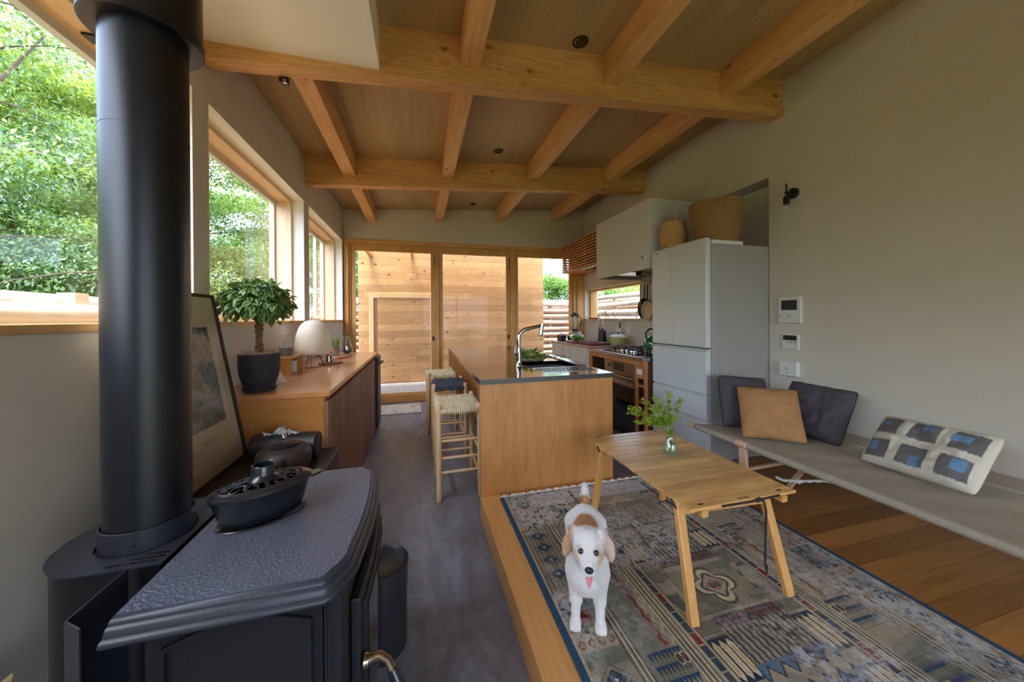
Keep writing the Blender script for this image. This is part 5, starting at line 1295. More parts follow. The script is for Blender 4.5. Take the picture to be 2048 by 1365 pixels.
    for yc in (1.385, .95, .47):
        for c0 in (.352, .372):
            rr = np.hypot(a-c0, (Y-yc)*.62); put(rr < .0095, brown, .9); put((rr < .0135) & (rr > .0105), cream, .7)
    # guard stripes
    for c0, wd, c in ((.510, .003, brown), (.502, .002, cream), (.494, .003, brown), (.336, .002, cream), (.328, .003, navy), (.320, .002, cream), (.311, .004, brown), (.302, .002, cream), (.293, .003, sage), (.284, .002, cream), (.246, .002, cream), (.240, .002, brown), (.52, .002, cream)):
        put(np.abs(a-c0) < wd, c, .8)
    m_ = (a > .254) & (a < .276); k_ = np.floor(Y/.046).astype(int); put(m_, navy, .85); put(m_ & (k_ % 4 == 1), red, .9); put(m_ & (k_ % 4 == 3), teal, .9); put(m_ & (fr(Y, .046) < .08), cream, .6)
    # cartouches beside the field
    cart = (a > .150) & (a < .238)
    for y0, y1 in ((1.368, 1.505), (.825, .975), (1.64, 1.79), (.30, .44), (.60, .70)):
        m_ = cart & (Y > y0) & (Y < y1); put(m_, navy)
        c0 = .165+np.round((a-.165)/.0295).clip(0, 2)*.0295; hy_ = (y1-y0)/2-.006; yy = np.abs(Y-(y0+y1)/2)
        put(m_ & (np.abs(a-c0) < np.minimum(.0115, (hy_-yy)*.55)), cream); put(m_ & (np.abs(a-c0) < .0035) & (yy < hy_*.7), rust, .45)
    for y0, y1 in ((1.515, 1.60), (.985, 1.045), (1.25, 1.35), (.72, .80)):
        m_ = cart & (Y > y0) & (Y < y1); put(m_, sage, .9); put(m_ & (np.abs(np.sin(a*330)*np.sin(Y*300)) > .72), beige, .7); put(m_ & ((np.abs(Y-y0) < .003) | (np.abs(Y-y1) < .003)), beige)
    m_ = cart & (Y > 1.05) & (Y < 1.25); put(m_ & (mid > .52), L_(176, 172, 166), .6); put(m_ & (mid < .4), navy, .7)
    # arcade of pointed columns
    fld = a < .205
    m_ = fld & (Y > 1.625) & (Y < 1.80); put(m_, beige, .9); p_ = .0455; u = (fr(X-xc+p_/2, p_)-.5)*p_; tip = np.abs(u)*1.3
    put(m_ & (np.abs(np.abs(u)-.0145) < .0028) & (Y > 1.66), navy, .95); put(m_ & (np.abs(u) < .0018) & (Y > 1.66), brown, .6)
    put(fld & (np.abs(Y-(1.612+tip*1.6)) < .0052) & (Y < 1.66), navy, .95)
    m_ = (a < .33) & (Y > 1.80) & (Y < 1.84); put(m_, rust, .35); rr = np.hypot(u, Y-1.82); put(m_ & (rr < .015), brown, .8); put(m_ & (rr < .010), beige, .8); put(m_ & (rr < .005), brown, .8); put((a < .33) & (np.abs(Y-1.843) < .003), navy)
    m_ = (a < .30) & (Y > 1.85) & (Y < 1.935); put(m_ & (fr(X, .018) < .28), navy, .7); put((a < .11) & (Y > 1.845) & (Y < 1.93) & (np.abs(X-xc) < (1.93-Y)*1.2), beige, .95)
    m_ = fld & (Y > 1.50) & (Y < 1.61); put(m_, beige, .7); put(m_ & (np.abs(Y-(1.585-np.abs(u)*1.5)) < .003), cream); put(m_ & (np.abs(Y-(1.54-np.abs(u)*1.5)) < .0035), brown, .8); put(m_ & (np.abs(Y-(1.52-np.abs(u)*1.6)) < .007), navy, .9)
    # red and blue oblique columns, dotted row
    for y0, y1, y2 in ((1.365, 1.50, 1.31), (.865, 1.00, 1.045)):
        m_ = (a < .148) & (Y > y0) & (Y < y1); put(m_, sage, .7); w_ = np.floor((X-xc)/.0245).astype(int); zz_ = .006*(tri(Y, .035)-.5); uu = (fr(X-xc+zz_, .0245)-.5)*.0245
        put(m_ & (np.abs(uu) < .0042), red, .9); put(m_ & (np.abs(np.abs((fr(X-xc, .049)-.5)*.049)-.012) < .0035), teal, .95); put(m_ & (np.abs(uu-.0085) < .0013), cream, .8); put(m_ & (np.abs(uu+.0085) < .0013), cream, .8)
        ya, yb = min(y0, y2), max(y0, y2)
        m_ = (a < .148) & (((Y > y2) & (Y < y0)) | ((Y > y1) & (Y < y2))); put(m_, navy, .85); cx0 = np.round((X-xc)/.024)*.024; yq = np.round((Y)/.024)*.024
        rr = np.hypot(X-xc-cx0, Y-yq); put(m_ & (rr < .008), rust, .9); put(m_ & (rr < .004), red)
    # medallion with eight petals
    y0, y1 = 1.055, 1.292; m_ = (a < .165) & (Y > y0) & (Y < y1); put(m_, olive, .35); put(m_ & (mid > .5), sage, .6)
    put((a < .17) & ((np.abs(Y-y0) < .0035) | (np.abs(Y-y1) < .0035)), beige)
    for cyy in (1.174, .50):
        dx, dy = X-xc, Y-cyy; th = np.arctan2(dy, dx); rr = np.hypot(dx, dy); m_ = (a < .165) & (np.abs(dy) < .115)
        pe = .060+.042*np.abs(np.cos(2*th+.0)); q = rr/pe
        put(m_ & (q < 1.0) & (q > .86), brown, .8); put(m_ & (q < .86) & (q > .66), cream, .85); put(m_ & (q < .60) & (q > .50), teal, .9)
        d1, d2 = np.abs(dx)/.052, np.abs(dy)/.052; sq = np.maximum(np.abs(dx+dy), np.abs(dx-dy))/.062
        put(m_ & (sq < 1.0), beige, .95); put(m_ & (sq < 1.08) & (sq > .95), navy, .95); dm = np.abs(dx)/.045+np.abs(dy)/.028
        put(m_ & (dm < 1), rust, .55); put(m_ & (dm < 1.02) & (dm > .88), red, .7); b4 = np.maximum(np.abs(dx)/.022, np.abs(dy)/.012); put(m_ & (b4 < 1) & (b4 > .65), navy); put(m_ & (b4 < .4), teal)
    # downward points below the lower block
    m_ = (a < .16) & (Y > .80) & (Y < .865); put(m_ & (Y > .812+tri(X-xc, .06)*.04), blue, .7); put(m_ & (np.abs(Y-(.812+tri(X-xc, .06)*.04)) < .004), navy)
    # edges
    put(a > .690, L_(38, 78, 106)); put(Y > 2.082, L_(44, 84, 108), .95)
    # worn areas plus painted glare: threads of cream and of dark brown, as woven
    f1 = vnoise(X*4.3+5, Y0*4.3, 21, 4)+.10*np.clip((X+1.1-Y0*1.6-.9)/.6, 0, 1); f2 = vnoise(X*22, Y0*22, 22, 4); f3 = vnoise(X*5+9, Y0*5+3, 23, 3); st_ = vnoise(X*12, Y*110, 24, 3)
    g1 = vnoise(X*95+3, Y*95, 61, 2); g2 = vnoise(X*38, Y*38+9, 62, 3)
    gm = np.clip((g1*.5+g2*.6-.42)*5, 0, 1)
    wear_glare = np.clip((f1-.49)*4.5, 0, 1)*gm*.95
    wear_glare = np.maximum(wear_glare, np.clip((X-1.60)/.35, 0, 1)*.85*gm); wear_glare = np.maximum(wear_glare, np.clip((Y-1.93)/.1, 0, 1)*np.clip((X-.62)/.1, 0, 1)*.85*gm)  # right side paled for wear and glare together
    wear_glare = wear_glare*(a < .690); put(wear_glare > -1, L_(188, 186, 188), 1) if False else None
    col[:] = col*(1-wear_glare[..., None]*.8)+L_(214, 210, 206)*wear_glare[..., None]*.8
    dark = np.clip((f3-.55)*4, 0, 1)*(1-gm)*.85*(a < .5); col[:] = col*(1-dark[..., None])+L_(72, 58, 48)*dark[..., None]
    col *= (.86+.30*fine)[..., None]*(.88+.24*st_)[..., None]
    return np.clip(col*np.array([.80, .80, .80]), 0, 1)
xs = np.linspace(RX0, RX1, 560)
ys = np.concatenate([np.linspace(RYB, .28, 690), np.linspace(.26, RYF, 60)])
XX, YY = np.meshgrid(xs, ys, indexing='ij')
ZZ = .1425+.0008*vnoise(XX*150, YY*150, 30, 2)
XW = XX+.0025*(vnoise(XX*5, YY*5, 40, 2)-.5)*(np.abs(XX-1.2) < .6)
V = np.stack([XX, YY, ZZ], -1).reshape(-1, 3); nx_, ny_ = XX.shape
idx = np.arange(nx_*ny_).reshape(nx_, ny_)
F = np.stack([idx[:-1, :-1], idx[:-1, 1:], idx[1:, 1:], idx[1:, :-1]], -1).reshape(-1, 4)
M['rug'] = vcol('rug_pile', .85, .5, 900, .03)
rg = root('patterned_rug', (1.2, 1.0, .13), 'worn blue and beige oriental patterned rug with a white fringe on the raised floor', 'rug')
quads('pile', V, F, M['rug'], rg, smooth=True, cols=rug_color(XW, YY).reshape(-1, 3))
obj('backing', MB().box(RX0, RX1, RYF, RYB, .1315, .1418), plain('rug_backing', (60, 84, 100), .9), rg)
b = MB(); rf = random.Random(3)
for i in range(330):
    x = RX0+.004+i*(RX1-RX0-.008)/329; k = .8+.5*math.sin(i*.35)*math.sin(i*.11); L = .016+.010*rf.random()*1.5*abs(k)
    dx = rf.uniform(-.010, .010); hz0 = .008+.010*abs(math.sin(i*.23))
    b.tube([(x, RYB-.001, .139), (x+dx*.5, RYB+L*.5, .134+hz0), (x+dx, RYB+L, .1335)], [.0022, .002, .0012], 4, cap=False)
obj('fringe', b, plain('fringe_cotton', (226, 222, 212), .9), rg)

# ------------------------------------------------------------------ folding slatted coffee table
M['oak'] = wood('oiled_oak', (226, 178, 110), (186, 134, 72), axis=0, dens=1.6, rough=.38, blotch=.4, coarse=3, coat=.15, rg=.22, orand=1)
M['oak_leg'] = wood('oiled_oak_leg', (218, 164, 96), (186, 130, 68), axis=2, dens=1.4, rough=.4, blotch=.2, rg=.15)
ct = root('slatted_coffee_table', (1.25, 1.47, .1425), 'low folding oak coffee table with a slatted top standing on the patterned rug', 'table')
TX0, TX1, TY0, TY1, TT = .982, 1.519, 1.066, 1.888, .551
ns = 17; gw = (TY1-TY0)/ns
for i in range(ns):
    y = TY0+i*gw; o_ = obj('slat', MB().box(TX0+R_.uniform(-.002, .002), TX1, y+.0021, y+gw-.0021, TT-.012, TT-R_.uniform(0, .0008)), M['oak'], ct, bevel=.0012)
for x in (1.035, 1.435): obj('rail', MB().box(x, x+.028, TY0-.004, TY1+.004, TT-.038, TT-.0125), M['oak'], ct, bevel=.002)
zr = .1426
legs = {'fl': ((.963, 1.030, zr), (1.000, 1.150, TT-.014)), 'bl': ((.979, 1.800, zr), (1.000, 1.725, TT-.014)), 'fr': ((1.439, 1.040, zr), (1.408, 1.125, TT-.014)), 'br': ((1.45, 1.80, zr), (1.420, 1.72, TT-.014))}
for k, (f, t) in legs.items():
    f, t = Vector(f), Vector(t); side = (0, 1, .3)
    l_ = obj('leg', MB().bar(f+Vector((0, 0, .006)), t, .037, .024, side), M['oak_leg'], ct, bevel=.004)
for z_, (a_, c_) in {'f': (legs['fl'], legs['fr']), 'b': (legs['bl'], legs['br'])}.items():
    p, q = Vector(a_[1])*.92+Vector(a_[0])*.08, Vector(c_[1])*.92+Vector(c_[0])*.08
    obj('crossbar', MB().bar(p, q, .018, .028, (0, 0, 1)), M['oak_leg'], ct, bevel=.002)
M['strap'] = plain('black_strap', (22, 22, 30), .6)
for (x, y) in ((TX0-.006, 1.150), (TX0-.006, 1.74)):
    P = [(x+.030, y-.01, TT-.030), (x+.005, y-.012, TT-.030), (x-.004, y-.004, TT-.018), (x-.003, y+.006, TT-.006), (x+.004, y+.012, TT-.010)]
    obj('hook_clip', MB().tube(P, .0048, 8), M['strap'], ct, smooth=True)
for (x, y) in ((1.05, TY0+.022), (1.45, TY0+.022), (1.05, TY1-.022), (1.45, TY1-.022)):
    obj('slat_screw', MB().box(x-.011, x+.011, y-.003, y+.003, TT, TT+.0018), M['strap'], ct)
b = MB().tube([(1.13, TY0-.004, TT-.006), (1.27, TY0-.005, TT-.008), (1.42, TY0-.004, TT-.004)], .0038, 8)
b.ball((1.30, TY0-.006, TT-.007), .008, 10, 8).ball((1.312, TY0-.006, TT-.002), .007, 10, 8)
b.tube([(1.30, TY0-.006, TT-.008), (1.330, TY0-.01, TT-.012), (1.338, TY0-.012, TT-.05), (1.334, TY0-.012, TT-.15), (1.331, TY0-.012, TT-.26), (1.334, TY0-.014, TT-.27), (1.337, TY0-.014, TT-.30)], [.0035, .0035, .0035, .0035, .0035, .0055, .002], 8)
obj('tie_cord', b, M['strap'], ct, smooth=True)
b = MB()                                  # small burnt-in maker mark, a row of strokes
for i in range(5):
    x = 1.228+i*.0115
    b.box(x, x+.008, TY0+.010, TY0+.0118, TT, TT+.0004).box(x, x+.008, TY0+.0195, TY0+.0213, TT, TT+.0004).box(x, x+.0018, TY0+.012, TY0+.0195, TT, TT+.0004).box(x+.0062, x+.008, TY0+.012, TY0+.0195, TT, TT+.0004)
obj('burnt_mark', b, M['dark_wood'], ct)
# vase with goldenrod sprigs
vx, vy = 1.268, 1.512; vz = TT+.0005
vs = root('glass_bud_vase', (vx, vy, vz), 'small round clear glass vase with feathery green sprigs on the coffee table', 'vase')
M['vase_glass'] = glass_pane('greenish_glass', (.90, .97, .95), 1.6)
vp = [(0, 0), (.022, 0), (.036, .012), (.0425, .035), (.040, .055), (.027, .082), (.0185, .098), (.0175, .108), (.021, .114)]
obj('glass_body', MB().lathe([(r, vz+z) for r, z in vp]+[(r-.0025, vz+z) for r, z in vp[::-1][:-2]]+[(0, vz+.006)], (vx, vy, 0), 36), M['vase_glass'], vs, smooth=True)
obj('water', MB().lathe([(0, vz+.0065), (.030, vz+.009), (.0385, vz+.033), (.0375, vz+.048), (0, vz+.048)], (vx, vy, 0), 32), glass_pane('water', (.95, .98, .95), 1.33), vs, smooth=True)
M['sprig'] = leafmat('sprig_green', (190, 206, 74), (84, 128, 46), .4)
rs = random.Random(21); lv = Leaves(); sb_ = MB()
right = Vector((.965, -.26, 0)); 
for tgt, h, n_ in (((-.155, .0), .16, 60), ((-.15, .02), .13, 55), ((-.135, .0), .075, 50), ((-.09, .03), .19, 60), ((-.06, 0), .215, 60), ((.01, .03), .235, 60), ((.045, 0), .20, 50), ((-.03, .02), .15, 70), ((-.10, -.03), .10, 60), ((-.02, -.03), .12, 70), ((-.05, .0), .10, 80)):
    tip = Vector((vx, vy, vz+.10))+right*tgt[0]*1.4+Vector((0, tgt[1], h)); p0 = Vector((vx, vy, vz+.02)); p1 = Vector((vx+rs.uniform(-.006, .006), vy, vz+.11)); md = (p1+tip)/2+Vector((0, 0, .025))
    cur = [p0, p1, p1.lerp(md, .5)+Vector((0, 0, .006)), md, md.lerp(tip, .5)+Vector((0, 0, .008)), tip-Vector((0, 0, .004))]
    sb_.tube(cur, [.0012, .0012, .001, .0009, .0007, .0004], 5)
    for i in range(n_):
        t = .25+.75*rs.random(); seg = min(int(t*4), 3); q = cur[1+seg].lerp(cur[2+seg], t*4-seg) if 2+seg < 6 else tip
        dr = (cur[min(5, 2+seg)]-cur[1+seg]).normalized()
        for k in range(2):
            sd = rv(rs); sd = (sd-dr*sd.dot(dr)); sd.normalize(); c = q+sd*.004
            lv.add(c, dr*.7+sd*.8+Vector((0, 0, .1)), rv(rs), rs.uniform(.010, .022)*(1.3-.5*t), rs.uniform(.005, .009), .1)
for i in range(14):
    a = rs.uniform(0, 2*PI); lv.add(Vector((vx, vy, vz+.112)), Vector((math.cos(a), math.sin(a), rs.uniform(.2, .8))), Vector((0, 0, 1)), rs.uniform(.03, .05), .009, .2)
lv.build('sprig_leaves', M['sprig'], vs); obj('stem', sb_, M['sprig'], vs)

# ------------------------------------------------------------------ canvas cot
M['canvas'] = plain('khaki_canvas', (172, 160, 138), .85, 0, .1, 90, .5, 700)
M['cot_wood'] = wood('pale_cot_wood', (222, 184, 150), (190, 148, 116), axis=1, rough=.5, blotch=.15)
co = root('canvas_cot', (2.38, 1.2, .13), 'long low camping cot in khaki canvas on pale wooden legs along the right wall', 'cot')
cx0, cx1, cz_ = 1.965, 2.775, .472; cyf, cyb = .60, 2.075
for x in (cx0, cx1): obj('pole', MB().cyl((x, .22, cz_), (x, cyb+.07, cz_), .0165, .0165, 20), M['cot_wood'], co, smooth=True, bevel=.002)
NXs, NYs = 30, 50; V = []; F = []
prof_ = []
for i in range(9): a = -PI*.5-PI*i/8*.9; prof_.append((cx0+.0195*math.cos(a-PI*.0), cz_+.0195*math.sin(a)))
prof_ = [(cx0+.0195*math.cos(t), cz_+.0195*math.sin(t)) for t in np.linspace(-.2*PI, -1.5*PI, 12)]
for i in range(1, NXs):
    t = i/NXs; prof_.append((cx0+(cx1-cx0)*t, cz_+.0195-.034*math.sin(PI*t)**.8))
prof_ += [(cx1+.0195*math.cos(t), cz_+.0195*math.sin(t)) for t in np.linspace(.5*PI, -.8*PI, 12)]
npf = len(prof_)
for j in range(NYs+1):
    y = cyf+(cyb-cyf)*j/NYs
    for i, (x, z) in enumerate(prof_):
        w_ = .003*math.sin(j*.8+i*.4)*math.sin(PI*max(0, min(1, (i-12)/NXs))) if 12 < i < 12+NXs else 0
        V.append((x, y, z+w_))
for j in range(NYs):
    for i in range(npf-1): k = j*npf+i; F.append((k, k+1, k+npf+1, k+npf))
cv = quads('canvas', V, F, M['canvas'], co, smooth=True)
sm__ = cv.modifiers.new('s', 'SOLIDIFY'); sm__.thickness = .002
b = MB()
for x in (2.62, 2.635):
    P = [(x, cyf+.02+(cyb-cyf-.04)*k/40, cz_+.0195-.034*math.sin(PI*(x-cx0)/(cx1-cx0))**.8+.0012) for k in range(41)]; b.tube(P, .0009, 4)
for y in (cyf+.018, cyf+.026): b.tube([(cx0+.0208*math.cos(t), y, cz_+.0208*math.sin(t)) for t in np.linspace(.5*PI, 1.4*PI, 10)], .0007, 4)
obj('stitching', b, M['white'], co)
for y in (1.70, .42):
    # splayed X trestle: two crossing legs holding the poles
    obj('leg', MB().bar((cx0+.004, y+.0, cz_+.020), (cx0-.012+.055, y+.02, .1305), .052, .022, (1, 0, 0)), M['cot_wood'], co, bevel=.004)
    obj('leg', MB().bar((cx1-.03, y+.01, cz_-.03), (cx0+.43, y+.03, .1305), .03, .022, (1, 0, 0)), M['cot_wood'], co, bevel=.003)
    obj('crossbar', MB().bar((cx0+.02, y+.02, .30), (cx1-.16, y+.02, .31), .022, .02, (0, 0, 1)), M['cot_wood'], co, bevel=.002)
    obj('pole_clip', MB().tube([(cx0, y-.035, cz_), (cx0, y+.035, cz_)], .0225, 18), M['cot_wood'], co, smooth=True, bevel=.003)
b = MB()
P = [(2.27, 1.72, .215), (2.30, 1.70, .20), (2.36, 1.66, .205), (2.45, 1.58, .232), (2.58, 1.46, .26)]
for k in range(2):
    Q = []
    for i in range(41):
        t = i/40*4; s0 = min(int(t), 3); q = Vector(P[s0]).lerp(Vector(P[s0+1]), t-s0); a = i*.9+k*PI; Q.append(q+Vector((0, .005*math.cos(a), .005*math.sin(a))))
    b.tube(Q, .0055, 6)
b.ball((2.37, 1.655, .206), .016, 8, 6, 1, 1.2, 1)
obj('rope', b, M['white'], co, smooth=True)

# ------------------------------------------------------------------ cushions
def cushion(name, w_, h_, t_, mat, loc, yaw_, tilt, roll_, label, colf=None, piping=None, seed=1, pinch=.05, sag=0, n=64):
    """stuffed square: local u across, v up, thickness along the normal; bottom edge centre at loc"""
    rr = np.sin(np.linspace(-PI/2, PI/2, n))*.25+np.linspace(-1, 1, n)*.75; U, Vv = np.meshgrid(rr, rr, indexing='ij')
    prof = (1-np.abs(U)**3.2)*(1-np.abs(Vv)**3.2); th = t_*.5*np.clip(prof, 0, 1)**.55
    cr_ = 1-.045*(np.abs(U)*np.abs(Vv))**6
    px_ = U*(1-pinch*(1-np.abs(Vv)**2)*np.abs(U)**3)*cr_; py_ = Vv*(1-pinch*(1-np.abs(U)**2)*np.abs(Vv)**3)*cr_+.035*(vnoise(U*2.2+seed, U*0+seed*1.7, seed+9, 2)-.5)*np.clip(Vv, 0, 1)
    nz_ = vnoise(U*2+seed*7.1, Vv*2+seed*3.3, seed, 3)-.5; nz2 = vnoise(U*6+seed, Vv*3, seed+5, 2)-.5
    th = th*(1+.55*nz_+.16*nz2)
    bend = -.05*h_*(Vv**2)*np.sign(tilt+1e-9)
    u0 = Vector((math.cos(yaw_), math.sin(yaw_), 0)); nb_ = Vector((-math.sin(yaw_), math.cos(yaw_), 0))
    v0 = Vector((0, 0, 1))*math.cos(tilt)+nb_*math.sin(tilt); nn = u0.cross(v0)
    u1 = u0*math.cos(roll_)+v0*math.sin(roll_); v1 = v0*math.cos(roll_)-u0*math.sin(roll_)
    u1, v1, nn = map(np.array, (u1, v1, nn)); c0 = np.array(loc)+v1*h_/2
    base = c0+u1*(px_*w_/2)[..., None]+v1*(py_*h_/2-sag*(1-np.abs(U))*0)[..., None]
    out = []; 
    A = base+nn*(th)[..., None]; B = base-nn*(th)[..., None]
    idx = np.arange(n*n).reshape(n, n); Ff = np.stack([idx[:-1, :-1], idx[1:, :-1], idx[1:, 1:], idx[:-1, 1:]], -1).reshape(-1, 4)
    VV = np.concatenate([A.reshape(-1, 3), B.reshape(-1, 3)]); FF = np.concatenate([Ff, Ff[:, ::-1]+n*n])
    zmin = VV[:, 2].min(); VV[:, 2] += loc[2]-zmin
    cols = None
    if colf is not None: c = colf(U, Vv).reshape(-1, 3); cols = np.concatenate([c, c])
    r_ = root(name, tuple(loc), label, 'cushion')
    quads('cover', VV, FF, mat, r_, smooth=True, cols=cols)
    if piping is not None:
        e = [(i, 0) for i in range(n)]+[(n-1, j) for j in range(1, n)]+[(i, n-1) for i in range(n-2, -1, -1)]+[(0, j) for j in range(n-2, 0, -1)]
        Pp = [Vector(VV[idx[i, j]])+Vector(v1*0)+Vector(nn)*(.002*math.sin(k*.5)) for k, (i, j) in enumerate(e)]
        obj('piping', MB().tube(Pp, .0032, 6, closed=True), piping, r_, smooth=True)
    return r_
M['plum'] = plain('plum_grey_linen', (78, 70, 76), .9, 0, .12, 60, .4, 600)
M['tan'] = plain('tan_velvet', (166, 120, 74), .85, 0, .12, 14, .3, 500)
def ikat(U, V_):
    W, Hh_ = .27, .165; x, y = U*W, V_*Hh_
    cream, grey, blue = L_(206, 198, 178), L_(108, 104, 102), L_(106, 140, 172)
    col = np.tile(cream, U.shape+(1,)); jag = .004*(vnoise(x*900, x*0+3, 4, 1)-.5)*2
    for i, cx in enumerate((-.178, 0, .178)):
        for j, cyy in enumerate((-.075, .078)):
            ww, hh = .062, .056
            m = (np.abs(x-cx-.004*(j-.5)) < ww) & (np.abs(y-cyy) < hh+jag)
            col[m] = grey
            ox, oy = [(-.022, .02), (.012, .03), (-.03, .012)][i] if j else [(-.028, .012), (.016, -.028), (.016, .018)][i]
            m = (np.abs(x-cx-ox) < .026+(.012 if (i, j) == (2, 1) else 0)) & (np.abs(y-cyy-oy) < .030-(.01 if j else 0)+jag); col[m] = blue
    return col*(.88+.24*vnoise(U*60, V_*200, 6, 2))[..., None]
cz0 = cz_+.006
cushion('back_cushion', .40, .37, .13, M['plum'], (2.275, 1.925, cz0-.012), -.10, .26, -.10, 'plum grey piped cushion leaning against the side of the refrigerator on the cot', None, M['strap'], 3)
cushion('back_cushion', .39, .37, .15, M['plum'], (2.50, 1.70, cz0-.010), -1.50, .48, -.03, 'plum grey piped cushion leaning on the wall behind the tan cushion', None, M['strap'], 5, .03)
cushion('square_cushion', .352, .355, .12, M['tan'], (2.195, 1.675, cz0+.004), -.66, .52, 0, 'plain tan cushion in front of the two plum grey cushions on the cot', None, None, 8, .045)
cushion('long_cushion', .445, .31, .12, vcol('ikat_weave', .9, .3, 500), (2.36, 1.125, cz0-.008), -1.72, .68, .05, 'oblong cream cushion with grey and blue ikat squares lying alone on the cot', ikat, None, 9, .03, n=150)

# ------------------------------------------------------------------ devices on the right wall
def wallbox(name, y0, y1, z0, z1, t, label, cat, parts):
    o = root(name, (XR, (y0+y1)/2, z0), label, cat)
    c = obj('case', MB().box(XR-t, XR, y0, y1, z0, z1), M['white'], o, bevel=.003)
    for nm, (a, b_, c_, d_), mt in parts:
        w0, h0 = y1-y0, z1-z0
        obj(nm, MB().box(XR-t-.0012, XR-t+.0002, y1-b_*w0, y1-a*w0, z0+c_*h0, z0+d_*h0), mt, c)
    return o
scr = plain('dark_screen', (44, 42, 46), .2)
gy = M['darkgrey']; lg = plain('light_grey_print', (150, 150, 146), .6)
wallbox('intercom', 1.925, 2.088, 1.228, 1.430, .022, 'white video intercom with a dark screen, uppermost of the wall devices', 'intercom', [('screen', (.13, .85, .50, .88), scr), ('speaker', (.06, .14, .25, .31), lg), ('badge', (.40, .57, .27, .29), gy), ('call_button', (.18, .30, .10, .13), lg), ('talk_button', (.72, .76, .09, .13), gy), ('seam', (.03, .97, .18, .185), lg)])
wallbox('heater_control', 1.945, 2.066, 1.018, 1.138, .014, 'white water heater remote with a black display between intercom and lowest box', 'thermostat', [('display', (.06, .88, .62, .94), M['black_glass']), ('button', (.28, .42, .44, .55), lg), ('button', (.50, .64, .44, .55), lg), ('button', (.74, .86, .44, .55), lg), ('button', (.76, .86, .22, .32), M['fridge_edge']), ('printing', (.08, .14, .08, .10), gy), ('printing', (.24, .38, .08, .10), gy), ('printing', (.55, .86, .08, .10), gy)])
wallbox('gas_alarm', 1.945, 2.076, .815, .925, .035, 'plain white square alarm box, lowest of the three wall devices', 'alarm', [('badge', (.42, .52, .22, .26), gy), ('speaker', (.33, .55, .42, .60), M['fridge_edge']), ('lamp', (.70, .75, .84, .87), lg), ('lamp', (.82, .87, .84, .87), lg)])
sc_ = root('wall_sconce', (XR, 2.0, 2.15), 'small black wall sconce with a clear hanging bulb above the intercom', 'lamp')
obj('back_plate', MB().cyl((XR, 1.985, 2.232), (XR-.018, 1.985, 2.232), .042, .040, 32), M['black'], sc_, smooth=True, bevel=.002)
obj('arm', MB().tube([(XR-.018, 1.985, 2.232), (XR-.085, 1.985, 2.232)], .009, 10).tube([(XR-.075, 1.985, 2.30), (XR-.075, 1.985, 2.20)], .0065, 10), M['black'], sc_, smooth=True)
obj('socket', MB().lathe([(0, 2.205), (.014, 2.205), (.021, 2.195), (.021, 2.145), (0, 2.145)], (XR-.075, 1.985, 0), 20), M['black'], sc_, smooth=True)
obj('bulb', MB().lathe([(.014, 2.146), (.020, 2.13), (.022, 2.11), (.017, 2.095), (0, 2.088)], (XR-.075, 1.985, 0), 20), M['clear'], sc_, smooth=True)
# cotton mat by the glass wall
def mat_mat():
    k = NM('pale_woven_mat'); v = k.co((1, 1, 1)); n = k.noise(k.co((1.2, .3, 1)), 6, 3)
    f = k.ramp(n, [(.35, lin((206, 196, 176))), (.5, lin((220, 214, 200))), (.62, lin((206, 170, 156))), (.7, lin((196, 192, 150)))])
    k.set(Base_Color=k.mix(k.math('MULTIPLY', k.math('GREATER_THAN', k.noise(v, 60, 2), .58), .5), f, c4((110, 104, 100))), Roughness=.9); return k.m
tag(obj('door_mat', MB().box(-.60, .02, 4.80, 5.33, .001, .009), mat_mat(), None), 'pale woven cotton mat on the dark floor by the glass doors', 'mat')
# ------------------------------------------------------------------ small white and tan dog, standing on the rug facing the lens
def surface_net(Fd, o, h):
    """field (negative inside) on a grid -> vertices, quads"""
    s = Fd < 0; nx, ny, nz = Fd.shape
    corners = [(i, j, k) for i in (0, 1) for j in (0, 1) for k in (0, 1)]
    def c(a, i, j, k): return a[i:nx-1+i, j:ny-1+j, k:nz-1+k]
    cnt = sum(c(s, *q).astype(int) for q in corners); act = (cnt > 0) & (cnt < 8)
    acc = np.zeros(act.shape+(3,)); num = np.zeros(act.shape)
    for a in corners:
        for b_ in corners:
            if sum(abs(p-q) for p, q in zip(a, b_)) != 1 or a > b_: continue
            fa, fb = c(Fd, *a), c(Fd, *b_); cr = (fa < 0) != (fb < 0)
            t = np.where(cr, fa/np.where(cr, fa-fb, 1), 0)
            for d in range(3): acc[..., d] += np.where(cr, a[d]+(b_[d]-a[d])*t, 0)
            num += cr
    ids = -np.ones(act.shape, int); w_ = np.argwhere(act); ids[act] = np.arange(len(w_))
    V = (w_+acc[act]/num[act][:, None])*h+np.array(o)
    F = []
    for d in range(3):
        sl = [slice(0, n-1) for n in Fd.shape]; sl2 = list(sl); sl2[d] = slice(1, Fd.shape[d])
        full0 = [slice(0, n) for n in Fd.shape]; a_ = list(full0); b_ = list(full0); a_[d] = slice(0, Fd.shape[d]-1); b_[d] = slice(1, Fd.shape[d])
        A, B = s[tuple(a_)], s[tuple(b_)]; e = np.argwhere(A != B)
        o1, o2 = [q for q in range(3) if q != d]
        e = e[(e[:, o1] > 0) & (e[:, o2] > 0) & (e[:, o1] < Fd.shape[o1]-1) & (e[:, o2] < Fd.shape[o2]-1)]
        def cell(d1, d2): q = e.copy(); q[:, o1] -= d1; q[:, o2] -= d2; return ids[q[:, 0], q[:, 1], q[:, 2]]
        Q = np.stack([cell(0, 0), cell(1, 0), cell(1, 1), cell(0, 1)], 1)
        fl = A[e[:, 0], e[:, 1], e[:, 2]]
        if d == 1: fl = ~fl
        Q[fl] = Q[fl][:, ::-1]; F.append(Q)
    return V, np.concatenate(F)[:, ::-1]
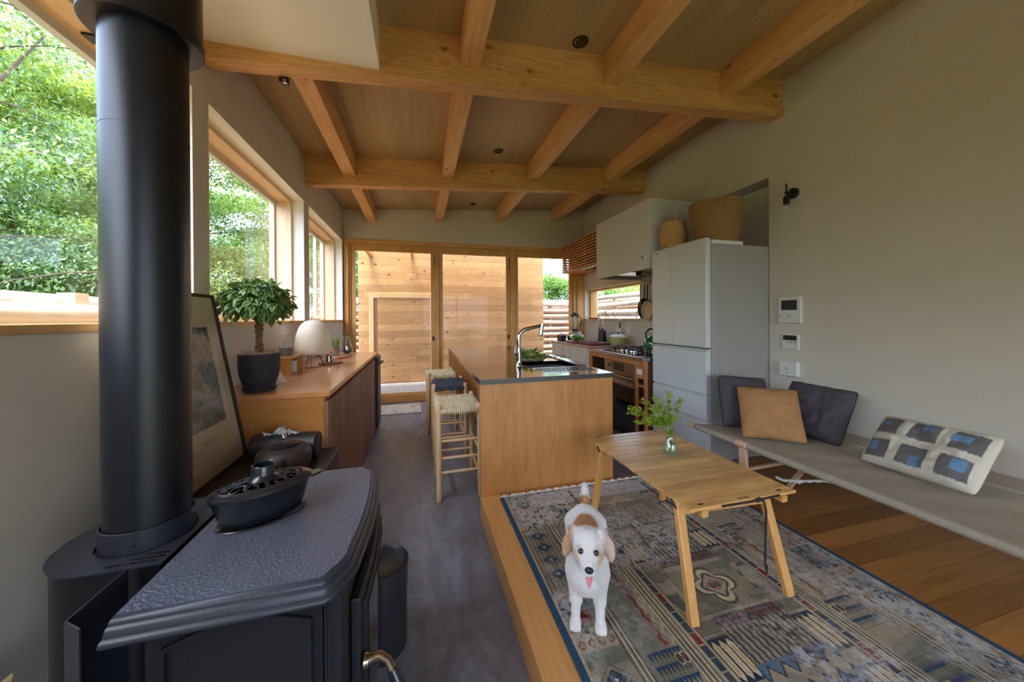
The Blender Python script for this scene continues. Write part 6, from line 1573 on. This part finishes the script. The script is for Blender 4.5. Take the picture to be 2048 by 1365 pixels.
def sd_caps(P, a, b_, r0, r1):
    a, b_ = np.array(a, float), np.array(b_, float); ab = b_-a; t = np.clip(((P-a)@ab)/(ab@ab), 0, 1)
    return np.linalg.norm(P-a-t[..., None]*ab, axis=-1)-(r0+(r1-r0)*t)
def sd_ell(P, c, r, rot=None):
    q = P-np.array(c, float)
    if rot is not None: q = q@np.array(rot)
    r = np.array(r, float); k = np.linalg.norm(q/r, axis=-1); return (k-1)*r.min()*np.clip(k, .6, 1.2)
def smin(a, b_, k):
    h = np.clip(.5+.5*(b_-a)/k, 0, 1); return b_*(1-h)+a*h-k*h*(1-h)
hs = .0036; lo = np.array([-.12, -.185, -.006]); hi = np.array([.12, .43, .445])
gx, gy, gz = [np.arange(lo[i], hi[i], hs) for i in range(3)]
P = np.stack(np.meshgrid(gx, gy, gz, indexing='ij'), -1)
D = sd_ell(P, (0, .045, .215), (.074, .085, .086))                      # chest
D = smin(D, sd_caps(P, (0, .07, .248), (0, .27, .252), .066, .060), .04)  # barrel
D = smin(D, sd_ell(P, (0, .285, .246), (.063, .062, .068)), .03)         # rump
D = smin(D, sd_ell(P, (0, .015, .185), (.058, .05, .065)), .03)          # breast
D = smin(D, sd_caps(P, (0, .055, .258), (0, -.02, .305), .064, .050), .035)   # neck
PB_ = P; HS, HC, HT = 1.06, np.array([0, -.03, .355]), np.array([0, -.004, -.013]); P = (P-HC-HT)/HS+HC; D = D/HS
D = smin(D, sd_ell(P, (0, -.030, .362), (.053, .056, .052)), .02)        # skull
D = smin(D, sd_ell(P, (0, -.050, .336), (.048, .048, .036)), .018)       # cheeks
D = smin(D, sd_caps(P, (0, -.070, .342), (0, -.117, .331), .030, .0185), .018)   # muzzle
D = smin(D, sd_caps(P, (0, -.065, .312), (0, -.106, .302), .024, .0145), .010)  # jaw
for s_ in (-1, 1):
    # folded ear: rises from the skull and drops forward
    D = smin(D, sd_caps(P, (s_*.036, -.020, .392), (s_*.055, -.028, .402), .014, .012), .010)
    M_ = np.array(Rz(s_*-.55) @ Ry(s_*-.30)); D = smin(D, sd_ell(P, (s_*.0665, -.045, .372), (.021, .0085, .036), M_), .006)
    D = smin(D, sd_ell(P, (s_*.070, -.055, .350), (.014, .0075, .024), M_), .006)
def hp(x, y, z): q = (np.array([x, y, z])-HC)*HS+HC+HT; return (float(q[0]), float(q[1]), float(q[2]))
DH = D*HS; P = PB_; D = DH
for s_ in (-1, 1):
    D = smin(D, sd_caps(P, (s_*.047, .03, .195), (s_*.045, .012, .10), .034, .021), .025)   # upper foreleg
    D = smin(D, sd_caps(P, (s_*.045, .012, .10), (s_*.047, .004, .024), .019, .0155), .010)
    D = smin(D, sd_ell(P, (s_*.048, -.008, .0155), (.0215, .029, .0165)), .010)
    for k in (-1.5, -.5, .5, 1.5): D = smin(D, sd_ell(P, (s_*.048+k*.0098, -.027+abs(k)*.003, .0105), (.0062, .011, .0105)), .004)
    D = smin(D, sd_caps(P, (s_*.045, .285, .235), (s_*.048, .265, .145), .048, .032), .02)   # thigh
    D = smin(D, sd_caps(P, (s_*.048, .265, .145), (s_*.049, .325, .090), .024, .016), .012)  # to hock
    D = smin(D, sd_caps(P, (s_*.049, .325, .090), (s_*.049, .310, .02), .0155, .015), .008)
    D = smin(D, sd_ell(P, (s_*.049, .292, .015), (.021, .029, .016)), .010)
D = smin(D, sd_caps(P, (0, .325, .275), (0, .352, .32), .020, .018), .015)      # tail
D = smin(D, sd_caps(P, (0, .352, .32), (0, .350, .375), .020, .013), .012)
P = (PB_-HC-HT)/HS+HC
mouth = sd_ell(P, (0, -.118, .3130), (.0135, .028, .0085)); D = np.maximum(D, -mouth)
for s_ in (-1, 1): D = np.maximum(D, -sd_ell(P, (s_*.0258, -.0885, .3685), (.0085, .0085, .0080)))
P = PB_
V, F = surface_net(D, lo, hs)
V = V+0.0
dogo = root('dog', (.591, 1.136, .1432), 'small white rough-coated dog with tan ears and tongue out, standing on the rug', 'dog')
dogo.rotation_euler.z = math.radians(-25.5); dogo.scale = (.95, .95, .94)
OFF[dogo.name] = Vector((0, 0, 0))
def coat(p):
    x, y, z = p[:, 0], p[:, 1], p[:, 2]; n = len(p)
    hm = (y < .03) & (z > .27); qh = (p-HC-HT)/HS+HC; x = np.where(hm, qh[:, 0], x); y = np.where(hm, qh[:, 1], y); z = np.where(hm, qh[:, 2], z)
    wob = vnoise(x*40+5, y*40+z*30, 50, 3)-.5
    col = np.tile(L_(236, 232, 226), (n, 1)); tan, lt, grey = L_(190, 138, 86), L_(216, 184, 150), L_(198, 190, 180)
    def pm(m, c, a=1.0):
        m = (np.clip(m, 0, 1)*a)[:, None]; col[:] = col*(1-m)+c*m
    d = np.sqrt((x/.050)**2+((y-.165)/.055)**2)+wob*.5; pm((1.05-d)*5*(z > .26), tan, .95)
    pm((1-np.sqrt((x/.04)**2+((y-.325)/.030)**2+((z-.30)/.04)**2)+wob*.6)*4, tan)
    ear = np.clip((np.abs(x)-.045)*60, 0, 1)*(z > .318)*(y < .01); pm(ear*(x < 0), tan, .85); pm(ear*(x > 0), L_(208, 180, 160), .85)
    pm(ear*(z < .355), lt, .5)
    pm((1-np.sqrt(((np.abs(x)-.040)/.017)**2+((z-.342)/.026)**2)+wob*.4)*3*(y < -.02)*(z > .3), lt, .8)
    pm((1-np.sqrt(((np.abs(x)-.027)/.016)**2+((z-.37)/.016)**2))*2.5*(y < -.05), L_(196, 180, 162), .5)
    pm((1-np.sqrt((x/.02)**2+((y+.02)/.03)**2))*2*(z > .385), L_(206, 190, 170), .35)
    pm(np.clip((.10-z)*3, 0, .12), grey)
    return col
bd = quads('body', V, F, vcol('dog_skin', .9), dogo, smooth=True, cols=coat(V)*.96)
# coat of short locks
tri_n = np.cross(V[F[:, 1]]-V[F[:, 0]], V[F[:, 2]]-V[F[:, 0]]); ar = np.linalg.norm(tri_n, axis=1)
nn_ = tri_n/np.maximum(ar, 1e-12)[:, None]
c0 = V[F].mean(1); ctr = np.array([0, .12, .2])
r9 = np.random.default_rng(4); NS = 120000
pk = r9.choice(len(F), NS, p=ar/ar.sum()); w4 = r9.random((NS, 2)); q = V[F[pk]]
base = (q[:, 0]*(1-w4[:, :1])+q[:, 1]*w4[:, :1])*(1-w4[:, 1:])+(q[:, 3]*(1-w4[:, :1])+q[:, 2]*w4[:, :1])*w4[:, 1:]
# outward normals via the field gradient
gi = np.clip(((base-lo)/hs).round().astype(int), 1, np.array(D.shape)-2)
N_ = np.stack([D[gi[:, 0]+1, gi[:, 1], gi[:, 2]]-D[gi[:, 0]-1, gi[:, 1], gi[:, 2]], D[gi[:, 0], gi[:, 1]+1, gi[:, 2]]-D[gi[:, 0], gi[:, 1]-1, gi[:, 2]], D[gi[:, 0], gi[:, 1], gi[:, 2]+1]-D[gi[:, 0], gi[:, 1], gi[:, 2]-1]], 1)
N_ /= np.maximum(np.linalg.norm(N_, axis=1), 1e-9)[:, None]
x, y, z = base.T
face = (y < -.03) & (z > .28)
flow = np.zeros((NS, 3)); flow[:, 2] = -1.0; flow[:, 1] = np.where(z > .24, .8, .15)
f_dir = np.stack([x*16, .35+0*x, (z-.345)*9], 1); f_dir[:, 1] += .3
flow[face] = f_dir[face]
tail = (y > .33) & (z > .29); flow[tail] = np.array([0, .1, 1.0])
top_ = (z > .385); flow[top_] = np.stack([x*6, .8+0*x, .15+0*x], 1)[top_]
flow += r9.normal(0, .24, (NS, 3)); flow -= N_*(flow*N_).sum(1, keepdims=True)*.999
flow /= np.maximum(np.linalg.norm(flow, axis=1), 1e-6)[:, None]
dirr = flow+N_*np.where(face, .38, .26)[:, None]; dirr /= np.linalg.norm(dirr, axis=1)[:, None]
Ln = np.where(face, .0085, .0155)*r9.uniform(.6, 1.3, NS)
Ln = np.where((z < .10) & ~face, .007*r9.uniform(.6, 1.3, NS), Ln); Ln = np.where(z < .035, .0042, Ln)
Ln = np.where((z < .17) & (z > .11) & (y < .05) & (y > -.05) & (np.abs(x) < .03), .020, Ln); Ln = np.where(tail, .019, Ln)
bad = (np.linalg.norm(base-np.array(hp(0, -.128, .338)), axis=1) < .0125) | (np.linalg.norm(base-np.array(hp(0, -.118, .311)), axis=1) < .013)
for s_ in (-1, 1): bad |= np.linalg.norm(base-np.array(hp(s_*.0258, -.092, .3685)), axis=1) < .0105
keep = ~bad; base, dirr, Ln, N_ = base[keep], dirr[keep], Ln[keep], N_[keep]; k = len(base)
side = np.cross(dirr, N_+r9.normal(0, .5, (k, 3))); side /= np.maximum(np.linalg.norm(side, axis=1), 1e-6)[:, None]
wd = (.00058*r9.uniform(.7, 1.3, k))[:, None]
mid = base+dirr*Ln[:, None]*.55+N_*.0004; tip = base+dirr*Ln[:, None]-N_*(Ln*.12)[:, None]
VV = np.stack([base-side*wd-N_*.001, base+side*wd-N_*.001, mid+side*wd*.9, tip, mid-side*wd*.9], 1).reshape(-1, 3)
ii = np.arange(k)*5
FF = np.concatenate([np.stack([ii, ii+1, ii+2], 1), np.stack([ii, ii+2, ii+4], 1), np.stack([ii+4, ii+2, ii+3], 1)])
cc = coat(base)*r9.uniform(.90, 1.06, (k, 1)); cc = np.repeat(np.clip(cc, 0, 1), 5, 0)
fm = vcol('dog_fur', .8, spec=.2)
quads('fur', VV, FF, fm, dogo, smooth=False, cols=cc)
eye = plain('dog_eye', (40, 22, 12), .04, 0, .1, coat=1); nz = plain('dog_nose', (18, 16, 18), .28, 0, .1, 200, .4, 900, coat=.3)
tg = plain('dog_tongue', (206, 118, 132), .35, 0, .08, 60, .2, 300)
for s_ in (-1, 1):
    obj('eye', MB().ball(hp(s_*.0258, -.0858, .3688), .0098, 20, 14), eye, dogo, smooth=True)
obj('nose', MB().ball(hp(0, -.1335, .3405), .0132, 22, 14, 1.15, .8, .86).ball(hp(0, -.129, .332), .0075, 12, 8), nz, dogo, smooth=True)
b = MB(); L = []
for i in range(9):
    t = i/8; y_ = -.098-.036*math.sin(t*1.5); z_ = .3135-.026*t**2.2; w_ = .0108*(1-.55*t**3)*(1 if t < 1 else .6)
    L.append([hp(w_*math.cos(a), y_+.0022*math.sin(a)*(1 if t > .4 else .4), z_-.003+.0022*math.sin(a)) for a in [2*PI*k_/12 for k_ in range(12)]])
b.loft(L); obj('tongue', b, tg, dogo, smooth=True)
obj('mouth', MB().ball(hp(0, -.1, .312), .0135, 14, 8, 1.0, 1.25, .62), nz, dogo, smooth=True)
b = MB()
for s_ in (-1, 1):
    for q_ in (-1.5, -.5, .5, 1.5): b.tube([(s_*.048+q_*.0098, -.036+abs(q_)*.003, .010), (s_*.048+q_*.0098, -.0392+abs(q_)*.003, .003)], [.0016, .0008], 6)
obj('claw', b, M['wicker'], dogo, smooth=True)
# ------------------------------------------------------------------ trees, hedges and log fences outside
def leaf_cloud(name, centers, radii, n, size, mat, parent, seed, flat=.55, droop=.4):
    r = np.random.default_rng(seed); C = np.array(centers, float); Rr = np.array(radii, float)
    w_ = Rr[:, 0]*Rr[:, 1]; k = r.choice(len(C), n, p=w_/w_.sum())
    d = r.normal(size=(n, 3)); d /= np.linalg.norm(d, axis=1)[:, None]; rad = r.random(n)**.42
    pos = C[k]+d*rad[:, None]*np.stack([Rr[k, 0], Rr[k, 0], Rr[k, 1]], 1)
    dr = d*.7+r.normal(0, .6, (n, 3)); dr[:, 2] -= droop; dr /= np.linalg.norm(dr, axis=1)[:, None]
    nn = r.normal(0, flat, (n, 3)); nn[:, 2] += 1; sd = np.cross(dr, nn); sd /= np.maximum(np.linalg.norm(sd, axis=1), 1e-5)[:, None]; nn = np.cross(sd, dr)
    L = size*r.uniform(.6, 1.25, n)[:, None]; W = L*.21
    V = np.stack([pos, pos+dr*L*.45+sd*W+nn*L*.06, pos+dr*L-nn*L*.12, pos+dr*L*.45-sd*W+nn*L*.06], 1).reshape(-1, 3)
    F = np.arange(n*4).reshape(n, 4)
    return quads(name, V, F, mat, parent)
M['lf_a'] = leafmat('bright_tree_leaf', (150, 180, 104), (68, 110, 62), .42)
M['lf_b'] = leafmat('fresh_tree_leaf', (180, 194, 110), (94, 132, 70), .42)
M['lf_c'] = leafmat('cool_tree_leaf', (158, 186, 150), (66, 102, 76), .42)
M['lf_d'] = leafmat('hedge_leaf', (138, 160, 70), (52, 88, 40), .4)
M['tree_bark'] = plain('tree_bark', (92, 76, 62), .9, 0, .3, 10, .6, 40)
def tree(x, y, h, spread, n, size, mat, label, seed, trunk=.09, low=.22):
    t = root('broadleaf_tree', (x, y, -.2), label, 'tree')
    r = random.Random(seed); b = MB(); C = []; Rr = []
    P = [(x, y, -.25)]; nseg = 7
    for i in range(1, nseg+1): P.append((x+r.uniform(-.12, .12)*i*.5, y+r.uniform(-.12, .12)*i*.5, -.25+h*.85*i/nseg))
    b.tube(P, [trunk*(1-.85*i/nseg) for i in range(nseg+1)], 8)
    nb = int(16+spread*6)
    for i in range(nb):
        f = low+(1-low)*(i+.5)/nb; z = h*f; k = min(int(f*nseg), nseg-1); p0 = Vector(P[k]).lerp(Vector(P[k+1]), f*nseg-k) if f < 1 else Vector(P[-1])
        p0.z = min(z, P[-1][2]); a = i*2.399+r.uniform(-.4, .4); L = spread*(1.05-.62*f**1.6)*r.uniform(.75, 1.1)
        q = []
        for j in range(5):
            t_ = j/4; q.append((p0.x+L*t_*math.cos(a+.25*t_), p0.y+L*t_*math.sin(a+.25*t_), p0.z+L*(.42*t_-.30*t_*t_)))
        b.tube(q, [trunk*.42*(1-f*.6)*(1-.82*j/4) for j in range(5)], 5)
        for j in (1, 2, 3, 4):
            for _ in range(3):
                C.append((q[j][0]+r.uniform(-.3, .3), q[j][1]+r.uniform(-.3, .3), q[j][2]+r.uniform(-.12, .22))); s_ = r.uniform(.24, .5)*(.6+spread*.16); Rr.append((s_, s_*.38))
    obj('trunk', b, M['tree_bark'], t, smooth=True)
    leaf_cloud('crown', C, Rr, n, size, mat, t, seed)
    return t
T = [(-4.3, 4.6, 6.4, 1.9, 20000, .055, 'lf_c', 'nearest broadleaf tree beyond the fence, spreading across the left window beside the stove pipe'),
     (-5.6, 6.6, 5.7, 2.3, 46000, .075, 'lf_b', 'tall bright green tree filling the left window behind the nearest branches'),
     (-4.5, 8.3, 6.4, 2.0, 42000, .075, 'lf_a', 'leafy tree centred in the middle window above the ficus'),
     (-3.9, 11.2, 7.2, 2.2, 36000, .09, 'lf_b', 'yellow-green tree at the far side of the middle window'),
     (-7.6, 10.0, 7.2, 3.0, 30000, .15, 'lf_c', 'big cool green tree standing farthest back beyond the left fence'),
     (-2.6, 13.5, 6.6, 2.1, 22000, .12, 'lf_a', 'tree seen through the narrow last window and beside the shed'),
     (-7.0, 5.4, 4.6, 2.4, 24000, .12, 'lf_c', 'deep green tree low behind the bright tree at the photo\'s left edge')]
for i, (x, y, h, sp, n, sz, mt, lb) in enumerate(T): tree(x, y, h, sp, n, sz, M[mt], lb, 30+i, .045)
for i, (x, y, h, sp, n, lb) in enumerate([(5.4, 13.2, 3.3, 1.7, 22000, 'round-topped bush behind the log fence, seen right of the shed wall'), (8.4, 13.4, 3.3, 1.8, 20000, 'wide bush behind the log fence, at the left of the kitchen window'), (8.0, 11.0, 2.7, 1.5, 14000, 'bush filling the top of the kitchen window'), (7.2, 8.6, 2.6, 1.2, 12000, 'bush at the pan rail end of the kitchen window')]):
    tree(x, y, h, sp, n, .10, M['lf_b' if i % 2 else 'lf_a'], lb, 60+i, .05, .12)
# thick undergrowth on the bank behind the left fence
C = []; Rr = []; r = random.Random(77)
for i in range(150): y = r.uniform(1.5, 15); x = -3.3-r.random()*3.2; C.append((x, y, .2+.42*(-x-2.8)+r.uniform(0, .35))); Rr.append((r.uniform(.4, .8), r.uniform(.25, .5)))
u = leaf_cloud('undergrowth', C, Rr, 46000, .10, M['lf_d'], None, 5); u['kind'] = 'stuff'; u['label'] = 'dense green undergrowth on the bank behind the left log fence'; u['category'] = 'undergrowth'
C = []; Rr = []
for i in range(240): y = r.uniform(-2, 24); x = -10.5-r.random()*2.5; C.append((x, y, r.uniform(0, 5.0))); Rr.append((r.uniform(.7, 1.3), r.uniform(.5, .9)))
for i in range(120): x = r.uniform(-10, -1.5); C.append((x, 19+r.random()*2, r.uniform(0, 5.5))); Rr.append((r.uniform(.7, 1.2), r.uniform(.5, .9)))
u = leaf_cloud('forest_foliage', C, Rr, 60000, .2, M['lf_c'], None, 6); u['kind'] = 'stuff'; u['label'] = 'dark mass of distant woodland leaves behind all the garden trees'; u['category'] = 'woodland'
struct('hillside_ground', MB().hexa([(-16, -6, -.3), (-2.9, -6, -.3), (-2.9, 24, -.3), (-16, 24, -.3), (-16, -6, 5.5), (-2.9, -6, -.1), (-2.9, 24, -.1), (-16, 24, 5.5)]), plain('bank_soil', (70, 86, 44), .95, 0, .35, 2))
# log fences
def fence(name, a, b_, top, label, pitch=.165, along='y', rr_=.062, seed=1):
    a, b_ = Vector(a), Vector(b_); o = root(name, ((a.x+b_.x)/2, (a.y+b_.y)/2, -.2), label, 'fence')
    d = (b_-a).normalized(); nrm = Vector((-d.y, d.x, 0)); L = (b_-a).length; r = random.Random(seed)
    n = int((top+.15)/pitch)
    for i in range(n):
        z = top-rr_-i*pitch
        for sgn, mt, dz in ((1, M['log_pale' if along == 'y' else 'log_pale_x'], 0), (-1, M['log_tan' if along == 'y' else 'log_tan_x'], pitch*.5)):
            P = []
            for k in range(9):
                t = k/8; P.append(a+d*L*t+nrm*sgn*.075+Vector((0, 0, z-dz+.012*math.sin(k*1.3+i*2))))
            obj('log', MB().tube(P, [rr_*(1+.10*math.sin(k*.9+i)) for k in range(9)], 12), mt, o, smooth=True)
    m_ = max(2, int(L/1.3)+1)
    for k in range(m_): p = a+d*(L*(k+.4)/m_); obj('post', MB().box(p.x-.05, p.x+.05, p.y-.05, p.y+.05, -.2, top+.0), M['log_tan' if along == 'y' else 'log_tan_x'], o)
    return o
fence('log_fence', (-2.35, -1.0, 0), (-2.35, 8.7, 0), 1.475, 'pale weathered log fence running along outside the left windows', .150, 'y', .066, 1)
fence('log_fence', (-2.3, 9.0, 0), (4.2, 9.0, 0), 1.79, 'pale log fence crossing behind the shed, seen through the right glass panel', .166, 'x', .058, 2)
fence('log_fence', (4.35, 1.5, 0), (4.35, 8.9, 0), 1.80, 'sunlit log fence outside the kitchen window', .166, 'y', .06, 3)
b = MB().tube([(-.985, 1.0, 0), (-.965, 1.05, .36), (-.945, 1.078, .425), (-.935, 1.088, .445)], [.03, .028, .016, .003], 9)
tag(obj('firewood_stick', b, M['wicker'], None, smooth=True), 'pale split stick of firewood standing by the left wall, only its tip showing', 'firewood')
# grassy hedge strip of dry tips along the left fence top
